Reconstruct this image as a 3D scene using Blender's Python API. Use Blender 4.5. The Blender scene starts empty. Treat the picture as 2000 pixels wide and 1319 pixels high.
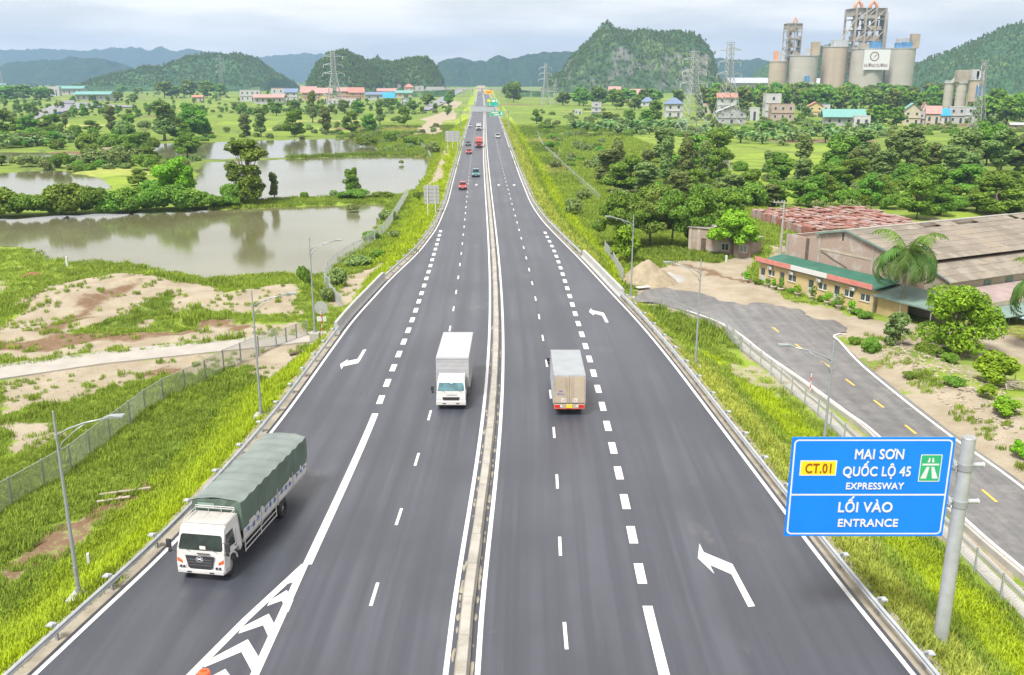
import bpy, bmesh, math, random
import numpy as np
from mathutils import Matrix, Vector
R = math.radians
S = bpy.context.scene
COL = S.collection
rnd = random.Random(7)

# ------------------------------------------------------------------ camera, sky, sun, exposure
PITCH = R(15.7); CAM_H = 23.0; FOC = 1800.0
cam_d = bpy.data.cameras.new('camera'); cam = bpy.data.objects.new('camera', cam_d); COL.objects.link(cam)
cam.location = (0, 0, CAM_H); cam.rotation_euler = (R(90) - PITCH, 0, 0)
cam_d.sensor_width = 36.0; cam_d.lens = 36.0 * FOC / 2000.0
cam_d.clip_start = 0.5; cam_d.clip_end = 40000
S.camera = cam

SUN_EL, SUN_AZ = R(58), R(215)      # azimuth measured clockwise from +Y
W = bpy.data.worlds.new('World'); S.world = W; W.use_nodes = True
wt = W.node_tree; wt.nodes.clear()
wo = wt.nodes.new('ShaderNodeOutputWorld'); bg = wt.nodes.new('ShaderNodeBackground')
sky = wt.nodes.new('ShaderNodeTexSky'); sky.sky_type = 'NISHITA'; sky.sun_disc = False
sky.sun_elevation = SUN_EL; sky.sun_rotation = SUN_AZ
sky.air_density = 1.0; sky.dust_density = 3.0; sky.ozone_density = 1.0; sky.altitude = 20
tc = wt.nodes.new('ShaderNodeTexCoord')
mp = wt.nodes.new('ShaderNodeMapping'); mp.inputs['Scale'].default_value = (1.0, 1.0, 7.0)
n1 = wt.nodes.new('ShaderNodeTexNoise'); n1.inputs['Scale'].default_value = 5.5; n1.inputs['Detail'].default_value = 6; n1.inputs['Roughness'].default_value = .52
cr = wt.nodes.new('ShaderNodeValToRGB')
cr.color_ramp.elements[0].position = .38; cr.color_ramp.elements[0].color = (4.9, 4.65, 4.35, 1)
cr.color_ramp.elements[1].position = .62; cr.color_ramp.elements[1].color = (6.9, 6.45, 5.95, 1)
mx = wt.nodes.new('ShaderNodeMix'); mx.data_type = 'RGBA'; mx.inputs[0].default_value = .93
wt.links.new(tc.outputs['Generated'], mp.inputs[0]); wt.links.new(mp.outputs[0], n1.inputs['Vector'])
wt.links.new(n1.outputs[0], cr.inputs[0])
wt.links.new(sky.outputs[0], mx.inputs[6]); wt.links.new(cr.outputs[0], mx.inputs[7])
wt.links.new(mx.outputs[2], bg.inputs[0]); bg.inputs[1].default_value = .05
wt.links.new(bg.outputs[0], wo.inputs[0])

sun_d = bpy.data.lights.new('sun', 'SUN'); sun = bpy.data.objects.new('sun', sun_d); COL.objects.link(sun)
sun_d.energy = 1.5; sun_d.angle = R(16); sun_d.color = (1, .97, .92)
sdir = Vector((math.sin(SUN_AZ) * math.cos(SUN_EL), math.cos(SUN_AZ) * math.cos(SUN_EL), math.sin(SUN_EL)))
sun.rotation_euler = sdir.to_track_quat('Z', 'Y').to_euler(); sun.location = (0, 0, 200)

S.view_settings.view_transform = 'Standard'; S.view_settings.look = 'None'
S.view_settings.gamma = 1; S.view_settings.use_curve_mapping = False
S.view_settings.exposure = 2.22
S.render.engine = 'CYCLES'
cy = S.cycles
cy.max_bounces = 6; cy.diffuse_bounces = 3; cy.glossy_bounces = 2; cy.transmission_bounces = 2; cy.volume_bounces = 0; cy.transparent_max_bounces = 6
cy.use_adaptive_sampling = True; cy.use_denoising = True

# ------------------------------------------------------------------ measuring: a point of the place from its position in the photograph
_c, _s = math.cos(PITCH), math.sin(PITCH)
def ray(px, py):
    u = (px - 1000) / FOC; v = (659.5 - py) / FOC
    return u, _c + v * _s, -_s + v * _c
def at(px, py, z=0.0):
    d = ray(px, py); t = (z - CAM_H) / d[2]
    return d[0] * t, d[1] * t
def height(Y, ty):                      # height of a thing standing at distance Y whose top shows at ty
    k = (ty - 659.5) / FOC
    return CAM_H - (k * Y * _c + Y * _s) / (_c - k * _s)
def depth(Y, z=0.0): return Y * _c + (CAM_H - z) * _s
def lin(r, g, b):
    f = lambda c: (c / 255 / 12.92) if c <= 10 else ((c / 255 + .055) / 1.055) ** 2.4
    return f(r), f(g), f(b)

# ------------------------------------------------------------------ objects
def link(o, parent=None):
    COL.objects.link(o)
    if parent: o.parent = parent
    return o
def tag(o, label=None, cat=None, group=None, kind=None):
    if label: o['label'] = label
    if cat: o['category'] = cat
    if group: o['group'] = group
    if kind: o['kind'] = kind
    return o
def thing(name, label, cat, loc=(0, 0, 0), rz=0.0, group=None):
    o = bpy.data.objects.new(name, None); o.empty_display_size = .3; link(o)
    o.location = loc; o.rotation_euler = (0, 0, rz)
    return tag(o, label, cat, group)
KIDS = {}
def copy_tree(o, parent=None, skip=()):
    c = o.copy(); COL.objects.link(c)
    if parent:
        c.parent = parent; KIDS.setdefault(parent.name, []).append(c)
    for ch in list(KIDS.get(o.name, [])): copy_tree(ch, c)
    return c

class MB:
    def __init__(s): s.v = []; s.f = []; s.m = []
    def add(s, vs, fs, m=0, M=None):
        b = len(s.v)
        if M is not None: vs = [M @ Vector(p) for p in vs]
        s.v += [tuple(p) for p in vs]; s.f += [tuple(i + b for i in f) for f in fs]; s.m += [m] * len(fs)
        return s
    def box(s, c, d, m=0, M=None, rz=0.0):
        x, y, z = d[0] / 2, d[1] / 2, d[2] / 2
        vs = [(-x, -y, -z), (x, -y, -z), (x, y, -z), (-x, y, -z), (-x, -y, z), (x, -y, z), (x, y, z), (-x, y, z)]
        T = Matrix.Translation(c) @ Matrix.Rotation(rz, 4, 'Z')
        if M is not None: T = M @ T
        return s.add(vs, [(3, 2, 1, 0), (4, 5, 6, 7), (0, 1, 5, 4), (1, 2, 6, 5), (2, 3, 7, 6), (3, 0, 4, 7)], m, T)
    def b2(s, a, b, m=0, M=None):           # box from corner to corner
        return s.box([(a[i] + b[i]) / 2 for i in range(3)], [abs(b[i] - a[i]) for i in range(3)], m, M)
    def cyl(s, p0, p1, r0, r1=None, n=10, m=0, cap=True, M=None):
        r1 = r0 if r1 is None else r1
        p0, p1 = Vector(p0), Vector(p1); d = p1 - p0
        q = d.to_track_quat('Z', 'Y') if d.length > 1e-9 else Vector((0, 0, 1)).to_track_quat('Z', 'Y')
        vs = []
        for p, r in ((p0, r0), (p1, r1)):
            for i in range(n):
                t = 2 * math.pi * i / n
                vs.append(p + q @ Vector((math.cos(t) * r, math.sin(t) * r, 0)))
        fs = [(i, (i + 1) % n, n + (i + 1) % n, n + i) for i in range(n)]
        if cap: fs += [tuple(range(n - 1, -1, -1)), tuple(range(n, 2 * n))]
        return s.add(vs, fs, m, M)
    def tube(s, pts, r, n=6, m=0, M=None):
        rr = r if isinstance(r, (list, tuple)) else [r] * len(pts)
        P = [Vector(p) for p in pts]; vs = []
        for i, p in enumerate(P):
            d = (P[min(i + 1, len(P) - 1)] - P[max(i - 1, 0)])
            q = d.to_track_quat('Z', 'Y')
            for k in range(n):
                t = 2 * math.pi * k / n
                vs.append(p + q @ Vector((math.cos(t) * rr[i], math.sin(t) * rr[i], 0)))
        fs = [(i * n + k, i * n + (k + 1) % n, (i + 1) * n + (k + 1) % n, (i + 1) * n + k) for i in range(len(P) - 1) for k in range(n)]
        fs += [tuple(range(n - 1, -1, -1)), tuple(range((len(P) - 1) * n, len(P) * n))]
        return s.add(vs, fs, m, M)
    def prism(s, poly, z0, z1, m=0, M=None):
        n = len(poly)
        vs = [(p[0], p[1], z0) for p in poly] + [(p[0], p[1], z1) for p in poly]
        fs = [(i, (i + 1) % n, n + (i + 1) % n, n + i) for i in range(n)] + [tuple(range(n - 1, -1, -1)), tuple(range(n, 2 * n))]
        return s.add(vs, fs, m, M)
    def extr_x(s, prof, x0, x1, m=0, M=None):   # profile in (y, z) pulled along x
        n = len(prof)
        vs = [(x0, p[0], p[1]) for p in prof] + [(x1, p[0], p[1]) for p in prof]
        fs = [(i, (i + 1) % n, n + (i + 1) % n, n + i) for i in range(n)] + [tuple(range(n - 1, -1, -1)), tuple(range(n, 2 * n))]
        return s.add(vs, fs, m, M)
    def quad(s, a, b, c, d, m=0, M=None): return s.add([a, b, c, d], [(0, 1, 2, 3)], m, M)
    def sweep(s, prof, path, m=0, closed=True):   # profile (sideways, up) along a path; sideways = to the right of travel
        P = [Vector(p) for p in path]; n = len(prof); vs = []
        for i, p in enumerate(P):
            d = P[min(i + 1, len(P) - 1)] - P[max(i - 1, 0)]
            side = Vector((d.y, -d.x, 0)).normalized()
            for a, z in prof: vs.append(p + side * a + Vector((0, 0, z)))
        k = n if closed else n - 1
        fs = [(i * n + j, (i + 1) * n + j, (i + 1) * n + (j + 1) % n, i * n + (j + 1) % n) for i in range(len(P) - 1) for j in range(k)]
        if closed: fs += [tuple(range(n)), tuple(range(len(P) * n - 1, (len(P) - 1) * n - 1, -1))]
        return s.add(vs, fs, m)
    def mesh(s, name, mats, smooth=False, bevel=0.0, seg=2, fix=False):
        me = bpy.data.meshes.new(name); me.from_pydata(s.v, [], s.f)
        mats = mats if isinstance(mats, (list, tuple)) else [mats]
        for m in mats: me.materials.append(m)
        if len(mats) > 1: me.polygons.foreach_set('material_index', s.m)
        if bevel or fix:
            bm = bmesh.new(); bm.from_mesh(me)
            bmesh.ops.recalc_face_normals(bm, faces=bm.faces)
            if bevel:
                bmesh.ops.remove_doubles(bm, verts=bm.verts, dist=1e-5)
                es = [e for e in bm.edges if len(e.link_faces) == 2 and e.calc_face_angle(0) > R(25)]
                bmesh.ops.bevel(bm, geom=es, offset=bevel, segments=seg, affect='EDGES', profile=.5, clamp_overlap=True)
            bm.to_mesh(me); bm.free()
        if smooth: me.polygons.foreach_set('use_smooth', [True] * len(me.polygons))
        me.update(); return me
    def build(s, name, mats, parent=None, loc=None, rz=None, **kw):
        o = bpy.data.objects.new(name, s.mesh(name, mats, **kw)); link(o, parent)
        if parent: KIDS.setdefault(parent.name, []).append(o)
        if loc: o.location = loc
        if rz is not None: o.rotation_euler = (0, 0, rz)
        return o
def part(name, me, parent, loc=None, rot=None, scale=None):
    o = bpy.data.objects.new(name, me); link(o, parent)
    if parent: KIDS.setdefault(parent.name, []).append(o)
    if loc: o.location = loc
    if rot: o.rotation_euler = rot
    if scale: o.scale = scale
    return o

# ------------------------------------------------------------------ materials
def nodes(name):
    m = bpy.data.materials.new(name); m.use_nodes = True
    nt = m.node_tree; b = nt.nodes['Principled BSDF']
    return m, nt, b
def N(nt, t, **kw):
    n = nt.nodes.new(t)
    for k, v in kw.items():
        if k in n.inputs.keys(): n.inputs[k].default_value = v
        else: setattr(n, k, v)
    return n
def mixc(nt, fac, a, b, blend='MIX'):
    n = nt.nodes.new('ShaderNodeMix'); n.data_type = 'RGBA'; n.blend_type = blend
    for sock, val in ((n.inputs[0], fac), (n.inputs[6], a), (n.inputs[7], b)):
        if hasattr(val, 'is_output'): nt.links.new(val, sock)
        elif isinstance(val, (int, float)): sock.default_value = val
        else: sock.default_value = (*val[:3], 1)
    return n.outputs[2]
def math_(nt, op, a, b=None, c=None, clamp=False):
    n = nt.nodes.new('ShaderNodeMath'); n.operation = op; n.use_clamp = clamp
    for i, val in enumerate((a, b, c)):
        if val is None: continue
        if hasattr(val, 'is_output'): nt.links.new(val, n.inputs[i])
        else: n.inputs[i].default_value = val
    return n.outputs[0]
def ramp(nt, x, lo, hi, a=0.0, b=1.0):
    n = nt.nodes.new('ShaderNodeMapRange'); n.clamp = True; n.interpolation_type = 'SMOOTHSTEP'
    nt.links.new(x, n.inputs[0])
    for i, v in enumerate((lo, hi, a, b)): n.inputs[i + 1].default_value = v
    return n.outputs[0]
def noise(nt, vec, scale, detail=4, rough=.55):
    n = N(nt, 'ShaderNodeTexNoise', Scale=scale, Detail=detail, Roughness=rough)
    if vec is not None: nt.links.new(vec, n.inputs['Vector'])
    return n.outputs[0]
def posn(nt, sc=None):
    g = nt.nodes.new('ShaderNodeNewGeometry'); v = g.outputs['Position']
    if sc:
        m = nt.nodes.new('ShaderNodeMapping'); m.inputs['Scale'].default_value = sc; nt.links.new(v, m.inputs[0]); v = m.outputs[0]
    return v
def objc(nt, sc=None):
    g = nt.nodes.new('ShaderNodeTexCoord'); v = g.outputs['Object']
    if sc:
        m = nt.nodes.new('ShaderNodeMapping'); m.inputs['Scale'].default_value = sc; nt.links.new(v, m.inputs[0]); v = m.outputs[0]
    return v
def bump(nt, b, h, strength, dist=.02):
    n = N(nt, 'ShaderNodeBump', Strength=strength, Distance=dist); nt.links.new(h, n.inputs['Height']); nt.links.new(n.outputs[0], b.inputs['Normal'])
def M(name, col, rough=.6, metal=0.0, var=.12, scale=2.0, bmp=0.0, spec=.4, dirt=0.0, dirtcol=(.2, .17, .12), coat=0.0, sc=None):
    m, nt, b = nodes(name)
    v = objc(nt, sc)
    x = noise(nt, v, scale, 5)
    c = mixc(nt, ramp(nt, x, .3, .7), [k * (1 - var) for k in col], [min(1, k * (1 + var)) for k in col])
    if dirt:
        y = noise(nt, v, scale * .7, 7, .7); c = mixc(nt, ramp(nt, y, .52, .75, 0, dirt), c, dirtcol)
    nt.links.new(c, b.inputs['Base Color'])
    b.inputs['Roughness'].default_value = rough; b.inputs['Metallic'].default_value = metal; b.inputs['Specular IOR Level'].default_value = spec
    if coat: b.inputs['Coat Weight'].default_value = coat; b.inputs['Coat Roughness'].default_value = .08
    if bmp: bump(nt, b, noise(nt, v, scale * 8, 3), bmp)
    return m
# ------------------------------------------------------------------ the line of the expressway (metres; o = offset from its centre line)
_CP = [-0.29294917847644847, 7.3518668574474955, -73.3776033664211, 360.7766323507282, -870.1041265083708, 820.532451478192]
def _cpoly(y): return np.polyval(_CP, np.log(y))
_s0 = float((_cpoly(36.) - _cpoly(34.)) / 2); _s1 = float((_cpoly(1290.) - _cpoly(1150.)) / 140)
def C(Y):
    Y = np.asarray(Y, float); y = np.clip(Y, 34, 1290)
    return _cpoly(y) + np.where(Y < 34, (Y - 34) * _s0, 0) + np.where(Y > 1290, (Y - 1290) * _s1, 0)
def tab(pts):
    a = np.array(pts, float)
    def f(Y):
        Y = np.asarray(Y, float)
        return sum(np.interp(Y + k * (3 + .02 * Y), a[:, 0], a[:, 1]) for k in (-1, -.5, 0, .5, 1)) / 5
    return f
RE = tab([(-60, 19.3), (20, 19.0), (31.9, 18.14), (38.7, 17.45), (49.4, 16.5), (61.3, 15.6), (73.2, 14.9), (81.2, 14.4), (89.5, 13.8), (99, 12.95), (113, 11.9), (121, 11.3), (135, 10.1), (150, 8.9), (161, 8.35), (178, 7.9), (225, 8.0), (290, 8.3), (400, 8.6), (600, 8.8), (3000, 8.8)])
LE = tab([(-60, -19.6), (20, -19.0), (31.9, -17.1), (42.3, -15.5), (58.6, -14.75), (75.3, -14.55), (88, -14.2), (108, -12.45), (124.7, -10.3), (146, -8.75), (179, -8.0), (300, -8.0), (400, -8.4), (600, -8.6), (3000, -8.6)])
GUARD = .42
LW = tab([(-60, 6.0), (82, 6.0), (86, .9), (106, .9), (112, 6.5), (300, 6.5), (3000, 9)])
RW = tab([(-60, 7.2), (80, 7.2), (93, 4.5), (97, .9), (119, .9), (124, 5), (135, 7), (300, 7), (3000, 9)])
ZB = -4.0
def px_poly(pts, z=ZB): return np.array([at(a, b, z) for a, b in pts])
def inpoly(x, y, P):
    r = np.zeros(x.shape, bool); n = len(P)
    for i in range(n):
        x0, y0 = P[i]; x1, y1 = P[(i + 1) % n]
        if y0 == y1: continue
        r ^= ((y0 > y) != (y1 > y)) & (x < (x1 - x0) * (y - y0) / (y1 - y0) + x0)
    return r
def vnoise(x, y, seed=0):
    xi = np.floor(x).astype(np.int64); yi = np.floor(y).astype(np.int64); fx = x - xi; fy = y - yi
    fx = fx * fx * (3 - 2 * fx); fy = fy * fy * (3 - 2 * fy)
    def h(a, b):
        k = (a * 374761393 + b * 668265263 + seed * 974711) & 0xffffffff
        k = ((k ^ (k >> 13)) * 1274126177) & 0xffffffff
        return ((k ^ (k >> 16)) & 0xffff) / 65535.0
    return (h(xi, yi) * (1 - fx) + h(xi + 1, yi) * fx) * (1 - fy) + (h(xi, yi + 1) * (1 - fx) + h(xi + 1, yi + 1) * fx) * fy
def fbm(x, y, seed=0, o=4):
    return sum(vnoise(x * 2 ** k, y * 2 ** k, seed + k) / 2 ** k for k in range(o)) / sum(1 / 2 ** k for k in range(o))

PONDS = {
 'near': [(-60, 432), (0, 428), (100, 421), (250, 416), (400, 412), (560, 405), (700, 400), (758, 398), (748, 425), (736, 450), (712, 482), (690, 497), (655, 520), (640, 540), (600, 548), (560, 540), (490, 543), (440, 552), (398, 555), (375, 548), (325, 532), (240, 519), (150, 514), (88, 507), (72, 492), (40, 484), (0, 481), (-60, 480)],
 'mid': [(385, 335), (400, 317), (560, 311), (700, 306), (800, 305), (842, 309), (845, 320), (836, 348), (812, 372), (788, 381), (700, 384), (560, 390), (400, 398), (380, 370)],
 'far': [(296, 296), (305, 281), (440, 277), (560, 273), (690, 270), (738, 286), (752, 299), (700, 302), (560, 308), (430, 312), (310, 316)],
 'left': [(-60, 345), (0, 340), (60, 334), (130, 334), (175, 344), (217, 360), (212, 372), (100, 380), (-60, 384)],
 'back': [(-60, 300), (0, 297), (60, 298), (150, 301), (145, 313), (60, 317), (-60, 320)],
 'marsh': [(1085, 262), (1120, 259), (1200, 260), (1195, 265), (1120, 267), (1090, 267)],
 'ditch': [(1078, 300), (1092, 294), (1100, 297), (1092, 312), (1083, 318)],
}
PONDW = {k: px_poly(v, -4.3) for k, v in PONDS.items()}
def near_ponds(x, y): 
    r = np.zeros(x.shape, bool)
    for P in PONDW.values(): r |= inpoly(x, y, P)
    return r
PTH = np.array([at(a, b, -3.9) for a, b in [(-300, 783), (-80, 739), (0, 728), (200, 700), (400, 679), (600, 661), (660, 656)]])
MOUNDS = [((250, 560), 9, 4.5, 1.6), ((85, 600), 7, 4, 1.3), ((160, 585), 6, 4, 1.3), ((440, 585), 8, 4, .9), ((275, 610), 9, 3, -.3), ((565, 575), 4, 3, 1.2), ((60, 660), 14, 2.0, .5), ((330, 632), 12, 1.5, .5)]
MOUNDW = [(*at(p[0], p[1], ZB), a, b, h) for p, a, b, h in MOUNDS]
SL = [(-20, 29.2), (40, 29.0), (46, 28.75), (53, 28.3), (67.7, 28.2), (73, 27.6), (81, 26.6), (90, 25.2), (96, 24.6), (102, 23.5), (108, 20.6), (112, 17.8)]
def ground(x, y):
    x = np.asarray(x, float); y = np.asarray(y, float)
    o = x - C(y); le = LE(y) - GUARD - .9; re = RE(y) + GUARD + .9
    d = np.where(o > 0, o - re, le - o); w = np.where(o > 0, RW(y), LW(y))
    t = np.clip(d / w, 0, 1); t = .85 * t + .15 * t * t * (3 - 2 * t)
    z = -.08 + (ZB + .08) * t
    nz = (fbm(x * .35, y * .35, 3) - .5)
    rough = np.clip(d / 3, 0, 1) * np.clip((420 - y) / 200, .15, 1)
    srv = np.clip((x - 26.5) / 1.5, 0, 1) * np.clip((50 - x) / 8, 0, 1) * np.clip((y + 60) / 10, 0, 1) * np.clip((150 - y) / 10, 0, 1)
    z = z + nz * (.55 * rough + .8 * np.clip((y - 200) / 300, 0, 1) * (d > 12)) * (1 - .97 * srv)
    z = np.where(srv > .5, np.minimum(z, ZB), z)
    for mx_, my_, a, b, h in MOUNDW:
        q = ((x - mx_) / a) ** 2 + ((y - my_) / b) ** 2
        z = z + h * np.exp(-q * 1.3) * (.75 + .5 * fbm(x * .5, y * .5, 9))
    # bank of rubble beside the service road
    z = np.where((x > np.interp(y, [q[0] for q in SL], [q[1] for q in SL]) - .9) & (x < 37) & (y < 114) & (o > 0), np.minimum(z, ZB - .03), z)
    bk = np.exp(-((x - 39.5 - (90 - y) * .03) / 2.6) ** 2) * np.clip((y - 38) / 8, 0, 1) * np.clip((94 - y) / 8, 0, 1)
    z = z + np.clip((y - 40) / 20, 0, 1) * np.clip((130 - y) / 20, 0, 1) * (d > w) * (o < 0) * .35 * (fbm(x * 1.1, y * 1.1, 13) - .5)
    z = z + bk * (1.1 + .7 * (fbm(x * .8, y * .8, 5) - .5))
    # path on the left and yard on the right run level
    py0 = np.interp(x, PTH[:, 0], PTH[:, 1]); m1 = np.clip(1.6 - np.abs(y - py0) / 3.2, 0, 1) * (x < -13) * (o < 0)
    z = z * (1 - m1) + m1 * (-3.92)
    m2 = np.clip((x - 18) / 1.5, 0, 1) * np.clip((44 - x) / 3, 0, 1) * np.clip((y - 97) / 4, 0, 1) * np.clip((130 - y) / 5, 0, 1)
    z = np.where(m2 > 0, z * (1 - m2) + m2 * np.minimum(z, ZB), z)
    return z

Z_SAND = [px_poly(p) for p in (
 [(0, 660), (60, 612), (45, 600), (110, 560), (200, 550), (265, 543), (330, 560), (480, 575), (590, 565), (590, 612), (480, 612), (400, 605), (345, 605), (300, 640), (180, 640), (120, 660), (0, 690)],
 [(0, 668), (250, 650), (450, 632), (600, 632), (612, 662), (400, 668), (200, 688), (0, 716)],
 [(0, 740), (200, 710), (400, 690), (600, 670), (590, 692), (500, 712), (420, 726), (300, 742), (180, 768), (60, 800), (0, 806)],
 [(0, 822), (90, 830), (125, 858), (60, 876), (0, 900)],
 [(655, 540), (740, 520), (755, 540), (700, 590), (640, 608)],
 [(500, 702), (600, 665), (650, 640), (600, 700), (565, 740), (510, 742)],
 [(890, 290), (870, 288), (848, 340), (832, 368), (862, 374), (880, 330)],
 [(865, 196), (905, 200), (890, 222), (870, 238), (858, 264), (806, 264), (826, 236), (870, 218)],
 [(1238, 585), (1248, 545), (1290, 515), (1478, 495), (1482, 560), (1600, 600), (1700, 625), (1800, 640), (1900, 650), (2080, 680), (2080, 720), (1900, 692), (1760, 690), (1690, 660), (1620, 650), (1500, 612), (1400, 600)],
 [(1650, 662), (1690, 705), (1790, 800), (1990, 960), (2060, 1010), (2060, 880), (1960, 820), (1880, 775), (1800, 735), (1730, 690)],
 [(1270, 600), (1330, 612), (1420, 655), (1500, 720), (1580, 800), (1640, 852), (1700, 905), (1920, 1110), (2010, 1200), (2010, 1150), (1700, 880), (1560, 760), (1430, 640), (1320, 598)],
 [(1290, 520), (1330, 512), (1400, 505), (1420, 470), (1300, 480)],
 [(1480, 480), (1540, 470), (1560, 500), (1500, 520)],
)]
Z_SAND_V = [1, .95, .95, .8, .9, .85, 1, 1, 1, .85, .62, .5, .7]
Z_BROWN = [px_poly(p) for p in ([(40, 655), (95, 640), (150, 604), (205, 580), (262, 556), (280, 566), (205, 604), (140, 645), (95, 664)], [(0, 672), (300, 640), (450, 628), (470, 640), (300, 660), (0, 692)], [(250, 735), (330, 712), (380, 715), (330, 745)],
 [(1650, 662), (1740, 760), (1900, 900), (1860, 900), (1700, 765), (1640, 680)], [(1120, 480), (1900, 640), (2080, 690), (2080, 640), (1800, 600)], [(210, 965), (290, 930), (300, 950), (200, 1010), (130, 1080), (60, 1130), (0, 1150), (0, 1090), (80, 1060)])]
Z_GREEN = [px_poly(p) for p in ([(190, 640), (250, 600), (340, 575), (352, 600), (300, 630), (200, 650)], [(1700, 690), (1800, 690), (1850, 720), (1790, 730)], [(1800, 740), (1860, 745), (1850, 765), (1800, 760)], [(1250, 480), (1330, 480), (1420, 500), (1400, 512), (1270, 515)])]
Z_FIELD = [px_poly(p) for p in ([(1090, 272), (1340, 262), (1430, 296), (1480, 335), (1200, 335), (1180, 400), (1120, 345)], [(1420, 290), (1640, 285), (1650, 330), (1470, 345)], [(1240, 480), (1480, 420), (1540, 470), (1500, 490)], [(0, 486), (60, 486), (380, 552), (300, 545), (200, 548), (40, 600), (0, 620)])]
def cover(x, y):
    """what the ground carries: bare soil, how yellow the grass is, how brown the soil is, how dry the grass is"""
    x = np.asarray(x, float); y = np.asarray(y, float)
    j = .55 + y * .004
    xx = x + (fbm(x / (j * 3), y / (j * 3), 21) - .5) * 5 * j; yy = y + (fbm(x / (j * 3), y / (j * 3), 41) - .5) * 6 * j
    o = x - C(y); le = LE(y) - GUARD - .9; re = RE(y) + GUARD + .9
    d = np.where(o > 0, o - re, le - o); w = np.where(o > 0, RW(y), LW(y))
    dirt = np.clip((fbm(x * .06, y * .06, 51) - .56) * 3.0, 0, .5) * (y < 260)
    yel = .52 + .6 * (fbm(x * .05, y * .04, 61) - .5)
    brn = .25 * fbm(x * .2, y * .2, 71); dry = .15 + .3 * (fbm(x * .1, y * .1, 81) - .5)
    # fields far out: strips of rice and banana ground
    ca, sa = math.cos(.25), math.sin(.25); u = x * ca + y * sa; v = -x * sa + y * ca
    fi = np.floor(u / 46 + .3 * np.sin(np.floor(v / 26))); fj = np.floor(v / 26)
    hh = vnoise(fi * 7.31 + .5, fj * 3.77 + .5, 91)
    far = np.clip((y - 230) / 60, 0, 1)
    yel = yel * (1 - far) + far * (.06 + .5 * hh); dry = dry * (1 - far) + far * np.where(hh > .86, .6, .05)
    dirt = np.where((far > .5) & (hh < .1), .62, dirt * (1 - far)); brn = np.where((far > .5) & (hh < .1), .8, brn)
    for P in Z_FIELD: 
        q = inpoly(xx, yy, P); yel = np.where(q, .5, yel); dry = np.where(q, .2, dry); dirt = np.where(q, .0, dirt)
    for P, val in zip(Z_SAND, Z_SAND_V): dirt = np.where(inpoly(xx, yy, P), val, dirt)
    for P in Z_BROWN:
        q = inpoly(xx, yy, P); brn = np.where(q, .72, brn)
    for P in Z_GREEN:
        q = inpoly(xx, yy, P); dirt = np.where(q, 0, dirt); yel = np.where(q, .38, yel); dry = np.where(q, 0, dry)
    slope = (d > 0) & (d < w + 1.5) & (dirt < .5)
    band = np.clip(d / w, 0, 1)
    yel = np.where(slope, np.where(o > 0, .78 + .25 * np.sin(band * 9), .93 - .15 * band), yel)
    dry = np.where(slope & (o > 0), np.where(band < .42, .48, .1), np.where(slope, .1, dry))
    dirt = np.where(slope, .22 * (fbm(x * .5, y * .5, 15) > .62), dirt)
    mud = inpoly(xx, yy, Z_BROWN[5]); dirt = np.where(mud, .7, dirt)
    dirt = np.where((d <= 0), .8, dirt)
    return np.stack([np.clip(dirt, 0, 1), np.clip(yel, 0, 1), np.clip(brn, 0, 1), np.clip(dry, 0, 1)], -1)

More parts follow.
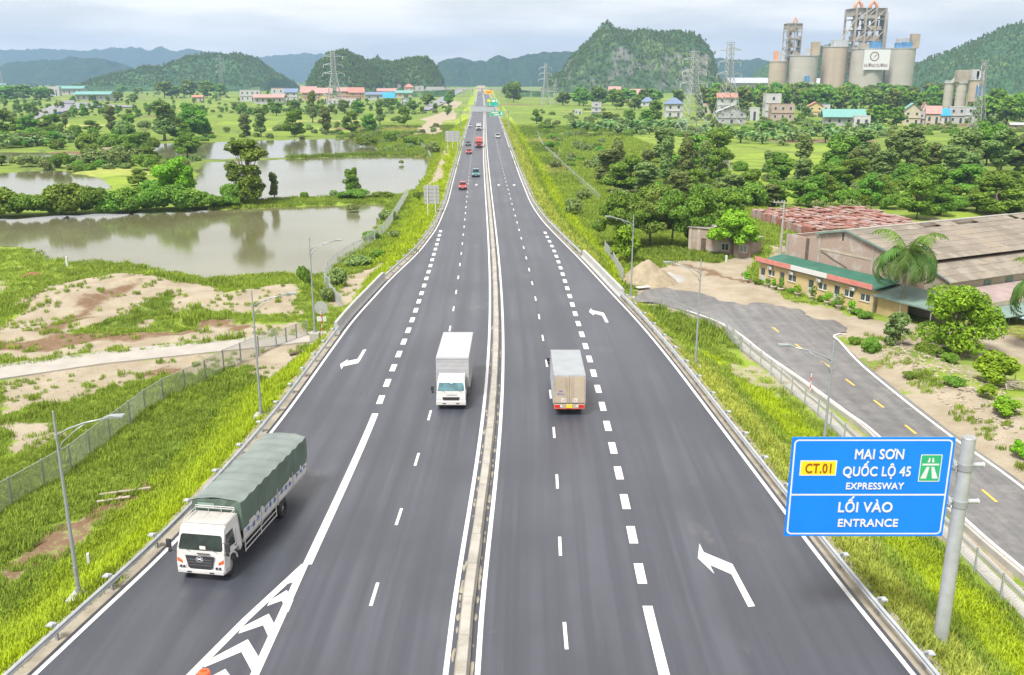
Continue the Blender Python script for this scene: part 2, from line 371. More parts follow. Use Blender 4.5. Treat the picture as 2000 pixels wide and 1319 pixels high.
# ground material: soil and grass
def grass_color(nt, yel, dry, pos):
    a = noise(nt, pos, .22, 5); b = noise(nt, pos, 2.3, 4, .65)
    c1 = mixc(nt, ramp(nt, yel, .15, .6), (.085, .15, .02), (.20, .29, .032))
    c2 = mixc(nt, ramp(nt, yel, .6, .95), c1, (.33, .43, .006))
    c3 = mixc(nt, ramp(nt, dry, .15, .8), c2, (.36, .34, .12))
    c4 = mixc(nt, ramp(nt, a, .38, .66, 0, .42), c3, (.12, .19, .025))
    return mixc(nt, ramp(nt, b, .3, .75, 0, .45), c4, (.30, .35, .05))
def ground_mat():
    m, nt, b = nodes('soil_and_grass'); pos = posn(nt)
    at_ = N(nt, 'ShaderNodeAttribute', attribute_name='cover'); sp = nt.nodes.new('ShaderNodeSeparateColor')
    nt.links.new(at_.outputs['Color'], sp.inputs[0])
    g = grass_color(nt, sp.outputs[1], at_.outputs['Alpha'], pos)
    w1 = noise(nt, pos, .035, 6, .62); w2 = noise(nt, posn(nt, (1, 1.6, 1)), .16, 6, .7)
    g = mixc(nt, ramp(nt, w1, .45, .62, 0, .5), g, (.13, .17, .045)); g = mixc(nt, ramp(nt, w2, .52, .66, 0, .55), g, (.08, .135, .028)); g = mixc(nt, ramp(nt, w2, .30, .42, .4, 0), g, (.22, .25, .07))
    wp = nt.nodes.new('ShaderNodeVectorMath'); wp.operation = 'MULTIPLY_ADD'; nz_ = N(nt, 'ShaderNodeTexNoise', Scale=.03, Detail=3); nt.links.new(pos, nz_.inputs['Vector']); nt.links.new(nz_.outputs['Color'], wp.inputs[0]); wp.inputs[1].default_value = (22, 22, 0); nt.links.new(pos, wp.inputs[2])
    rt_ = nt.nodes.new('ShaderNodeMapping'); rt_.inputs['Rotation'].default_value = (0, 0, -.25); rt_.inputs['Scale'].default_value = (1 / 46, 1 / 26, 1); nt.links.new(wp.outputs[0], rt_.inputs[0]); fs_ = nt.nodes.new('ShaderNodeSeparateXYZ'); nt.links.new(rt_.outputs[0], fs_.inputs[0])
    fu = math_(nt, 'ABSOLUTE', math_(nt, 'SUBTRACT', math_(nt, 'FRACT', fs_.outputs[0]), .5)); fv = math_(nt, 'ABSOLUTE', math_(nt, 'SUBTRACT', math_(nt, 'FRACT', fs_.outputs[1]), .5))
    bund = math_(nt, 'MAXIMUM', ramp(nt, fu, .465, .485), ramp(nt, fv, .44, .475)); sy_ = nt.nodes.new('ShaderNodeSeparateXYZ'); nt.links.new(pos, sy_.inputs[0])
    g = mixc(nt, math_(nt, 'MULTIPLY', bund, ramp(nt, sy_.outputs[1], 230, 280, 0, .7)), g, (.085, .115, .035))
    n_ = noise(nt, pos, 1.1, 8, .68); n2 = noise(nt, pos, .35, 5); n3 = noise(nt, pos, 5.5, 5, .7)
    s1 = mixc(nt, ramp(nt, n2, .3, .7), (.275, .23, .165), (.345, .30, .23))
    s1 = mixc(nt, ramp(nt, n3, .5, .78, 0, .55), s1, (.19, .145, .09))
    s2 = mixc(nt, ramp(nt, math_(nt, 'ADD', sp.outputs[2], math_(nt, 'MULTIPLY_ADD', n_, .8, -.4)), .3, .8), s1, (.16, .1, .058))
    f = ramp(nt, math_(nt, 'ADD', sp.outputs[0], math_(nt, 'MULTIPLY_ADD', math_(nt, 'MULTIPLY_ADD', n3, .45, n_), 1.9, -1.33)), .34, .62)
    nt.links.new(mixc(nt, f, g, s2), b.inputs['Base Color'])
    b.inputs['Roughness'].default_value = .9; b.inputs['Specular IOR Level'].default_value = .15
    h = math_(nt, 'ADD', n3, math_(nt, 'MULTIPLY', n_, 1.5)); bump(nt, b, h, .7, .18)
    return m
def grow(a, b, f, mn, mxs=200.):
    r = [a]
    while r[-1] < b: r.append(r[-1] + min(max(mn, f * abs(r[-1])), mxs))
    return r
def build_ground():
    Ys = np.array(list(range(-70, 20, 6)) + grow(20, 9500, .0125, .75, 160))
    side = grow(0, 26, 0, .75); side = side[:-1] + grow(side[-1], 7500, .03, .75, 300)
    o = np.array([-v for v in side[:0:-1]] + side)
    Yg, og = np.meshgrid(Ys, o, indexing='ij'); Xg = og + C(Yg)
    Z = ground(Xg, Yg)
    wet = near_ponds(Xg, Yg); Z = np.where(wet, np.minimum(Z, -5.0), Z)
    ny, nx = Xg.shape
    v = np.stack([Xg, Yg, Z], -1).reshape(-1, 3)
    i = np.arange((ny - 1) * (nx - 1)); r = i // (nx - 1) * nx + i % (nx - 1)
    f = np.stack([r, r + 1, r + nx + 1, r + nx], -1)
    me = bpy.data.meshes.new('ground'); me.vertices.add(len(v)); me.vertices.foreach_set('co', v.ravel())
    me.loops.add(f.size); me.polygons.add(len(f)); me.loops.foreach_set('vertex_index', f.ravel().astype(np.int32))
    me.polygons.foreach_set('loop_start', np.arange(0, f.size, 4, dtype=np.int32)); me.polygons.foreach_set('use_smooth', np.ones(len(f), bool))
    me.update(calc_edges=True)
    ca = me.color_attributes.new('cover', 'FLOAT_COLOR', 'POINT')
    ca.data.foreach_set('color', cover(Xg, Yg).reshape(-1).astype(np.float32))
    me.materials.append(ground_mat()); me.update()
    return tag(link(bpy.data.objects.new('ground', me)), 'grassy plain with sand and bare soil around the expressway', kind='structure')
build_ground()

# ------------------------------------------------------------------ water
def water_mat():
    m, nt, b = nodes('pond_water'); pos = posn(nt)
    x = noise(nt, pos, .05, 3)
    nt.links.new(mixc(nt, ramp(nt, x, .3, .7), (.11, .105, .05), (.14, .14, .08)), b.inputs['Base Color'])
    b.inputs['Roughness'].default_value = .09; b.inputs['IOR'].default_value = 1.36; b.inputs['Specular IOR Level'].default_value = .62
    bump(nt, b, noise(nt, posn(nt, (1, .6, 1)), 2.2, 3), .10, .03)
    return m
WATER = water_mat()
LBL = {'near': 'wide calm muddy pond beside the left embankment', 'mid': 'grey pond behind the bushy dike', 'far': 'pale pond furthest up the valley', 'left': 'small pond behind the hedge at the left', 'back': 'thin strip of pond behind reeds at the far left', 'marsh': 'shallow water in the marsh right of the road', 'ditch': 'small pool beside the right hand ditch'}
for k, P in PONDW.items():
    c0 = P.mean(0); Q = []
    for i in range(len(P)):
        a, b_ = P[i], P[(i + 1) % len(P)]
        for t in np.linspace(0, 1, 6)[:-1]:
            q = a + (b_ - a) * t; j = .010 * q[1]
            Q.append(q + np.array([(vnoise(q[0] * .6, q[1] * .6, 5) - .5) * j, (vnoise(q[0] * .6, q[1] * .6, 6) - .5) * j]) + (q - c0) / np.linalg.norm(q - c0) * .6)
    mb = MB(); mb.add([(q[0], q[1], -4.3) for q in Q], [tuple(range(len(Q)))])
    tag(mb.build('pond_water', WATER, fix=True), LBL[k], kind='structure')
for pts in ([(215, 975), (262, 948), (280, 958), (235, 985), (205, 1010)], [(20, 1120), (70, 1100), (62, 1120), (10, 1140)], [(250, 1000), (262, 985), (258, 1010)]):
    P = px_poly(pts, -3.9); z = float(ground(P[:, 0], P[:, 1]).max()) - .12
    tag(MB().add([(p[0], p[1], z) for p in P], [tuple(range(len(P)))]).build('puddle_water', WATER, fix=True), 'muddy puddle at the foot of the left embankment', kind='structure')

# ------------------------------------------------------------------ roads
def asphalt(name, col, light, dust=.28):
    m, nt, b = nodes(name)
    uv = nt.nodes.new('ShaderNodeUVMap').outputs[0]; pos = posn(nt)
    mp_ = nt.nodes.new('ShaderNodeMapping'); mp_.inputs['Scale'].default_value = (1.1, .018, 1); nt.links.new(uv, mp_.inputs[0])
    st = noise(nt, mp_.outputs[0], 1.0, 4, .6); bl = noise(nt, pos, .09, 5); sp = noise(nt, pos, 9, 4, .75); ch = noise(nt, pos, .9, 6, .7)
    c = mixc(nt, ramp(nt, st, .36, .64), col, light)
    sx_ = nt.nodes.new('ShaderNodeSeparateXYZ'); nt.links.new(uv, sx_.inputs[0])
    wv = math_(nt, 'MULTIPLY', math_(nt, 'MULTIPLY_ADD', math_(nt, 'SINE', math_(nt, 'MULTIPLY', sx_.outputs[0], 3.42)), .5, .5), ramp(nt, noise(nt, posn(nt, (.3, .03, 1)), 1., 4), .35, .65))
    c = mixc(nt, math_(nt, 'MULTIPLY', wv, .42), c, [k * .55 for k in col])
    c = mixc(nt, ramp(nt, noise(nt, posn(nt, (1, .55, 1)), .13, 7, .7), .60, .74, 0, .5), c, (.15, .14, .125))
    c = mixc(nt, ramp(nt, bl, .35, .68, 0, .7), c, [k * .76 for k in col])
    c = mixc(nt, ramp(nt, sp, .58, .8, 0, .5), c, [k * 1.7 for k in light])
    c = mixc(nt, ramp(nt, sp, .22, .42, .5, 0), c, [k * .45 for k in col])
    c = mixc(nt, ramp(nt, ch, .62 - .25 * (dust > .3), .82, 0, dust), c, (.17, .15, .125) if dust < .3 else (.23, .215, .195))
    nt.links.new(c, b.inputs['Base Color']); b.inputs['Roughness'].default_value = .45; b.inputs['Specular IOR Level'].default_value = .85
    bump(nt, b, sp, .35, .02)
    return m
ASPH = asphalt('expressway_asphalt', (.032, .0355, .049), (.054, .0585, .075))
SRV = asphalt('service_asphalt', (.085, .085, .09), (.15, .147, .145), .6)
PAINT = M('road_paint', (.55, .55, .54), .6, var=.05, scale=3, dirt=.22, dirtcol=(.45, .43, .4))
YPAINT = M('yellow_paint', (.62, .38, .05), .6, var=.1, scale=3, dirt=.3, dirtcol=(.4, .3, .12))
VERGE = M('sandy_concrete', (.24, .215, .17), .9, var=.2, scale=.8, bmp=.3, dirt=.6, dirtcol=(.17, .13, .08))
CONC = M('concrete', (.32, .31, .285), .85, var=.1, scale=.7, bmp=.2, dirt=.4, dirtcol=(.24, .21, .17))
CONC2 = M('weathered_concrete', (.29, .275, .245), .9, var=.16, scale=.9, bmp=.3, dirt=.75, dirtcol=(.22, .185, .14))
def strip(name, offL, offR, Ys, mat, z=0.0, cols=1, zfn=None):
    vs, fs, uv = [], [], []
    for y in Ys:
        c = float(C(y)); a = float(offL(y)) if callable(offL) else offL; b_ = float(offR(y)) if callable(offR) else offR
        for k in range(cols + 1):
            o = a + (b_ - a) * k / cols; x = c + o
            vs.append((x, y, z + (zfn(x, y) if zfn else 0))); uv.append((o, y))
    n = cols + 1
    for i in range(len(Ys) - 1):
        for k in range(cols): fs.append((i * n + k, i * n + k + 1, (i + 1) * n + k + 1, (i + 1) * n + k))
    me = bpy.data.meshes.new(name); me.from_pydata(vs, [], fs); me.materials.append(mat)
    l = me.uv_layers.new(); l.data.foreach_set('uv', np.array([uv[v.vertex_index] for v in me.loops], np.float32).ravel())
    me.update()
    return bpy.data.objects.new(name, me)
YR = [-60, -20, 5] + grow(20, 1750, .012, 1.2, 25)
road = link(strip('expressway', lambda y: LE(y) - .3, lambda y: RE(y) + .3, YR, ASPH, 0, 12))
tag(road, 'dark asphalt expressway of four lanes with merging lanes', kind='structure')
vg = link(strip('road_verge', lambda y: LE(y) - .3, lambda y: LE(y) - GUARD - 1.0, YR, VERGE, -.02, 2)); tag(vg, 'sandy concrete verge along the left edge of the expressway', kind='structure')
vg = link(strip('road_verge', lambda y: RE(y) + .3, lambda y: RE(y) + GUARD + 1.0, YR, VERGE, -.02, 2)); tag(vg, 'sandy concrete verge along the right edge of the expressway', kind='structure')
def road_part(o): o.parent = road; COL.objects.link(o); KIDS.setdefault(road.name, []).append(o); return o
zz = lambda x, y: .004 + max(0, y - 150) * 3e-5
for nm, a, w_ in (('edge_line', LE, .22), ('edge_line', RE, -.22), ('median_line', lambda y: -.64, .22), ('median_line', lambda y: .64, .22)):
    road_part(strip(nm, lambda y: a(y) - abs(w_) / 2, lambda y: a(y) + abs(w_) / 2, YR[2:], PAINT, 0, 1, zz))
def dash(nm, off, y0, ln, w_):
    n = max(1, int(ln / 1.5)); road_part(strip(nm, lambda y: off(y) - w_ / 2, lambda y: off(y) + w_ / 2, [y0 + ln * k / n for k in range(n + 1)], PAINT, 0, 1, zz))
dl, dr_ = (lambda y: -4.42), (lambda y: 4.3)
for k in range(-1, 55):
    dash('lane_dash', dl, 36.9 + 7.85 * k, 2.0, .16); dash('lane_dash', dr_, 33.6 + 7.85 * k, 2.0, .16)
LTo = tab([(30, -8.1), (60, -8.3), (70, -8.45), (90, -8.3), (144, -8.03), (200, -8)]); RTo = tab([(20, 8.15), (45, 8.1), (60, 8.0), (90, 8.0), (120, 8.4), (128, 8.43), (143, 8.2)])
for k in range(0, 21): dash('merge_dash', LTo, 63.8 + 3.925 * k, 1.9, .45)
for k in range(0, 27): dash('merge_dash', RTo, 38.8 + 3.925 * k, 1.9, .45)
dash('merge_line', LTo, 40.6, 21.2, .45); dash('merge_line', RTo, 15, 21.9, .45)
def flat_poly(nm, pts, mat=PAINT, z=.004, parent=road, gz=0.0):
    P = [at(a, b, gz) for a, b in pts]
    o = MB().add([(p[0], p[1], gz + z) for p in P], [tuple(range(len(P)))]).build(nm, mat, parent, fix=True)
    if o.data.polygons[0].normal.z < 0: o.data.flip_normals()
    return o
flat_poly('exit_arrow', [(1366, 1061.8), (1374.6, 1078.8), (1430.4, 1101.9), (1474.6, 1184.3), (1461.3, 1185.6), (1428.5, 1121.9), (1386.7, 1103.7), (1395.2, 1121.3), (1363, 1090.3)])
flat_poly('exit_arrow', [(1153.6, 602.4), (1156.8, 606), (1179.2, 611.2), (1188.8, 630), (1182.8, 630), (1176, 616.8), (1160.8, 612.8), (1159.8, 616.4), (1150.4, 609.6)])
flat_poly('exit_arrow', [(715.5, 682.7), (709.1, 683.6), (698.2, 701.4), (678.2, 705.5), (679.6, 701.8), (664.1, 711.8), (666.8, 721.8), (670, 715.9), (699.1, 709.6), (702.3, 705.9)])
for (px, py, up) in ((930.5, 361, 0), (974, 362, 1), (1004, 362, 1)):
    X, Y = at(px, py); s_ = 1 if up else -1
    pts = [(-.1, -1.6), (.1, -1.6), (.1, .2), (.5, .2), (0, 1.7), (-.5, .2), (-.1, .2)]
    MB().add([(X + a, Y + s_ * b_, .006) for a, b_ in pts], [tuple(range(7))]).build('lane_arrow', PAINT, road, fix=True)
# gore with chevrons
tip = at(595, 1103); gl = [at(480, 1210), at(372, 1319), at(300, 1392)]; gr = [at(547, 1210), at(497, 1319), at(465, 1392)]
def paint_line(nm, pts, w_, z=.008):
    vs = []
    for i, p in enumerate(pts):
        q = Vector(pts[min(i + 1, len(pts) - 1)]) - Vector(pts[max(i - 1, 0)]); s_ = Vector((q.y, -q.x)).normalized() * w_ / 2
        vs += [(p[0] - s_.x, p[1] - s_.y, z), (p[0] + s_.x, p[1] + s_.y, z)]
    return MB().add(vs, [(2 * i, 2 * i + 1, 2 * i + 3, 2 * i + 2) for i in range(len(pts) - 1)]).build(nm, PAINT, road, fix=True)
paint_line('gore_line', [tip] + gl, .34, .007); paint_line('gore_line', [tip] + gr, .36, .0095)
for Lp, A, Rp in (((562, 1136), (577, 1127), (584, 1131)), ((527, 1173), (560, 1153), (573, 1172)), ((471.5, 1225.8), (525, 1199), (541.5, 1230)), ((405, 1290.5), (484, 1249), (510, 1291)), ((330, 1365), (440, 1307), (478, 1358))):
    a, b_, c_ = at(*Lp), at(*A), at(*Rp); t_ = .42 if Lp[0] > 550 else .78
    mb = MB().add([(a[0], a[1], .005), (b_[0], b_[1], .005), (c_[0], c_[1], .005), (c_[0], c_[1] - t_ * 1.3, .005), (b_[0] - .02, b_[1] - t_ * 1.15, .005), (a[0], a[1] - t_ * .6, .005)], [(0, 5, 4, 1), (1, 4, 3, 2)])
    mb.build('gore_chevron', PAINT, road, fix=True)
# path on the left and service road on the right
CPATH = M('pale_concrete_path', (.31, .29, .262), .9, var=.08, scale=.5, bmp=.15, dirt=.35, dirtcol=(.28, .235, .18))
top_ = px_poly([(-80, 724), (0, 713), (200, 688), (400, 667), (600, 652), (660, 647)], -3.9); bot_ = px_poly([(-80, 753), (0, 742), (200, 712), (400, 691), (600, 670), (660, 664)], -3.9)
mb = MB(); n_ = len(top_)
zt = -3.78
vs = [(*p, zt) for p in bot_] + [(*p, zt) for p in top_] + [(*p, zt - .5) for p in bot_]
mb.add(vs, [(i, i + 1, n_ + i + 1, n_ + i) for i in range(n_ - 1)] + [(2 * n_ + i, 2 * n_ + i + 1, i + 1, i) for i in range(n_ - 1)])
tag(mb.build('concrete_path', CPATH), 'pale concrete path crossing towards the underpass on the left', kind='structure')
SL = [(-20, 29.2), (40, 29.0), (46, 28.75), (53, 28.3), (67.7, 28.2), (73, 27.6), (81, 26.6), (90, 25.2), (96, 24.6), (102, 23.5), (108, 20.6), (112, 17.8)]
SRp = [(-20, 35.6), (40, 35.5), (58.7, 35.4), (68.8, 34.75), (85, 34.6), (94, 34.75)]
_sl = tab(SL); 
def sheet(nm, pts, z, mat, lbl=None, kind='structure'):
    vs = [(p[0], p[1], z) for p in pts]
    o = MB().add(vs, [tuple(range(len(vs)))]).build(nm, mat, fix=True)
    if o.data.polygons[0].normal.z < 0: o.data.flip_normals()
    l = o.data.uv_layers.new(); l.data.foreach_set('uv', np.array([o.data.vertices[q.vertex_index].co[:2] for q in o.data.loops], np.float32).ravel())
    return tag(o, lbl, kind=kind)
patch = px_poly([(1228, 590), (1240, 582), (1262, 566), (1300, 562), (1360, 572), (1415, 590), (1450, 598), (1480, 592), (1520, 598), (1560, 606), (1583, 622), (1600, 626), (1640, 628), (1662, 640), (1652, 652), (1640, 655), (1628, 660), (1632, 668)], ZB)
_q = []
for _i in range(len(patch) - 1):
    for _t in np.linspace(0, 1, 7)[:-1]:
        _p = patch[_i] + (patch[_i + 1] - patch[_i]) * _t; _q.append(_p + (np.array([float(vnoise(_p[0] * 1.1, _p[1] * 1.1, 7)) - .5, float(vnoise(_p[0] * 1.1, _p[1] * 1.1, 8)) - .5]) * 1.3 if _i > 2 else 0))
patch = np.array(_q + [patch[-1]])
svc = sheet('service_road', [(x, y) for y, x in SL] + [tuple(p) for p in patch] + [(x, y) for y, x in SRp[::-1]], ZB + .06, SRV, 'grey asphalt service road beside the right embankment')
def svc_line(nm, pts, w_, mat, z=.004):
    vs = []
    for i, p in enumerate(pts):
        q = Vector(pts[min(i + 1, len(pts) - 1)]) - Vector(pts[max(i - 1, 0)]); s_ = Vector((q.y, -q.x)).normalized() * w_ / 2
        vs += [(p[0] - s_.x, p[1] - s_.y, ZB + .06 + z), (p[0] + s_.x, p[1] + s_.y, ZB + .06 + z)]
    o = MB().add(vs, [(2 * i, 2 * i + 1, 2 * i + 3, 2 * i + 2) for i in range(len(pts) - 1)]).build(nm, mat, svc, fix=True)
    return o
def smooth(pts, n=6):
    P = [Vector(p) for p in pts]; r = []
    for i in range(len(P) - 1):
        p0, p1, p2, p3 = P[max(i - 1, 0)], P[i], P[i + 1], P[min(i + 2, len(P) - 1)]
        for k in range(n):
            t = k / n; r.append(.5 * ((2 * p1) + (p2 - p0) * t + (2 * p0 - 5 * p1 + 4 * p2 - p3) * t * t + (3 * p1 - p0 - 3 * p2 + p3) * t ** 3))
    return r + [P[-1]]
svc_line('edge_line', smooth([(x + .5, y) for y, x in SL[:-1]]), .24, PAINT)
svc_line('edge_line', smooth([(x - .45, y) for y, x in SRp[:-1]] + [at(1640, 668, ZB), at(1629, 658, ZB), at(1640, 653, ZB), at(1652, 655, ZB)]), .24, PAINT)
YD = [at(a, b, ZB) for a, b in [(1932, 970), (1778, 840), (1716, 790), (1660, 748), (1612, 712), (1560, 678), (1515, 645)]]
for i, p in enumerate(YD):
    q = YD[i + 1] if i < len(YD) - 1 else (p[0] * 2 - YD[i - 1][0], p[1] * 2 - YD[i - 1][1])
    d_ = (Vector(q) - Vector(p)).normalized()
    svc_line('centre_dash', [Vector(p) - d_ * .95, Vector(p) + d_ * .95], .2, YPAINT)
# ------------------------------------------------------------------ hills
def hill_mat(name, green, light, rock, rockiness):
    m, nt, b = nodes(name); pos = posn(nt)
    g = nt.nodes.new('ShaderNodeNewGeometry'); sx = nt.nodes.new('ShaderNodeSeparateXYZ'); nt.links.new(g.outputs['Normal'], sx.inputs[0])
    a = noise(nt, pos, .012, 6, .6); f = noise(nt, pos, .09, 6, .7)
    c = mixc(nt, ramp(nt, a, .42, .68, 0, .8), green, light)
    c = mixc(nt, ramp(nt, f, .38, .7), [k * .45 for k in green], c)
    r = math_(nt, 'ADD', math_(nt, 'MULTIPLY_ADD', noise(nt, posn(nt, (1, 1, .5)), .03, 6, .65), 1.5, -.75), math_(nt, 'SUBTRACT', .62, sx.outputs[2]))
    c = mixc(nt, ramp(nt, r, .3 - rockiness, .62 - rockiness, 0, .85), c, rock)
    nt.links.new(c, b.inputs['Base Color']); b.inputs['Roughness'].default_value = .95; b.inputs['Specular IOR Level'].default_value = .05
    bump(nt, b, f, 1.0, 5.0)
    return m
HM = hill_mat('limestone_hill', (.075, .14, .05), (.19, .25, .07), (.22, .205, .20), .24)
HG = hill_mat('wooded_hill', (.07, .15, .055), (.15, .235, .07), (.22, .2, .17), -.1)
HF = hill_mat('far_mountain', (.04, .09, .05), (.06, .11, .05), (.16, .16, .17), -.05)
def hill(prof, Y, th, mat, label, seed=0, nx=150, ny=46, rough=1.0, base=ZB - 3, p=2.2):
    """a ridge whose crest follows prof (as seen in the photograph) at distance Y, th metres deep on either side"""
    if Y < 2450: prof = [(a, b_ + 6 * (b_ < 150)) for a, b_ in prof]
    xs = np.array([a for a, _ in prof], float); tops = np.array([b for _, b in prof], float)
    hz = np.array([height(Y, t) for t in tops])
    px = np.linspace(xs[0], xs[-1], nx); hc = np.interp(px, xs, hz)
    D = depth(Y); X = (px - 1000) / FOC * D
    v = np.linspace(-1, 1, ny)
    XX, VV = np.meshgrid(X, v); HC = np.meshgrid(hc, v)[0]
    shape = np.clip(1 - np.abs(VV) ** p, 0, 1) ** (1.15)
    H0 = np.maximum(HC - base, 0)
    n1_ = fbm(XX / (th * .35), VV * 3.0 + seed, seed + 3, 5) - .5
    fs_ = max(14., Y * .011); n2_ = fbm(XX / fs_, VV * th / fs_, seed + 5, 5) - .5
    n3_ = np.abs(fbm(XX / 55., VV * th / 90., seed + 9, 4) - .5) * 2
    Zz = base + H0 * shape * (1 + .75 * n1_ * (1 - shape)) - (H0 * .13 * (1 - n3_) * np.clip(1.25 - shape, 0, 1) if mat is HM else 0) + rough * (max(7.5, Y * .0075) * n2_ * np.clip(H0 / 50, .15, 1) * np.clip(shape * 3, 0, 1) + H0 * (.06 if mat is not HM else .16) * n1_)
    edge = np.minimum(np.clip((np.arange(nx)) / 5., 0, 1), np.clip((nx - 1 - np.arange(nx)) / 5., 0, 1))
    Zz = base + (Zz - base) * edge[None, :]
    YY = Y + VV * th + n1_ * th * .25
    XX = XX + n2_ * 5 * rough
    vv = np.stack([XX, YY, Zz], -1).reshape(-1, 3)
    i = np.arange((ny - 1) * (nx - 1)); r = i // (nx - 1) * nx + i % (nx - 1)
    f = np.stack([r, r + 1, r + nx + 1, r + nx], -1)
    me = bpy.data.meshes.new('hill'); me.from_pydata(vv.tolist(), [], f.tolist()); me.materials.append(mat)
    me.polygons.foreach_set('use_smooth', [True] * len(f)); me.update()
    return tag(link(bpy.data.objects.new('hill', me)), label, kind='structure')
hill([(1055, 172), (1080, 150), (1100, 140), (1112, 112), (1128, 95), (1140, 82), (1158, 68), (1165, 58), (1180, 50), (1195, 49), (1212, 56), (1235, 60), (1250, 55), (1262, 57), (1275, 62), (1300, 60), (1325, 60), (1345, 66), (1362, 85), (1370, 105), (1375, 130), (1382, 150), (1400, 172)], 2000, 190, HM, 'steep limestone hill with a broad flat top right of the road', 1, 240, 70, 1.5, p=4)
hill([(612, 172), (620, 140), (632, 118), (648, 104), (665, 99), (682, 100), (700, 108), (716, 122), (735, 150), (750, 175)], 1850, 120, HM, 'rounded limestone hill behind the white pylon', 2, 130, 50, 1.2, p=3)
hill([(690, 175), (712, 122), (735, 116), (752, 117), (768, 118), (790, 112), (815, 108), (828, 108), (842, 118), (852, 130), (862, 145), (870, 172)], 1950, 130, HM, 'long bumpy limestone hill left of the distant road', 3, 150, 50, 1.2, p=3)
hill([(200, 172), (225, 150), (270, 135), (290, 127), (330, 130), (370, 112), (400, 104), (440, 102), (475, 104), (500, 112), (515, 125), (535, 140), (548, 150), (560, 172)], 2300, 240, HG, 'green wooded hill with a quarry scar on the left', 4, 200, 50, 1.0)
hill([(-60, 140), (20, 130), (60, 122), (85, 118), (110, 122), (145, 118), (160, 112), (180, 116), (200, 115), (225, 122), (250, 135), (270, 160)], 4200, 420, HF, 'low bluish hills behind the left village', 5, 160, 30, 1.0)
hill([(-120, 105), (0, 98), (40, 100), (70, 98), (95, 97), (110, 95), (140, 101), (170, 104), (200, 100), (220, 96), (245, 92), (265, 97), (280, 99), (320, 97), (340, 104), (370, 100), (385, 99), (410, 100), (440, 108), (500, 115), (560, 112), (600, 111), (640, 112), (690, 130), (740, 160)], 7600, 700, HF, 'blue mountain range along the left horizon', 6, 260, 30, 1.6)
hill([(830, 172), (860, 122), (880, 115), (905, 114), (925, 120), (950, 122), (962, 116), (975, 108), (985, 112), (995, 119), (1010, 116), (1040, 106), (1060, 104), (1090, 106), (1115, 104), (1150, 110), (1200, 150), (1230, 172)], 3600, 380, HF, 'hazy green ridge at the end of the road', 7, 190, 36, 1.2)
hill([(1360, 172), (1380, 116), (1400, 114), (1430, 120), (1460, 115), (1490, 120), (1520, 125), (1560, 122), (1700, 128), (1800, 122), (1850, 172)], 4200, 350, HF, 'low bluish ridge behind the cement works', 8, 150, 30, 1.0)
hill([(1545, 172), (1565, 140), (1585, 112), (1600, 92), (1620, 84), (1640, 83), (1655, 88), (1680, 110), (1710, 150), (1730, 175)], 2350, 170, HG, 'dark round hill between the silos', 9, 130, 40, 1.0)
hill([(1450, 172), (1490, 132), (1510, 122), (1540, 122), (1580, 150), (1600, 172)], 2500, 170, HG, 'low dark hill behind the leftmost silo', 10, 90, 40, 1.0)
hill([(1740, 180), (1770, 150), (1790, 128), (1810, 115), (1840, 105), (1870, 94), (1900, 82), (1930, 65), (1955, 50), (1975, 41), (1992, 42), (2020, 55), (2080, 75), (2150, 110), (2250, 170)], 1900, 260, HG, 'tall wooded hill at the right edge', 11, 240, 56, 1.3)

# ------------------------------------------------------------------ foliage
def leaf_mat(name, dark, mid, light, trans=.25):
    m, nt, b = nodes(name)
    oi = nt.nodes.new('ShaderNodeObjectInfo'); at_ = N(nt, 'ShaderNodeAttribute', attribute_name='tone')
    c = mixc(nt, ramp(nt, at_.outputs['Fac'], 0, .55), dark, mid); c = mixc(nt, ramp(nt, at_.outputs['Fac'], .5, 1), c, light)
    hs = nt.nodes.new('ShaderNodeHueSaturation'); nt.links.new(c, hs.inputs['Color'])
    nt.links.new(math_(nt, 'MULTIPLY_ADD', oi.outputs['Random'], .05, .475), hs.inputs['Hue'])
    nt.links.new(math_(nt, 'MULTIPLY_ADD', oi.outputs['Random'], .45, .78), hs.inputs['Value'])
    nt.links.new(hs.outputs[0], b.inputs['Base Color'])
    b.inputs['Roughness'].default_value = .6; b.inputs['Specular IOR Level'].default_value = .2
    tr = nt.nodes.new('ShaderNodeBsdfTranslucent'); nt.links.new(hs.outputs[0], tr.inputs[0])
    ms = nt.nodes.new('ShaderNodeMixShader'); ms.inputs[0].default_value = trans
    nt.links.new(b.outputs[0], ms.inputs[1]); nt.links.new(tr.outputs[0], ms.inputs[2])
    nt.links.new(ms.outputs[0], nt.nodes['Material Output'].inputs[0])
    return m
LF = {
 'round': leaf_mat('leaf_green', (.075, .15, .018), (.135, .25, .028), (.22, .36, .042)),
 'bright': leaf_mat('leaf_bright', (.10, .22, .012), (.18, .36, .018), (.28, .48, .028)),
 'grey': leaf_mat('leaf_greyish', (.12, .18, .05), (.19, .265, .075), (.26, .34, .105)),
 'olive': leaf_mat('leaf_olive', (.10, .145, .025), (.16, .22, .036), (.24, .30, .055)),
 'palm': leaf_mat('leaf_palm', (.05, .11, .022), (.085, .17, .03), (.15, .26, .04)),
 'banana': leaf_mat('leaf_banana', (.10, .19, .05), (.15, .26, .075), (.22, .34, .12)),
}
BARK = M('bark', (.16, .125, .09), .9, var=.3, scale=3, bmp=.5)
BARKG = M('pale_bark', (.3, .27, .22), .85, var=.25, scale=2, bmp=.4)
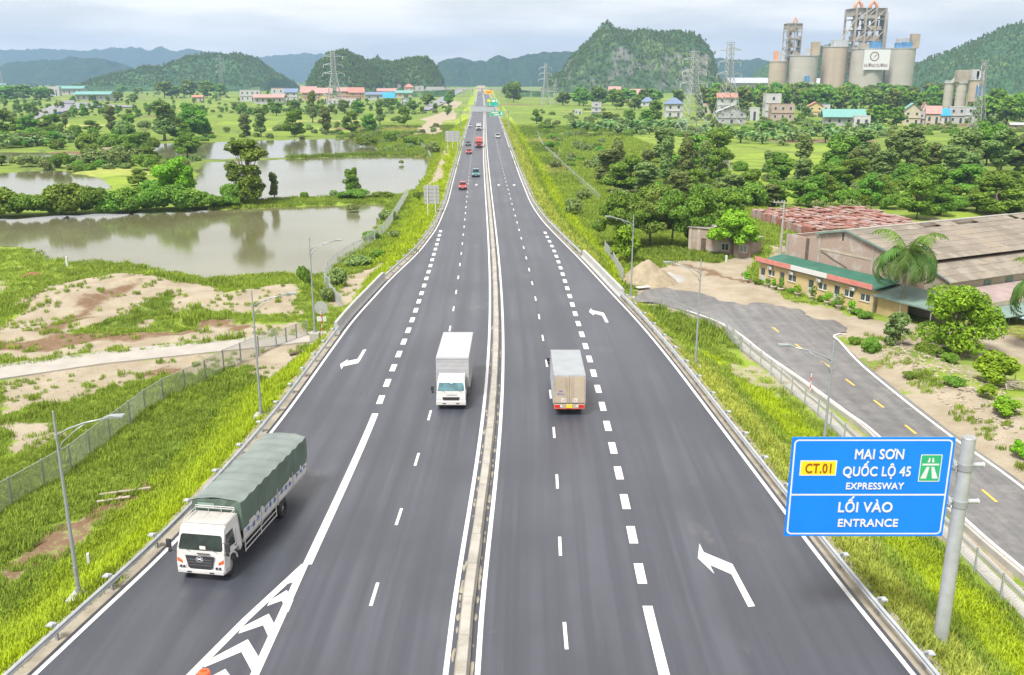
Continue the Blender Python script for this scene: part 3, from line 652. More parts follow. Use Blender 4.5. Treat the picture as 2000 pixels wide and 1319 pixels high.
def leaves_mesh(name, blobs, n, size, mat, seed, up=.35, aspect=.55):
    """leaf quads through the volume of the blobs (centre, radii), denser at the surface"""
    r = np.random.default_rng(seed)
    vol = np.array([b[1][0] * b[1][1] + b[1][0] * b[1][2] for b in blobs]); pr = vol / vol.sum()
    bi = r.choice(len(blobs), n, p=pr)
    cen = np.array([b[0] for b in blobs])[bi]; rad = np.array([b[1] for b in blobs])[bi]
    d = r.normal(size=(n, 3)); d /= np.linalg.norm(d, axis=1)[:, None]
    rr = r.uniform(.55, 1.06, n) ** .6
    p = cen + d * rad * rr[:, None]
    nrm = d * .75 + np.array([0, 0, up]) + r.normal(size=(n, 3)) * .55; nrm /= np.linalg.norm(nrm, axis=1)[:, None]
    t = np.cross(nrm, r.normal(size=(n, 3))); t /= np.linalg.norm(t, axis=1)[:, None]; b = np.cross(nrm, t)
    sz = size * r.uniform(.6, 1.45, n)[:, None]
    v = np.stack([p - t * sz, p + b * sz * aspect + nrm * sz * .15, p + t * sz, p - b * sz * aspect], 1).reshape(-1, 3)
    f = np.arange(n * 4).reshape(-1, 4)
    me = bpy.data.meshes.new(name); me.vertices.add(n * 4); me.vertices.foreach_set('co', v.ravel().astype(np.float32))
    me.loops.add(n * 4); me.polygons.add(n); me.loops.foreach_set('vertex_index', f.ravel().astype(np.int32)); me.polygons.foreach_set('loop_start', np.arange(0, n * 4, 4, dtype=np.int32))
    me.update(calc_edges=True)
    blt = r.uniform(-.18, .18, len(blobs))[bi]
    tone = np.clip(r.uniform(.1, .9, n) * .7 + .2 + blt, 0, 1)
    a = me.attributes.new('tone', 'FLOAT', 'POINT'); a.data.foreach_set('value', np.repeat(tone, 4).astype(np.float32))
    me.materials.append(mat); return me
PROTO = {}
def proto_tree(kind, seed, n, size, mat, trunk=True, H=8.0, Wd=7.0, bark=BARK, style='round'):
    r = random.Random(seed); blobs = []; mb = MB()
    if style == 'round':
        base = H * .1; k = 26
        for i in range(k):
            t = r.random() ** .8; zc = base + (H - base) * (.12 + .80 * t); rw = Wd / 2 * (.95 - .72 * abs(t - .4) ** 1.2)
            a = i * 2.4 + r.uniform(-.4, .4); q = rw * r.uniform(.35, .75)
            b = Wd * r.uniform(.09, .20); blobs.append(((math.cos(a) * q, math.sin(a) * q, zc + r.uniform(-.06, .06) * H), (b, b * r.uniform(.7, 1.1), b * .7)))
    elif style == 'tall':                      # eucalyptus: narrow, ragged, crown in tiers
        base = H * .22; k = 28
        for i in range(k):
            t = (i + r.random()) / k; zc = base + (H - base) * t * .97; rw = Wd / 2 * (.85 - .55 * abs(t - .4))
            a = i * 2.4; q = rw * r.uniform(.1, .7); b = Wd * r.uniform(.09, .18); blobs.append(((math.cos(a) * q, math.sin(a) * q, zc), (b, b, b * 1.05)))
    elif style == 'spread':                    # wide flat crown
        base = H * .42; k = 30
        for i in range(k):
            a = i * 2.4; q = Wd / 2 * math.sqrt((i + .5) / k) * .86; zc = H * (.88 - .32 * (q / (Wd / 2)) ** 2) - r.uniform(0, .38) * H
            b = Wd * r.uniform(.07, .15); blobs.append(((math.cos(a) * q, math.sin(a) * q, zc), (b, b, b * .62)))
    elif style == 'bush':
        k = 22
        for i in range(k):
            a = i * 2.4; q = Wd / 2 * math.sqrt((i + .5) / k) * .72; zc = H * (.62 - .36 * (q / (Wd / 2)) ** 2) + r.uniform(-.2, .16) * H
            b = Wd * r.uniform(.09, .18); blobs.append(((math.cos(a) * q, math.sin(a) * q, zc), (b, b, min(b, H * .33))))
    elif style == 'tiers':                     # several separate leaf masses on bare stems
        for cx, cz, rw, rh in ((-.5, .86, .6, .16), (.55, .8, .65, .14), (0, .95, .5, .1), (-.85, .42, .5, .24), (-.55, .16, .6, .17), (.35, .5, .42, .15), (.5, .25, .5, .2), (1.05, .62, .24, .06), (1.0, .3, .38, .2)):
            for q in range(7): blobs.append(((cx * Wd / 2 + r.uniform(-.3, .3) * rw * Wd, r.uniform(-.3, .3) * rw * Wd, cz * H + r.uniform(-.6, .6) * rh * H), (rw * Wd * .21, rw * Wd * .21, rh * H * .42)))
    crown = leaves_mesh('crown', blobs, n, size, mat, seed)
    trunk_me = None
    if trunk:
        tr = .018 * H + .05; sw = [(0, 0, -.4), (r.uniform(-.1, .1), r.uniform(-.1, .1), H * .2), (r.uniform(-.3, .3), r.uniform(-.3, .3), H * .5), (r.uniform(-.3, .3), r.uniform(-.3, .3), H * .85)]
        mb.tube(sw, [tr * 1.25, tr, tr * .7, tr * .25], 7)
        for b in blobs[::2]:
            s_ = Vector(sw[1]).lerp(Vector(sw[2]), r.random()); e = Vector(b[0]); m_ = s_.lerp(e, .5) + Vector((0, 0, -.04 * H))
            mb.tube([s_, m_, e], [tr * .42, tr * .28, tr * .1], 5)
        trunk_me = mb.mesh('trunk', bark, smooth=True)
    PROTO[kind] = (crown, trunk_me, H, Wd)
for i in range(3):
    proto_tree(f'round{i}', 11 + i, 8200, .2, LF['round']); proto_tree(f'far{i}', 21 + i, 1500, .46, LF['round'])
    proto_tree(f'tall{i}', 31 + i, 7200, .22, LF['grey'], H=13, Wd=6, bark=BARKG, style='tall')
    proto_tree(f'bush{i}', 41 + i, 6000, .18, LF['round'], trunk=False, H=4, Wd=5.5, style='bush')
    proto_tree(f'pale{i}', 51 + i, 1900, .28, LF['grey'], trunk=False, H=3.5, Wd=5, style='bush')
    proto_tree(f'fargrey{i}', 61 + i, 1700, .52, LF['olive'], H=12, Wd=7, bark=BARKG, style='tall')
proto_tree('spread0', 71, 10000, .22, LF['round'], H=9, Wd=12, style='spread'); proto_tree('spread1', 72, 10000, .22, LF['olive'], H=9, Wd=12, style='spread')
proto_tree('bright0', 73, 8000, .19, LF['bright'], H=7, Wd=7); proto_tree('bright1', 74, 7500, .19, LF['bright'], H=6.5, Wd=7.5, style='spread')
proto_tree('brightbush', 75, 3600, .24, LF['bright'], trunk=False, H=6, Wd=5, style='bush')
proto_tree('tiers', 76, 10500, .26, LF['round'], H=13, Wd=9, style='tiers')
proto_tree('garden', 77, 9000, .17, LF['bright'], H=7.2, Wd=8.6, style='round')
proto_tree('shrub', 78, 2200, .15, LF['banana'], H=3.2, Wd=3.2, style='round')
def tree(kind, X, Y, h, w, label, cat='tree', group=None, z=None, name=None):
    cm, tm, H, Wd = PROTO[kind]
    z = float(ground(X, Y)) if z is None else z
    nm = name or ('bush' if tm is None else 'tree')
    t = thing(nm, label, cat, (X, Y, z - .05), rnd.uniform(0, 6.28), group); t.scale = (w / Wd, w / Wd, h / H)
    part('foliage' if tm is None else 'crown', cm, t)
    if tm: part('trunk', tm, t)
    return t
def ptree(kind, bx, by, ty, wpx, label, group=None, z=ZB, cat=None, name=None):
    X, Y = at(bx, by, z); h = height(Y, ty) - z; w = wpx / FOC * depth(Y, z)
    bush = PROTO[kind][1] is None
    return tree(kind, X, Y, max(h, .5), w, label, cat or ('bush' if bush else 'tree'), group, None, name)
# ------------------------------------------------------------------ trees, left of the road
G1 = 'dark bushes of the hedge on the pond dike'
hb = [(5, 424, 358, 66), (44, 423, 370, 54), (84, 421, 373, 52), (130, 419, 346, 74), (176, 417, 357, 62), (214, 415, 366, 54), (256, 413, 356, 58), (294, 412, 362, 56), (332, 410, 352, 58), (374, 408, 362, 56), (410, 406, 374, 50), (440, 404, 380, 44)]
for i, (bx, by, ty, w) in enumerate(hb):
    lb = 'tallest rounded dark bush of the hedge on the pond dike' if i == 3 else 'dense dark green bush in the hedge on the pond dike'
    ptree(f'bush{i % 3}', bx, by, ty, w * 1.4, lb, G1)
ptree('bright0', 345, 398, 303, 92, 'bright green rounded tree rising from the dike hedge')
ptree('tiers', 484, 396, 276, 118, 'tall tree with leaf masses in tiers at the end of the dike hedge')
ptree('tall1', 503, 393, 325, 40, 'narrow dark tree beside the tall tiered tree on the dike'); ptree('tall2', 536, 391, 338, 32, 'small slim tree standing apart on the dike right of the tiered tree')
ptree('bush1', 455, 398, 352, 50, 'greyish bush under the tall tiered tree on the dike'); ptree('round1', 688, 378, 328, 40, 'lone small round tree on the bank between two ponds')
ptree('bush0', 595, 388, 373, 20, 'little round shrub on the dike between two ponds'); ptree('pale0', 652, 384, 371, 18, 'thin pale shrub on the dike near the lone round tree')
ptree('bush2', 690, 388, 366, 70, 'low shrubs under the lone round tree on the dike'); ptree('bush0', 745, 386, 372, 50, 'low leafy shrub at the road end of the dike')
ptree('olivebush' if 'olivebush' in PROTO else 'pale1', 690, 412, 398, 30, 'small rusty clump of weeds standing in the near pond')
ptree('pale2', 784, 320, 311, 12, 'tiny green islet bush in the grey pond')
GL = 'trees growing behind the ponds on the left'
for i, (k, bx, by, ty, w, lb) in enumerate([
 ('round0', 10, 264, 216, 62, 'round dark tree at the far left picture edge behind the ponds'), ('round1', 60, 264, 223, 52, 'round dark tree left of a slim upright tree'), ('round2', 105, 262, 222, 46, 'round dark tree above the banana plants on the left'),
 ('tall0', 128, 250, 221, 22, 'small upright tree near the blue car on the far left road'), ('round0', 180, 258, 236, 40, 'low round tree behind the pond bushes'), ('tall1', 219, 262, 208, 36, 'dark upright tree standing behind the pond bushes'),
 ('round2', 252, 262, 222, 36, 'pale round tree right of the dark upright tree'), ('tall2', 322, 275, 197, 74, 'large pointed tree, highest on the left behind the ponds'), ('round1', 376, 268, 201, 68, 'large round crowned tree beside the large pointed one'),
 ('round0', 345, 272, 228, 56, 'lower tree in front of the two large ones behind the ponds'), ('round1', 398, 266, 230, 40, 'small tree at the right of the two large ones'),
 ('bush0', 178, 292, 254, 64, 'dense dark bush left in the clump behind the pond'), ('bush1', 224, 294, 255, 62, 'dense dark bush in the middle of the clump behind the pond'), ('round2', 268, 300, 257, 66, 'broad dark tree right in the clump behind the pond'),
 ('bush2', 296, 296, 264, 40, 'dark bush overhanging the far pond'), ('round1', 366, 306, 257, 62, 'leaning round tree between two ponds'),
 ('pale0', 188, 318, 286, 54, 'grey green bush beside a thatched hut'), ('pale1', 236, 326, 290, 50, 'grey green bush right of the thatched hut'), ('bush1', 285, 332, 296, 56, 'mid green bush between left pond and bright tree'),
 ('bush2', 320, 345, 310, 50, 'mid green bush behind the bright tree'), ('pale2', 52, 326, 299, 52, 'bushy clump between two narrow ponds at the left'), ('pale0', 100, 322, 304, 40, 'reedy clump between two narrow ponds at the left'), ('pale1', 140, 318, 300, 36, 'reedy clump right of the narrow back pond'),
 ('round0', 270, 362, 330, 50, 'bush at the right end of the left pond'), ('bush0', 300, 385, 345, 60, 'bush standing behind the dike hedge'),
 ('far0', 58, 222, 200, 30, 'small tree by the far left road'), 
 ('tall0', 480, 266, 222, 36, 'slim tree left in the row beyond the far pond'), ('tall1', 510, 268, 210, 46, 'bushy tree second in the row beyond the far pond'), ('round2', 575, 268, 213, 54, 'round tree with a bare trunk beyond the far pond'),
 ('tall2', 611, 240, 178, 32, 'tall tree in front of the red roofed village'), ('tall0', 638, 264, 208, 38, 'upright tree beside the foot of the white pylon'), ('round0', 686, 262, 218, 40, 'round tree right of the white pylon foot'), ('round1', 722, 258, 222, 36, 'round tree further right of the white pylon foot'),
 ('tall1', 742, 246, 194, 32, 'pale upright tree near the end of the far pond'), ('round2', 790, 246, 207, 34, 'tree near the sandy embankment on the left'), ('bush0', 762, 278, 252, 34, 'bush at the right end of the far pond'), ('bush1', 806, 286, 262, 44, 'bush between far pond and embankment'),
 ('bush2', 715, 284, 262, 50, 'bush on the bank of the far pond'), ('pale0', 845, 300, 276, 34, 'bush below the left embankment slope'), ('far1', 836, 208, 184, 32, 'tree beside the curved side road in the distance'), ('far2', 876, 207, 184, 22, 'small round tree on the distant left embankment'),
 ('pale1', 775, 240, 226, 26, 'low bush by the far sandy patch'), ('far0', 700, 226, 198, 34, 'tree below the pink house row'), ('far1', 672, 222, 196, 28, 'tree in front of the pink house row'), ('far2', 540, 226, 200, 34, 'tree in front of the white block at the village edge'), ('far0', 575, 222, 196, 30, 'tree below the blue roofed house'),
 ('far1', 760, 214, 192, 34, 'tree below the blue barrel roof'), ('far2', 806, 216, 196, 30, 'tree in front of the teal roof'), ('far1', 470, 226, 206, 24, 'small tree near the village at its left end'), ('far0', 880, 196, 178, 18, 'tiny tree near the distant side road'),
]):
    ptree(k, bx, by, ty, w, lb, GL)
# far woods on the left: trees in rows, too alike to tell apart
GF = 'trees of the far wood on the left plain'
for bx, by, ty, w in [(322, 192, 160, 50), (372, 190, 158, 42), (405, 192, 159, 40), (430, 190, 164, 34), (345, 192, 168, 30), (12, 198, 168, 52), (45, 196, 167, 50), (78, 195, 170, 44), (98, 193, 174, 26), (150, 178, 164, 30), (180, 176, 164, 30), (240, 182, 168, 26), (270, 186, 172, 26), (232, 200, 180, 24), (262, 202, 184, 22)]:
    ptree(f'far{rnd.randrange(3)}', bx, by, ty, w, 'small tree of the far wood on the left plain', GF)

# ------------------------------------------------------------------ trees, right of the road
GR = 'trees growing right of the embankment'
for i, (k, bx, by, ty, w, lb) in enumerate([
 ('spread0', 1215, 486, 372, 112, 'broad dark tree nearest the expressway in the big grove'), ('spread1', 1268, 482, 363, 122, 'broad olive tree at the middle of the big grove'), ('spread0', 1312, 484, 366, 104, 'broad dark tree with a thick trunk in the big grove'),
 ('round1', 1366, 486, 362, 88, 'dark tree shading the old brick hut'), ('round2', 1418, 470, 366, 90, 'dark tree behind the old brick hut'), ('bright1', 1430, 500, 402, 108, 'bright green tree leaning over the end of the old hut'),
 ('brightbush', 1221, 516, 421, 64, 'bright green bushy tree behind the first right hand lamp post'),
 ('tall0', 1206, 360, 272, 44, 'dark upright tree at the left end of the right hand wood'), ('round0', 1230, 378, 304, 62, 'round pale green tree at the left end of the wood'), ('tall1', 1262, 350, 292, 40, 'slender tree behind the round pale green one'), ('tall2', 1300, 362, 268, 54, 'tall grey green tree in the wood by the pylon'), ('tall0', 1340, 360, 270, 48, 'tall grey green tree right below the nearer pylon'), ('tall1', 1372, 362, 276, 44, 'tall grey green tree left of the utility pole'), ('round0', 1402, 362, 290, 56, 'dark round tree behind the utility pole in the field'),
 ('bush2', 1285, 398, 352, 80, 'low leafy bush behind the big grove'), ('bush1', 1345, 398, 350, 70, 'low leafy bush behind the brick hut trees'),
 ('tall2', 1500, 345, 294, 46, 'pale feathery tree in the yellow field'), ('tall1', 1566, 350, 262, 54, 'tall pale feathery tree right in the yellow field'), ('tall0', 1530, 352, 312, 44, 'lower feathery tree in the yellow field'),
 ('tall0', 1668, 352, 288, 42, 'narrow tree left of the bamboo wood'), ('tall1', 1702, 350, 280, 46, 'tall grey tree of the bamboo wood, left side'), ('tall2', 1738, 352, 264, 60, 'tall grey tree of the bamboo wood, highest one'), ('tall0', 1778, 352, 274, 56, 'tall grey tree of the bamboo wood, middle'), ('tall1', 1822, 352, 280, 60, 'tall grey tree of the bamboo wood, right of middle'), ('tall2', 1864, 350, 284, 56, 'tall grey tree of the bamboo wood, right side'), ('tall0', 1902, 350, 290, 50, 'tall grey tree next to the rightmost wood'), ('tall1', 1955, 336, 258, 44, 'dark upright tree at the right picture edge'), ('tall2', 1990, 336, 264, 46, 'pale upright tree cut by the right picture edge'),
 ('bush0', 1470, 404, 346, 64, 'leafy bush beside the tile stacks, left end'), ('round1', 1516, 402, 350, 60, 'leafy tree beside the tile stacks'), ('round2', 1562, 402, 352, 60, 'leafy tree over the tile stacks'), ('round0', 1610, 402, 344, 62, 'dark leafy tree behind the middle of the tile stacks'), ('bush1', 1652, 408, 362, 56, 'bush behind the tile stacks'), ('round1', 1698, 402, 338, 58, 'leafy tree behind the right end of the tile stacks'),
 ('round2', 1790, 428, 338, 98, 'dark dense round tree behind the warehouse roof'), ('bush2', 1740, 408, 372, 50, 'bush left of the dense round tree behind the warehouse'), ('round0', 1946, 420, 344, 118, 'large dense tree behind the warehouse at the right edge'), ('bush1', 1870, 412, 378, 60, 'olive bush between the two dense trees behind the warehouse'),
 ('round1', 1500, 262, 235, 34, 'dark square crowned tree in the banana field'), ('round0', 1048, 242, 215, 28, 'dark round tree in the marsh beside the road'), ('far0', 1003, 200, 160, 40, 'tree close to the distant right embankment'), ('far1', 990, 196, 166, 26, 'smaller tree close to the distant right embankment'), ('bush2', 1068, 252, 240, 34, 'low bush right of the round marsh tree'),
 ('pale1', 1120, 420, 385, 40, 'weedy bush on the right embankment foot'), ('pale0', 1085, 330, 310, 26, 'weedy bush by the right hand ditch'), ('pale2', 1140, 392, 366, 30, 'weedy bush by the right hand fence'), ('bush1', 1072, 290, 272, 24, 'green bush by the far end of the ditch'),
 ('far2', 1140, 208, 178, 36, 'dark tree near the narrow grey tower house'), ('far0', 1170, 206, 172, 36, 'tree behind the narrow grey tower house'), ('far1', 1205, 214, 178, 40, 'tree right of the narrow grey tower house'), ('far2', 1240, 216, 190, 36, 'tree in front of the pink roofed house'), ('far0', 1280, 240, 196, 36, 'tree left of the white house with the blue roof'), ('far1', 1228, 240, 214, 30, 'tree in front of the blue roofed cottage'), ('far2', 1185, 240, 218, 30, 'tree by the banana field edge'), ('far0', 1262, 242, 214, 34, 'tree below the blue roofed cottage'),
 ('far1', 1370, 234, 208, 26, 'small tree between pylon and tall white house'), ('far2', 1453, 236, 212, 22, 'small tree left of the white tower house'), ('far0', 1572, 232, 208, 26, 'small tree left of the yellow house'), ('far1', 1718, 246, 206, 50, 'dark trees right of the green roofed shed'), ('far2', 1750, 248, 208, 44, 'round tree left of the green gabled house'), ('far0', 1697, 244, 214, 36, 'round tree over the green shed end'),
 ('far1', 1925, 244, 190, 60, 'dense tree right of the far pylon'), ('far2', 1965, 246, 188, 60, 'dense tree at the right edge near the small silo'), ('far0', 1990, 240, 180, 50, 'dense tree at the right edge behind the houses'), ('far1', 1900, 236, 200, 36, 'tree behind the grey houses at the right'), ('far2', 1940, 226, 172, 60, 'tree rising behind the right edge trees'),
]):
    ptree(k, bx, by, ty, w, lb, GR)
GB = 'trees of the dense belt in front of the cement works'
for row, (by, n, x0, x1) in enumerate(((222, 17, 1375, 1870), (212, 18, 1350, 1860), (204, 18, 1385, 1880), (206, 8, 1090, 1330))):
    for i in range(n):
        bx = x0 + (x1 - x0) * (i + rnd.uniform(.15, .85)) / n
        ty = (176, 170, 166, 174)[row] + rnd.uniform(-5, 6)
        ptree(rnd.choice(['far0', 'far1', 'far2', 'fargrey0', 'fargrey1']), bx, by, ty, rnd.uniform(36, 52), 'green tree of the dense belt in front of the cement works', GB)
# near the yellow house
ptree('garden', 1868, 694, 556, 168, 'round bright garden tree with a short thick trunk by the dirt yard')
ptree('shrub', 1746, 678, 614, 62, 'small feathery tree at the corner of the service road'); ptree('brightbush', 1942, 752, 674, 96, 'large green bush on the bank right of the garden tree')
ptree('brightbush', 1960, 832, 788, 60, 'grassy green clump on the rubble bank at the right edge'); ptree('brightbush', 1925, 800, 772, 40, 'small green clump on the rubble bank'); ptree('brightbush', 1990, 900, 856, 40, 'green clump on the bank at the right picture edge')
for i, (bx, by, ty, w) in enumerate([(1700, 690, 655, 40), (1668, 672, 654, 26), (1810, 702, 678, 60), (1852, 712, 690, 40), (1780, 745, 730, 40), (1860, 772, 752, 46), (1845, 690, 676, 30)]):
    ptree('bush%d' % (i % 3), bx, by, ty, w, 'low green weed clump on the rubble bank beside the service road', 'weed clumps on the rubble bank')
for i, (bx, by, ty, w) in enumerate([(760, 430, 408, 44), (725, 470, 448, 40), (700, 520, 494, 60), (740, 505, 485, 36), (660, 560, 520, 44), (595, 570, 525, 30), (640, 590, 560, 30), (820, 395, 372, 30), (770, 465, 448, 34)]):
    ptree(('bush%d' if i % 2 else 'pale%d') % (i % 3), bx, by, ty, w, 'green weedy bush along the picket fence of the left embankment', 'weedy bushes along the picket fence')
# ------------------------------------------------------------------ far treelines that read as one mass
def scatter(name, pts, protos, label, smin=.8, smax=1.2, seed=0, scl=None, tilt=.12):
    r = np.random.default_rng(seed); n = len(pts)
    me = bpy.data.meshes.new(name); me.vertices.add(n); me.vertices.foreach_set('co', np.array(pts, np.float32).ravel())
    s_ = r.uniform(smin, smax, n) if scl is None else np.array(scl)
    rot = np.stack([r.uniform(-tilt, tilt, n), r.uniform(-tilt, tilt, n), r.uniform(0, 6.283, n)], -1)
    a = me.attributes.new('scl', 'FLOAT', 'POINT'); a.data.foreach_set('value', s_.astype(np.float32))
    a = me.attributes.new('rot', 'FLOAT_VECTOR', 'POINT'); a.data.foreach_set('vector', rot.astype(np.float32).ravel())
    a = me.attributes.new('pick', 'INT', 'POINT'); a.data.foreach_set('value', r.integers(0, len(protos), n).astype(np.int32))
    o = link(bpy.data.objects.new(name, me))
    coll = bpy.data.collections.new(name + '_kinds')
    for i, (pm, mat) in enumerate(protos):
        po = bpy.data.objects.new(f'{name}_kind_{i}', pm); coll.objects.link(po)
    ng = bpy.data.node_groups.new(name, 'GeometryNodeTree')
    ng.interface.new_socket('Geometry', in_out='INPUT', socket_type='NodeSocketGeometry'); ng.interface.new_socket('Geometry', in_out='OUTPUT', socket_type='NodeSocketGeometry')
    gi = ng.nodes.new('NodeGroupInput'); go = ng.nodes.new('NodeGroupOutput')
    ip = ng.nodes.new('GeometryNodeInstanceOnPoints'); ci = ng.nodes.new('GeometryNodeCollectionInfo')
    ci.inputs['Collection'].default_value = coll; ci.inputs['Separate Children'].default_value = True; ci.inputs['Reset Children'].default_value = True
    def attr(nm, t):
        q = ng.nodes.new('GeometryNodeInputNamedAttribute'); q.data_type = t; q.inputs['Name'].default_value = nm; return q.outputs['Attribute']
    L = ng.links.new
    L(gi.outputs[0], ip.inputs['Points']); L(ci.outputs[0], ip.inputs['Instance']); ip.inputs['Pick Instance'].default_value = True
    L(attr('pick', 'INT'), ip.inputs['Instance Index']); L(attr('scl', 'FLOAT'), ip.inputs['Scale'])
    e2r = ng.nodes.new('FunctionNodeEulerToRotation'); L(attr('rot', 'FLOAT_VECTOR'), e2r.inputs[0]); L(e2r.outputs[0], ip.inputs['Rotation'])
    L(ip.outputs[0], go.inputs[0])
    md = o.modifiers.new('scatter', 'NODES'); md.node_group = ng
    return tag(o, label, kind='stuff')
def band(x0, x1, y0, y1, n, seed, avoid=True):
    r = np.random.default_rng(seed); pts = []
    while len(pts) < n:
        px, py = r.uniform(x0, x1), y0 + (y1 - y0) * r.random()
        X, Y = at(px, py, ZB)
        if abs(X - float(C(Y))) < 26: continue
        if near_ponds(np.array([X]), np.array([Y]))[0]: continue
        pts.append((X, Y, float(ground(X, Y)) - .4))
    return pts
FT = [(PROTO[k][0], None) for k in ('far0', 'far1', 'far2', 'fargrey0')]
BS = [(PROTO[k][0], None) for k in ('pale0', 'pale1', 'pale2', 'bush0')]
GW = 'trees filling the wood on the right'
for (n, x0, x1, y0, y1, h0, h1, kinds, lb) in ((13, 1640, 2040, 318, 362, 60, 92, ('tall0', 'tall1', 'tall2', 'tall0', 'round1'), 'grey green tree in the thick of the bamboo wood on the right'), (11, 1455, 1770, 350, 412, 42, 66, ('round0', 'round1', 'round2', 'tall1'), 'leafy tree in the thicket behind the tile stacks'), (9, 1180, 1440, 318, 420, 54, 80, ('round0', 'round2', 'tall1', 'tall2'), 'leafy tree in the thick of the big grove'), (14, 1800, 2040, 372, 424, 40, 70, ('round0', 'round1', 'bush2'), 'leafy tree in the thicket behind the warehouse roof')):
    for i in range(n):
        by = rnd.uniform(y0, y1); h_ = rnd.uniform(h0, h1); ptree(rnd.choice(kinds), x0 + (x1 - x0) * (i + rnd.random()) / n, by, by - h_, h_ * rnd.uniform(.95, 1.45), lb, GW)
for i in range(46):
    bx, by = rnd.uniform(-10, 300), rnd.uniform(252, 330); X, Y = at(bx, by, ZB)
    if near_ponds(np.array([X]), np.array([Y + 1])).any(): continue
    h_ = rnd.uniform(16, 34); ptree(rnd.choice(('bush0', 'bush1', 'round0', 'pale1', 'tall1')), bx, by, by - h_, h_ * rnd.uniform(1.0, 1.7), 'leafy shrub in the thicket around the left ponds', 'shrubs of the thicket around the left ponds')
scatter('far_woods', band(-900, 880, 163, 173, 1300, 3), FT, 'far woods and orchards on the left plain', .7, 1.25, 4)
scatter('far_woods', band(1090, 2800, 164, 178, 700, 5), FT, 'far woods on the right plain', .8, 1.4, 6)
scatter('far_woods', band(880, 1090, 163, 168, 60, 7), FT, 'far woods around the end of the road', .7, 1.1, 8)
scatter('village_shrubbery', band(440, 880, 184, 226, 230, 9) + band(-40, 440, 170, 232, 260, 10) + band(-800, -40, 170, 330, 420, 31), [FT[0], FT[1]] + BS[:3], 'shrubbery scattered over the left fields', .5, 1.05, 11)
scatter('field_shrubbery', band(1110, 2050, 226, 268, 420, 12) + band(1180, 2050, 330, 420, 120, 13) + band(1040, 1180, 215, 330, 70, 18) + band(2050, 2700, 226, 420, 320, 32), BS, 'shrubbery scattered over the right fields', .55, 1.0, 14)
scatter('field_shrubbery', band(-40, 420, 255, 335, 120, 15) + band(440, 880, 246, 300, 70, 16), BS, 'shrubbery and reeds around the ponds', .5, .95, 17)
rb = np.random.default_rng(33); hp = []
# bushes clothing the limestone hills, so that their outlines read as foliage
dg = bpy.context.evaluated_depsgraph_get()
for o in [q for q in COL.objects if q.name.split('.')[0] == 'hill']:
    if o.location.length > 0: continue
    co = np.empty(len(o.data.vertices) * 3, np.float32); o.data.vertices.foreach_get('co', co); co = co.reshape(-1, 3)
    if 1700 < co[:, 1].mean() < 2450:
        w = co[(co[:, 2] > 6) & (co[:, 1] < co[:, 1].mean() + 60)]
        k = min(len(w), 2600); sel = w[rb.choice(len(w), k, replace=False)]
        hp += [tuple(p + rb.normal(size=3) * (1.5, 1.5, .3)) for p in sel]
scatter('hill_scrub', hp, [FT[0], FT[1], FT[3]], 'scrub and small trees clothing the limestone hills', .3, .75, 35)
# ------------------------------------------------------------------ grass and weeds near the road

def grass_mat(name):
    m, nt, b = nodes(name); pos = posn(nt)
    ay = N(nt, 'ShaderNodeAttribute', attribute_name='yel'); ay.attribute_type = 'INSTANCER'; ad = N(nt, 'ShaderNodeAttribute', attribute_name='dry'); ad.attribute_type = 'INSTANCER'
    c = grass_color(nt, ay.outputs['Fac'], ad.outputs['Fac'], pos)
    oi = nt.nodes.new('ShaderNodeObjectInfo'); hs = nt.nodes.new('ShaderNodeHueSaturation'); nt.links.new(c, hs.inputs['Color'])
    nt.links.new(math_(nt, 'MULTIPLY_ADD', oi.outputs['Random'], .5, .85), hs.inputs['Value']); hs.inputs['Saturation'].default_value = 1.0
    nt.links.new(hs.outputs[0], b.inputs['Base Color']); b.inputs['Roughness'].default_value = .6; b.inputs['Specular IOR Level'].default_value = .15
    tr = nt.nodes.new('ShaderNodeBsdfTranslucent'); nt.links.new(hs.outputs[0], tr.inputs[0])
    ms = nt.nodes.new('ShaderNodeMixShader'); ms.inputs[0].default_value = .3
    nt.links.new(b.outputs[0], ms.inputs[1]); nt.links.new(tr.outputs[0], ms.inputs[2]); nt.links.new(ms.outputs[0], nt.nodes['Material Output'].inputs[0])
    return m
GM = grass_mat('grass_blade')
def tuft(seed, n, h, spread, wd, lean):
    r = random.Random(seed); vs, fs = [], []
    for i in range(n):
        a = r.uniform(0, 6.28); q = spread * math.sqrt(r.random()); x, y = math.cos(a) * q, math.sin(a) * q
        hh = h * r.uniform(.55, 1.15); l = lean * r.uniform(.2, 1) * hh; b = r.uniform(0, 6.28); dx, dy = math.cos(b) * l, math.sin(b) * l
        wx, wy = -math.sin(b) * wd, math.cos(b) * wd; k = len(vs)
        vs += [(x - wx, y - wy, -.05), (x + wx, y + wy, -.05), (x + dx * .4 + wx * .8, y + dy * .4 + wy * .8, hh * .6), (x + dx * .4 - wx * .8, y + dy * .4 - wy * .8, hh * .6), (x + dx, y + dy, hh)]
        fs += [(k, k + 1, k + 2, k + 3), (k + 3, k + 2, k + 4)]
    me = bpy.data.meshes.new('tuft'); me.from_pydata(vs, [], fs); me.materials.append(GM); return me
TUFT = [(tuft(i, 24, .26, .42, .022, .7), None) for i in range(4)]
WEED = [(tuft(10 + i, 34, .6, .45, .032, .6), None) for i in range(3)]
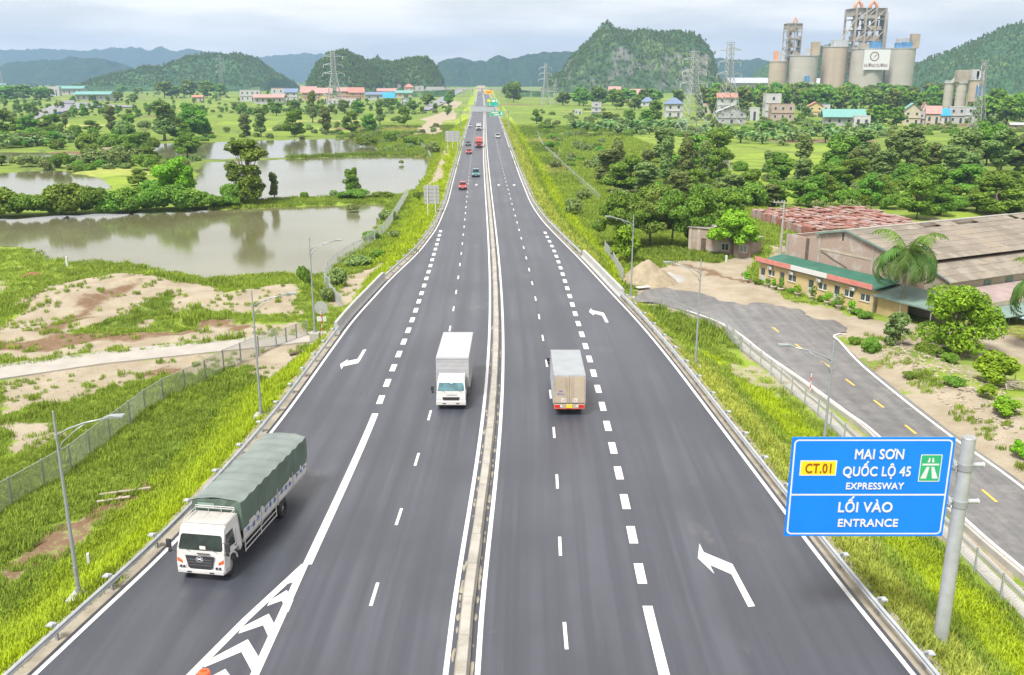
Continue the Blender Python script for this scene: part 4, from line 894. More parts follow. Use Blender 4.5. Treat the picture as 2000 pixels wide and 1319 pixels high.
def grass(name, n, box, keep, protos, label, seed, smin, smax, bare=False):
    r = np.random.default_rng(seed); x0, x1, y0, y1 = box
    # even in the picture: nearer ground gets more
    y = 1 / (1 / y1 + (1 / y0 - 1 / y1) * r.random(n)); o = r.uniform(x0, x1, n); x = o + C(y)
    cv = cover(x, y); nz = fbm(x * 1.1, y * 1.1, 77)
    le = LE(y) - GUARD - .45; re = RE(y) + GUARD + .45
    off = (o > re + .0) | (o < le - .0)
    ok = keep(x, y, o, cv) & ((cv[:, 0] + (nz - .5) * 1.5 < .42) | bare) & ~near_ponds(x, y) & off
    ok &= ~((x > np.interp(y, [q[0] for q in SL], [q[1] for q in SL]) - 2.6 * (y < 92) - .3) & (x < 36.3) & (y < 112))      # paved ground
    P = np.array(px_poly([(-80, 724), (0, 713), (200, 688), (400, 667), (620, 650), (620, 668), (400, 692), (200, 712), (0, 742), (-80, 753)], -3.6)); ok &= ~inpoly(x, y, P)
    ok &= ~inpoly(x, y, patch)
    x, y, cv = x[ok], y[ok], cv[ok]
    z = ground(x, y); s_ = r.uniform(smin, smax, len(x)) * (.75 + .6 * fbm(x * .4, y * .4, 5))
    ob = scatter(name, np.stack([x, y, z], -1), protos, label, seed=seed, scl=s_)
    for nm, col in (('yel', cv[:, 1]), ('dry', cv[:, 3])):
        a = ob.data.attributes.new(nm, 'FLOAT', 'POINT'); a.data.foreach_set('value', col.astype(np.float32))
    return len(x)
T_ = lambda x, y, o, c: x == x
grass('roadside_grass', 120000, (-46, 40, 30, 135), T_, TUFT, 'short bright grass on the embankment slopes and flats', 1, .7, 1.35)
grass('roadside_grass', 16000, (-100, -44, 62, 150), T_, TUFT, 'short grass on the meadow by the near pond', 8, 1.0, 1.9)
grass('roadside_grass', 42000, (-60, 60, 120, 260), T_, TUFT, 'short bright grass on the embankments further along', 2, 1.2, 2.2)
grass('roadside_grass', 26000, (-70, 70, 250, 560), T_, TUFT, 'grass on the banks and meadows in the distance', 9, 2.2, 3.8)
grass('tall_weeds', 9000, (-42, 30, 31, 130), lambda x, y, o, c: (fbm(x * .35, y * .35, 19) > .52) & ((np.abs(o - RE(y) - 3.2) < 1.8) | (c[:, 1] < .6)), WEED, 'taller olive weeds on the embankment', 3, .6, 1.15)
grass('tall_weeds', 5000, (-60, 48, 90, 210), lambda x, y, o, c: fbm(x * .2, y * .2, 29) > .55, WEED, 'taller weeds around the ponds and fences', 4, .8, 1.6)
grass('sparse_weeds', 5200, (-70, -18, 55, 128), lambda x, y, o, c: (c[:, 0] > .5) & (fbm(x * .5, y * .5, 47) > .5), WEED, 'sparse weeds on the bare sandy ground left of the road', 6, .35, .9, True)
grass('sparse_weeds', 2600, (30, 50, 38, 100), lambda x, y, o, c: (c[:, 0] > .5) & (fbm(x * .6, y * .6, 48) > .5), WEED, 'sparse weeds on the rubble bank', 7, .35, .9, True)
# ------------------------------------------------------------------ materials of the furniture
GALV = M('galvanised_steel', (.40, .425, .445), .42, .35, var=.1, scale=1.5, bmp=.02, dirt=.3, dirtcol=(.3, .29, .27))
GALVD = M('dull_steel', (.30, .315, .325), .5, .4, var=.12, scale=2)
LAMPM = M('lamp_post_grey', (.30, .33, .35), .4, .35, var=.06, scale=1)
WHITE = M('white_paint', (.50, .50, .49), .45, var=.03, dirt=.15, dirtcol=(.5, .47, .42))
REDP = M('red_paint', (.55, .05, .03), .5, var=.08)
DARK = M('dark_rubber', (.025, .025, .027), .75, var=.2, scale=6)
GLASSL = M('lamp_glass', (.6, .62, .62), .2, spec=.6)
def cpt(y, o, z): return (float(C(y)) + (float(o(y)) if callable(o) else o), y, z)
# ------------------------------------------------------------------ median barrier
mbt = thing('median_barrier', 'low stained concrete barrier running along the middle of the expressway', 'barrier', cpt(24, 0, 0))
def local(t, p): return (p[0] - t.location.x, p[1] - t.location.y, p[2] - t.location.z)
prof = [(-.30, .0), (-.30, .12), (-.22, .34), (-.215, .40), (-.19, .42), (.19, .42), (.215, .40), (.22, .34), (.30, .12), (.30, .0)]
y = 22.0; k = 0
while y < 1500:
    ln = 3.0 if y < 170 else (12.0 if y < 500 else 50.0)
    n_ = 2 if y < 170 else 4
    w_ = 1 + rnd.uniform(-.05, .05)
    path = [local(mbt, cpt(y + .02 + (ln - .04) * i / n_, rnd.uniform(-.012, .012), rnd.uniform(0, .012))) for i in range(n_ + 1)]
    MB().sweep([(a * w_, z) for a, z in prof], path).build('barrier_segment', CONC2, mbt, fix=True)
    y += ln; k += 1
# crust of cement and sand spilled along the foot of the barrier
mb = MB(); r2 = random.Random(4)
for i in range(220):
    yy = 26 + 150 * (r2.random() ** 1.7); s_ = r2.choice((-1, 1, 1)); a = r2.uniform(.1, .5)
    c0 = cpt(yy, s_ * (.33 + r2.uniform(0, .1)), .012); n_ = 7
    ring = [(c0[0] + math.cos(t * 6.28 / n_) * a * .22 * r2.uniform(.6, 1.2), c0[1] + math.sin(t * 6.28 / n_) * a * r2.uniform(.6, 1.2), .012) for t in range(n_)]
    mb.add(ring + [(c0[0], c0[1], .04)], [(t, (t + 1) % n_, n_) for t in range(n_)])
tag(mb.build('sand_debris', VERGE), 'sand and cement crumbs along the foot of the median barrier', kind='stuff')

# ------------------------------------------------------------------ guardrails
wprof = [(0, .44), (.03, .455), (.085, .50), (.085, .545), (.02, .59), (.02, .63), (.085, .675), (.085, .72), (.03, .765), (0, .78), (-.012, .775), (.018, .755), (.07, .715), (.07, .68), (.005, .635), (.005, .585), (.07, .54), (.07, .505), (.02, .465), (-.012, .45)]
POST_ME = None
def guardrail(label, off, side, y0, y1, lbl_pitch=4.0):
    t = thing('guardrail', label, 'guardrail', cpt(y0, off, 0))
    ppm = MB().box((0, 0, .05), (.12, .12, 1.45)).box((0, 0, .80), (.16, .16, .03)).mesh('post', GALVD)
    brk = MB().box((-side * .14, 0, .62), (.2, .1, .28)).b2((side * .06, -.16, .70), (side * .34, .16, .76)).mesh('bracket', GALV)
    y = y0
    while y < y1 - .1:
        ln = min(lbl_pitch if y < 200 else lbl_pitch * 4, y1 - y); n_ = 3
        path = [local(t, cpt(y - .05 + (ln + .1) * i / n_, off, 0)) for i in range(n_ + 1)]
        pr = [((-side) * (a + .2), z) for a, z in wprof]
        mbr = MB().sweep(pr, path); o = mbr.build('rail_beam', GALV, t, fix=True)
        if y < 420:
            n2 = 1 if y < 200 else 4
            for q in range(n2):
                p = local(t, cpt(y + ln * q / n2 + .3, off, -.02))
                dy = 2.0; dx = float(C(y + dy) - C(y)) + (float(off(y + dy) - off(y)) if callable(off) else 0)
                part('post', ppm, t, p, (0, 0, -math.atan2(dx, dy))); part('bracket', brk, t, p, (0, 0, -math.atan2(dx, dy)))
        y += ln
    return t
oL = lambda y: LE(y) - GUARD - .2
oR = lambda y: RE(y) + GUARD + .2
guardrail('silver guardrail along the left edge in front of the tarpaulin truck', oL, -1, 26, 83.2)
guardrail('silver guardrail on the left beyond the concrete parapet', oL, -1, 106.8, 900)
guardrail('silver guardrail along the right edge passing the big blue sign', oR, 1, 24, 97.5)
guardrail('silver guardrail on the right beyond the concrete parapet', oR, 1, 121.5, 900)
PARA = M('pale_parapet_concrete', (.36, .36, .35), .8, var=.07, scale=.8, bmp=.15, dirt=.3, dirtcol=(.36, .34, .3))
def parapet(label, off, side, y0, y1):
    t = thing('bridge_parapet', label, 'parapet', cpt(y0, off, 0)); n_ = 6
    pr = [(side * a, z) for a, z in ((.25, -1.2), (.25, .98), (.2, 1.05), (0, 1.05), (-.05, 1.0), (-.12, .35), (-.28, .12), (-.28, -.1))]
    if side < 0: pr = pr[::-1]
    for i in range(n_):
        a, b_ = y0 + (y1 - y0) * i / n_ + .02, y0 + (y1 - y0) * (i + 1) / n_ - .02
        MB().sweep(pr, [local(t, cpt(a + (b_ - a) * q / 3, off, 0)) for q in range(4)]).build('parapet_panel', PARA, t, fix=True)
    MB().sweep([(side * a, z) for a, z in ((.35, 0), (-.35, 0), (-.35, -3.9), (.35, -3.9))], [local(t, cpt(y0 + (y1 - y0) * q / 6, lambda y: off(y) + side * .65, -.15)) for q in range(7)]).build('retaining_wall', CONC2, t, fix=True)
parapet('pale concrete parapet over the underpass on the left edge', oL, -1, 83.4, 106.6)
parapet('pale concrete parapet over the underpass on the right edge', oR, 1, 97.7, 121.3)

# ------------------------------------------------------------------ lamp posts
def lamp_post(X, Y, side, label, z=-.15, H=9.1):
    t = thing('lamp_post', label, 'lamp post', (X, Y, z), 0, 'lamp posts along the expressway'); s_ = side
    MB().cyl((0, 0, 0), (0, 0, H), .10, .045, 12).build('pole', LAMPM, t, smooth=False)
    b = MB().box((0, 0, .06), (.42, .42, .05)).cyl((0, 0, .02), (0, 0, .5), .14, .12, 10)
    for i in range(4): b.cyl((.16 * (-1) ** i, .16 * (-1) ** (i // 2), .06), (.16 * (-1) ** i, .16 * (-1) ** (i // 2), .16), .02, n=6)
    b.build('base_plate', GALVD, t)
    MB().box((0, 0, -.35), (.9, .9, .8)).build('footing', CONC, t, bevel=.03)
    z0 = H - 1.15
    MB().tube([(0, 0, z0), (s_ * .5, 0, z0 + .32), (s_ * 1.3, 0, z0 + .62), (s_ * 2.3, 0, z0 + .84)], .038, 8).build('arm', LAMPM, t, smooth=True)
    MB().tube([(0, 0, z0 - .75), (s_ * .22, 0, z0 - .3), (s_ * .75, 0, z0 + .18), (s_ * 1.35, 0, z0 + .6)], .028, 6).build('brace', LAMPM, t, smooth=True)
    MB().cyl((0, 0, z0 + .1), (0, 0, z0 - .12), .085, n=10).build('collar', LAMPM, t)
    hd = MB().add([(s_ * 2.15, -.07, z0 + .80), (s_ * 2.15, .07, z0 + .80), (s_ * 3.05, .15, z0 + .93), (s_ * 3.05, -.15, z0 + .93), (s_ * 2.15, -.06, z0 + .88), (s_ * 2.15, .06, z0 + .88), (s_ * 2.5, .13, z0 + .99), (s_ * 2.5, -.13, z0 + .99), (s_ * 3.1, .13, z0 + 1.02), (s_ * 3.1, -.13, z0 + 1.02)],
        [(0, 1, 2, 3), (4, 7, 6, 5), (7, 9, 8, 6), (0, 4, 5, 1), (1, 5, 6, 2), (2, 6, 8), (0, 3, 7, 4), (3, 9, 7), (3, 2, 8, 9)]).build('lamp_head', LAMPM, t, fix=True)
    o = MB().box((s_ * 2.75, 0, z0 + .875), (.5, .2, .02)).build('lamp_lens', GLASSL, hd)
    MB().b2((-.06, -.13, 1.2), (.06, -.09, 1.55)).build('access_door', GALVD, t)
    return t
for (bx, by, lb, sd, z) in ((155, 1165, 'nearest lamp post behind the left guardrail', 1, -.1), (510, 810, 'lamp post behind the left guardrail, second from the camera', 1, -.15), (615, 650, 'lamp post next to the round sign seen from behind', 1, -.3),
                        (1232, 580, 'lamp post in front of the bright bushy tree on the right', -1, -.2), (1358, 715, 'lamp post on the right slope halfway to the tree', -1, -.35), (1600, 962, 'lamp post partly hidden behind the big blue sign', -1, -.1)):
    X, Y = at(bx, by, z); lamp_post(X, Y, sd, lb, z)

# ------------------------------------------------------------------ writing
_FONT = {}
def text_mesh(s, size, mat, weight=.0, name='lettering', ext=.012, spacing=1.0):
    bold = weight; weight = 0.0
    cu = bpy.data.curves.new('lettering', 'FONT'); cu.body = s; cu.size = size; cu.align_x = 'CENTER'; cu.align_y = 'CENTER'; cu.offset = weight; cu.extrude = ext; cu.space_character = spacing; cu.resolution_u = 4
    o = bpy.data.objects.new('lettering', cu); COL.objects.link(o)
    dg = bpy.context.evaluated_depsgraph_get(); dg.update()
    me = bpy.data.meshes.new_from_object(o.evaluated_get(dg)); bpy.data.objects.remove(o)
    if bold:
        mb = MB(); vs = [tuple(v.co) for v in me.vertices]; fs = [tuple(p.vertices) for p in me.polygons]
        for i, (dx, dy) in enumerate(((0, 0), (1, 0), (-1, 0), (0, 1), (0, -1), (.7, .7), (-.7, .7), (.7, -.7), (-.7, -.7))): mb.add([(a + dx * bold, b_ + dy * bold, c_ + .0012 * i) for a, b_, c_ in vs], fs)
        me = mb.mesh('lettering', mat)
    me.materials.clear(); me.materials.append(mat)
    n = len(me.vertices); co = np.empty(n * 3, np.float32); me.vertices.foreach_get('co', co); co = co.reshape(-1, 3)
    co[:, 0] -= (co[:, 0].max() + co[:, 0].min()) / 2
    me.vertices.foreach_set('co', co.ravel()); me.update()
    return me, co[:, 0].max() - co[:, 0].min(), co
def lettering(s, parent, centre, width, cap, mat, rot, weight=.02, name='lettering', spacing=1.0):
    """letters width metres wide and cap metres high round centre, in the parent's frame; rot turns the flat text upright"""
    me, w, co = text_mesh(s, 1.0, mat, weight, name, .01, spacing)
    cap0 = .727                       # height of a capital at size 1 in the built-in face
    base = text_mesh('H', 1.0, mat, 0)[2]; capb, capt = base[:, 1].min(), base[:, 1].max(); cap0 = capt - capb
    sx, sy = width / w, cap / cap0
    # the capitals' middle sits on the centre
    src = text_mesh(s.encode('ascii', 'ignore').decode() or 'H', 1.0, mat, 0)[2]
    v = co.copy(); 
    plain = text_mesh('H' , 1.0, mat, 0)[2]
    # baseline is where the lowest plain letters stand: shift by the H box of the same line
    lh = text_mesh('H' + s, 1.0, mat, weight)[2]
    hx = lh[:, 0].min(); sel = lh[lh[:, 0] < hx + .5]; mid = (sel[:, 1].min() + sel[:, 1].max()) / 2
    v[:, 1] -= mid; v[:, 0] *= sx; v[:, 1] *= sy
    me.vertices.foreach_set('co', v.ravel().astype(np.float32)); me.update()
    return part(name, me, parent, centre, rot)
UP = (R(90), 0, 0)
# ------------------------------------------------------------------ the big blue sign
BLUE = M('sign_blue', (.0003, .17, .70), .5, var=.04, scale=.7, spec=.4)
SWHITE = M('sign_white', (.55, .56, .57), .4, var=.02)
SYEL = M('sign_yellow', (.80, .53, .01), .4, var=.03)
SBROWN = M('sign_brown', (.22, .06, .01), .5, var=.03)
SGREEN = M('sign_green', (.02, .33, .14), .4, var=.04)
ALU = M('aluminium_back', (.42, .43, .44), .45, .5, var=.08, scale=1)
SX, SY = 18.55, 34.9
sg = thing('road_sign', 'big blue expressway entrance sign hung from a steel post', 'sign', (SX, SY, -.9))
def rrect(w, h, r, n=6):
    pts = []
    for cx, cy, a0 in ((w / 2 - r, h / 2 - r, 0), (-w / 2 + r, h / 2 - r, 90), (-w / 2 + r, -h / 2 + r, 180), (w / 2 - r, -h / 2 + r, 270)):
        for i in range(n + 1):
            a = R(a0 + 90 * i / n); pts.append((cx + math.cos(a) * r, cy + math.sin(a) * r))
    return pts
MB().cyl((0, 0, -.5), (0, 0, 9.86), .30, .27, 28).build('post', GALV, sg, smooth=False)
MB().cyl((0, 0, 9.86), (0, 0, 9.90), .29, .26, 28).build('post_cap', GALVD, sg)
PW, PH = 6.62, 4.42; pcx, pcz = -3.86, 7.68
pn = MB().prism(rrect(PW, PH, .06, 3), -.03, .03, M=Matrix.Translation((pcx, 0, pcz)) @ Matrix.Rotation(R(90), 4, 'X')).build('sign_panel', BLUE, sg, fix=True)
def P_(u, v, y=-.036): return (pcx - PW / 2 + u * PW, y, pcz + PH / 2 - v * PH)
def frame_mesh(w, h, t, r):
    o_, i_ = rrect(w, h, r), rrect(w - 2 * t, h - 2 * t, max(r - t, .02)); n = len(o_)
    return MB().add([(a, 0, b) for a, b in o_] + [(a, 0, b) for a, b in i_], [(k, (k + 1) % n, n + (k + 1) % n, n + k) for k in range(n)])
def flip_to(o, y):
    if o.data.polygons[0].normal.y * y < 0: o.data.flip_normals()
o = frame_mesh(PW - .17, PH - .17, .065, .2).build('border', SWHITE, pn, loc=(pcx, -.036, pcz)); flip_to(o, -1)
o = MB().box((pcx, -.036, P_(0, .573)[2]), (PW - .17 - .1, .008, .07)).build('divider', SWHITE, pn)
for s_, u, v, w_, cp in (('MAI SON', .543, .165, 2.0, .415), ('QUỐC LỘ 45', .539, .337, 2.78, .40), ('EXPRESSWAY', .537, .484, 2.38, .275), ('LỐI VÀO', .493, .70, 2.25, .43), ('ENTRANCE', .52, .862, 2.5, .335)):
    lettering(s_, pn, P_(u, v, -.04), w_, cp, SWHITE, UP, .022, spacing=1.05)
_w1 = text_mesh('MAI SON', 1.0, SWHITE, 0, spacing=1.05)[1]; _w0 = text_mesh('MAI SO', 1.0, SWHITE, 0, spacing=1.05)[1]; c0 = P_(.543, .165, -.045); hx0 = c0[0] + (-_w1 / 2 + _w0) / _w1 * 2.0; hz0 = c0[2] + .415 / 2
o = MB().add([(hx0 - .075, c0[1], hz0 - .09), (hx0 - .035, c0[1], hz0 - .13), (hx0 + .035, c0[1], hz0 - .05), (hx0 + .035, c0[1], hz0 + .045), (hx0 - .03, c0[1], hz0 + .045), (hx0 - .025, c0[1], hz0 - .03)], [(0, 1, 2, 5), (5, 2, 3, 4)]).build('letter_horn', SWHITE, pn); flip_to(o, -1)
bx_ = MB().box(P_(.174, .303, -.038), (1.5, .012, .67)).build('route_plate', SYEL, pn)
o = frame_mesh(1.5, .67, .04, .06).build('border', SWHITE, bx_, loc=P_(.174, .303, -.046)); flip_to(o, -1)
lettering('CT.01', bx_, P_(.174, .303, -.05), 1.06, .40, SBROWN, UP, .012, spacing=1.05)
gx = MB().box(P_(.866, .303, -.038), (.88, .012, 1.2)).build('expressway_symbol', SGREEN, pn)
o = frame_mesh(.88, 1.2, .035, .04).build('border', SWHITE, gx, loc=P_(.866, .303, -.046)); flip_to(o, -1)
q0 = P_(.866, .303, -.05); mb = MB()
def sq(*pts): mb.add([(q0[0] + a, q0[1], q0[2] + b_) for a, b_ in pts], [tuple(range(len(pts)))])
sq((-.36, -.46), (-.12, -.46), (-.04, .06), (-.15, .06)); sq((.12, -.46), (.36, -.46), (.15, .06), (.04, .06)); sq((-.34, .12), (.34, .12), (.34, .20), (-.34, .20)); sq((-.145, .26), (-.045, .26), (-.04, .38), (-.055, .46), (-.09, .46), (-.11, .36)); sq((.045, .26), (.145, .26), (.11, .36), (.09, .46), (.055, .46), (.04, .38))
o = mb.build('symbol', SWHITE, gx); 
for p in o.data.polygons:
    if p.normal.y > 0: p.flip()
for zc in (8.62, 6.98):
    am = MB().cyl((-PW - .1, .14, zc), (.82, .14, zc), .10, n=14).build('support_arm', GALV, sg)
    fl = MB()
    for xx in (-.42, -.47): fl.cyl((xx - .015, .14, zc), (xx + .015, .14, zc), .25, n=20)
    for q in range(8):
        a = q * math.pi / 4; fl.box((-.56, .14 + math.cos(a) * .15, zc + math.sin(a) * .15), (.16, .02, .1), rz=0)
        fl.cyl((-.5, .14 + math.cos(a + .39) * .21, zc + math.sin(a + .39) * .21), (-.34, .14 + math.cos(a + .39) * .21, zc + math.sin(a + .39) * .21), .018, n=6)
    fl.build('flange', GALV, am)
    MB().cyl((.80, .14, zc), (.83, .14, zc), .12, n=14).build('end_cap', WHITE, am)
    MB().cyl((0, 0, zc - .14), (0, 0, zc + .14), .315, n=24).build('sleeve', GALVD, am)
for i in range(4): MB().box((pcx - 2.4 + 1.6 * i, .06, pcz), (.08, .06, PH - .2)).build('stiffener', ALU, pn)

# ------------------------------------------------------------------ traffic drum, marker posts, round sign, small boards
ORANGE = M('orange_plastic', (.72, .10, .03), .4, var=.06, spec=.5)
X, Y = at(398, 1326, 0.0); X, Y = at(399, 1308, 1.0)
dr = thing('traffic_drum', 'orange plastic drum standing between the painted chevrons', 'drum', (X, Y - .1, 0))
pr = [(.30, 0), (.31, .12), (.28, .14), (.29, .32), (.27, .34), (.28, .52), (.26, .54), (.265, .72), (.24, .75), (.25, .92), (.22, .98), (.10, 1.0)]
mb = MB(); nn = 20
mb.add([(math.cos(6.283 * k / nn) * r_, math.sin(6.283 * k / nn) * r_, z) for r_, z in pr for k in range(nn)], [(i * nn + k, i * nn + (k + 1) % nn, (i + 1) * nn + (k + 1) % nn, (i + 1) * nn + k) for i in range(len(pr) - 1) for k in range(nn)] + [tuple((len(pr) - 1) * nn + k for k in range(nn))])
mb.build('drum_body', ORANGE, dr, smooth=False)
MB().b2((-.12, -.02, 1.0), (.12, .02, 1.07)).build('handle', ORANGE, dr, bevel=.01)
MB().cyl((0, 0, .36), (0, 0, .50), .292, n=20, cap=False).build('reflective_band', SWHITE, dr)
MB().cyl((0, 0, 0), (0, 0, .06), .42, n=20).build('base', DARK, dr)
def banded_post(X, Y, z, h, label, n=6, r=.05):
    t = thing('marker_post', label, 'post', (X, Y, z))
    for i in range(n): MB().cyl((0, 0, h * i / n), (0, 0, h * (i + 1) / n), r, n=10, cap=True).build('band', REDP if i % 2 == 0 else WHITE, t)
    MB().cyl((0, 0, h), (0, 0, h + .02), r * .9, r * .5, 10).build('cap', WHITE, t)
    return t
X, Y = at(1482 / 3.88 + 1200, 800 / 3.88 + 560, -3.7); banded_post(X, Y, -3.9, 1.9, 'slim red and white marker post beside the mesh railing', 6)
X, Y = at(630, 660, -2.2)
rs = thing('round_sign', 'round traffic sign and small plate seen from behind on a banded post', 'sign', (X, Y, -2.4))
for i in range(9): MB().cyl((0, 0, .33 * i), (0, 0, .33 * (i + 1)), .055, n=10).build('pole_band', REDP if i % 2 else WHITE, rs)
MB().cyl((0, .07, 3.3), (0, .10, 3.3), .68, n=32).build('sign_disc', ALU, rs); MB().box((0, .08, 2.15), (.95, .025, .5)).build('sign_plate', WHITE, rs)
MB().box((0, .1, 3.3), (1.2, .03, .06)).build('stiffener', GALVD, rs)
# a white kilometre stake in the meadow by the pond and others
def stake(px, py, z, h, label, m=WHITE, w=.16):
    X, Y = at(px, py, z); zz_ = float(ground(X, Y)) - .1
    t = thing('stake', label, 'stake', (X, Y, zz_)); MB().box((0, 0, h / 2), (w, w, h)).build('shaft', m, t, bevel=.015); MB().box((0, 0, h + .02), (w * .8, w * .8, .04)).build('top', m, t)
stake(132, 522, -4, 1.5, 'white stake in the grass beside the near pond', w=.3); stake(170, 1070, -2.5, 1.0, 'pale grey stake low on the left slope'); stake(1257, 606, -1.5, .9, 'white stake at the end of the right grass strip'); stake(1418, 512, -4, 1.1, 'white stone stake in front of the old brick hut', w=.3)

# ------------------------------------------------------------------ fences
def wire_panel(L_, H_, sp=.085, r=.009, hline=True, frame=True):
    fr = MB()
    if frame:
        for a, b_ in (((0, 0, 0), (L_, 0, 0)), ((0, 0, H_), (L_, 0, H_)), ((0, 0, 0), (0, 0, H_)), ((L_, 0, 0), (L_, 0, H_))): fr.cyl(a, b_, .028, n=5)
    wm = MB()
    def seg(p, q): 
        d = Vector((q[0] - p[0], 0, q[1] - p[1])); nrm = Vector((d.z, 0, -d.x)).normalized() * r
        wm.add([(p[0] + nrm.x, -.004, p[1] + nrm.z), (p[0] - nrm.x, -.004, p[1] - nrm.z), (q[0] - nrm.x, -.004, q[1] - nrm.z), (q[0] + nrm.x, -.004, q[1] + nrm.z), (p[0], .008, p[1]), (q[0], .008, q[1])], [(0, 1, 2, 3), (1, 4, 5, 2), (4, 0, 3, 5)])
    for sgn in (1, -1):
        c_ = -H_
        while c_ < L_:
            x0, x1 = max(0, c_), min(L_, c_ + H_)
            if x1 - x0 > .02:
                if sgn > 0: seg((x0, x0 - c_), (x1, x1 - c_))
                else: seg((x0, H_ - (x0 - c_)), (x1, H_ - (x1 - c_)))
            c_ += sp * 1.414
    return fr, wm
WIRE = M('fence_wire', (.40, .42, .41), .5, .3, var=.05); FPOST = M('fence_post_grey', (.34, .36, .36), .5, .3, var=.08)
def mesh_fence(label, pts, H_, sp=.1, r=.008, posth=None, name='wire_fence', cat='fence', postw=.07, gap=.04, frame=True):
    """a fence of framed wire panels between consecutive points (x, y, ground z)"""
    t = thing(name, label, cat, pts[0])
    for i in range(len(pts)):
        p = Vector(local(t, pts[i])); MB().box((0, 0, (posth or H_) / 2), (postw, postw, (posth or H_) + .2)).build('post', FPOST, t, loc=p)
    for i in range(len(pts) - 1):
        a, b_ = Vector(local(t, pts[i])), Vector(local(t, pts[i + 1])); d = b_ - a; L_ = math.hypot(d.x, d.y) - 2 * gap - postw
        fr, wm = wire_panel(L_, H_ - .12, sp, r, frame=frame)
        u = Vector((d.x, d.y, 0)).normalized(); sh = d.z / max(L_, .1)
        def bend(m_): m_.v = [(v[0], v[1], v[2] + v[0] * sh) for v in m_.v]; return m_
        pos = a + u * (gap + postw / 2) + Vector((0, 0, .12)); rz = math.atan2(u.y, u.x)
        if frame:
            f = bend(fr).build('panel_frame', FPOST, t, loc=pos, rz=rz); bend(wm).build('wire_mesh', WIRE, f)
        else:
            f = bend(wm).build('wire_mesh', WIRE, t, loc=pos, rz=rz)
            MB().cyl((0, 0, H_ - .12), (L_, 0, H_ - .12 + L_ * sh), .03, n=6).build('top_rail', FPOST, f)
    return t
def follow(px_pts, z, n):
    P = smooth([at(a, b_, z) for a, b_ in px_pts], 10); s_ = [0]
    for i in range(1, len(P)): s_.append(s_[-1] + (P[i] - P[i - 1]).length)
    r = []
    for k in range(n + 1):
        q = s_[-1] * k / n; r.append((float(np.interp(q, s_, [p.x for p in P])), float(np.interp(q, s_, [p.y for p in P]))))
    return [(x, y, float(ground(x, y)) - .02) for x, y in r]
LFp = [(-40, 1026), (0, 1000), (65, 962), (124, 928), (165, 893), (205, 862), (250, 833), (295, 795), (330, 776), (370, 757), (410, 738), (480, 702), (540, 676)]
mesh_fence('silver mesh fence of framed panels along the left ditch', follow(LFp, -3.9, 14), 2.0, .11, .011)
mesh_fence('low mesh fence beside the concrete path on the left', follow([(540, 676), (560, 668), (582, 660), (600, 654)], -3.8, 3), 1.7, .12, .009, name='wire_fence')
# pale picket fence along the pond
def picket_fence(label, pts, H_, name='picket_fence', step=.17, stuff_after=99):
    t = thing(name, label, 'fence', pts[0])
    pk = MB().box((0, 0, H_ / 2 + .05), (.06, .03, H_)).mesh('picket', PKT)
    n_all = 0
    for i in range(len(pts) - 1):
        a, b_ = Vector(local(t, pts[i])), Vector(local(t, pts[i + 1])); d = b_ - a; L_ = math.hypot(d.x, d.y); u = d / L_; rz = math.atan2(u.y, u.x)
        MB().box((0, 0, (H_ + .3) / 2), (.1, .1, H_ + .3)).build('post', PKT, t, loc=a)
        for zc in (.3, H_ - .15): MB().cyl(a + Vector((0, 0, zc)), b_ + Vector((0, 0, zc)), .03, n=5).build('rail', PKT, t)
        k = int(L_ / step)
        for q in range(1, k):
            if n_all < 290: part('picket', pk, t, a + d * (q / k), (0, 0, rz)); n_all += 1
    return t
PKT = M('pale_grey_fence_paint', (.38, .40, .40), .5, .1, var=.06)
picket_fence('pale picket fence along the bank of the near pond', follow([(645, 575), (634, 560), (641, 535), (660, 515), (700, 492), (738, 468), (757, 448), (778, 415), (797, 382)], -3.9, 26), 2.0, step=.42)
picket_fence('short pale picket fence by the sandy slope below the parapet', follow([(645, 577), (655, 588), (668, 600)], -3.9, 2), 1.6, step=.2)
picket_fence('pale picket fence across the end of the grey pond', follow([(820, 285), (832, 296), (842, 312)], -3.9, 6), 2.0, step=1.2)
picket_fence('bent sheet fence by the sand heap on the right', follow([(1181, 497), (1196, 515), (1207, 535), (1217, 553)], -3.9, 3), 2.0, step=.14)
picket_fence('pale fence running along the ditch at the foot of the right slope', follow([(1050, 262), (1060, 285), (1085, 310), (1110, 335), (1140, 362), (1172, 392)], -3.9, 24), 1.5, step=1.0)
# railing, channel and parapet beside the service road
RFp = [(23.2, 96.5), (23.6, 90), (24.3, 83.9), (24.7, 77.4), (25.2, 72.8), (25.5, 66.5), (25.8, 60), (26.0, 53), (26.2, 45.8), (26.3, 38), (26.4, 30)]
Pm = smooth(RFp, 8); s_ = [0]
for i in range(1, len(Pm)): s_.append(s_[-1] + (Pm[i] - Pm[i - 1]).length)
rf = [(float(np.interp(q, s_, [p.x for p in Pm])), float(np.interp(q, s_, [p.y for p in Pm])), ZB) for q in np.linspace(0, s_[-1], 25)]
mesh_fence('wire mesh railing between the right slope and the service road', rf, 1.55, .16, .0035, name='mesh_railing', cat='railing', postw=.09, frame=False)
mesh_fence('mesh railing curving around the junction on the right', [(*at(a, b_, -3.9), ZB + .1) for a, b_ in [(1278, 604), (1292, 600), (1312, 606), (1345, 620), (1385, 636), (1420, 655), (1448, 683)]], 1.2, .16, .0035, name='mesh_railing', cat='railing', postw=.08, frame=False)
ch = thing('drain_channel', 'pale concrete drain channel along the service road', 'channel', (rf[0][0], rf[0][1], ZB))
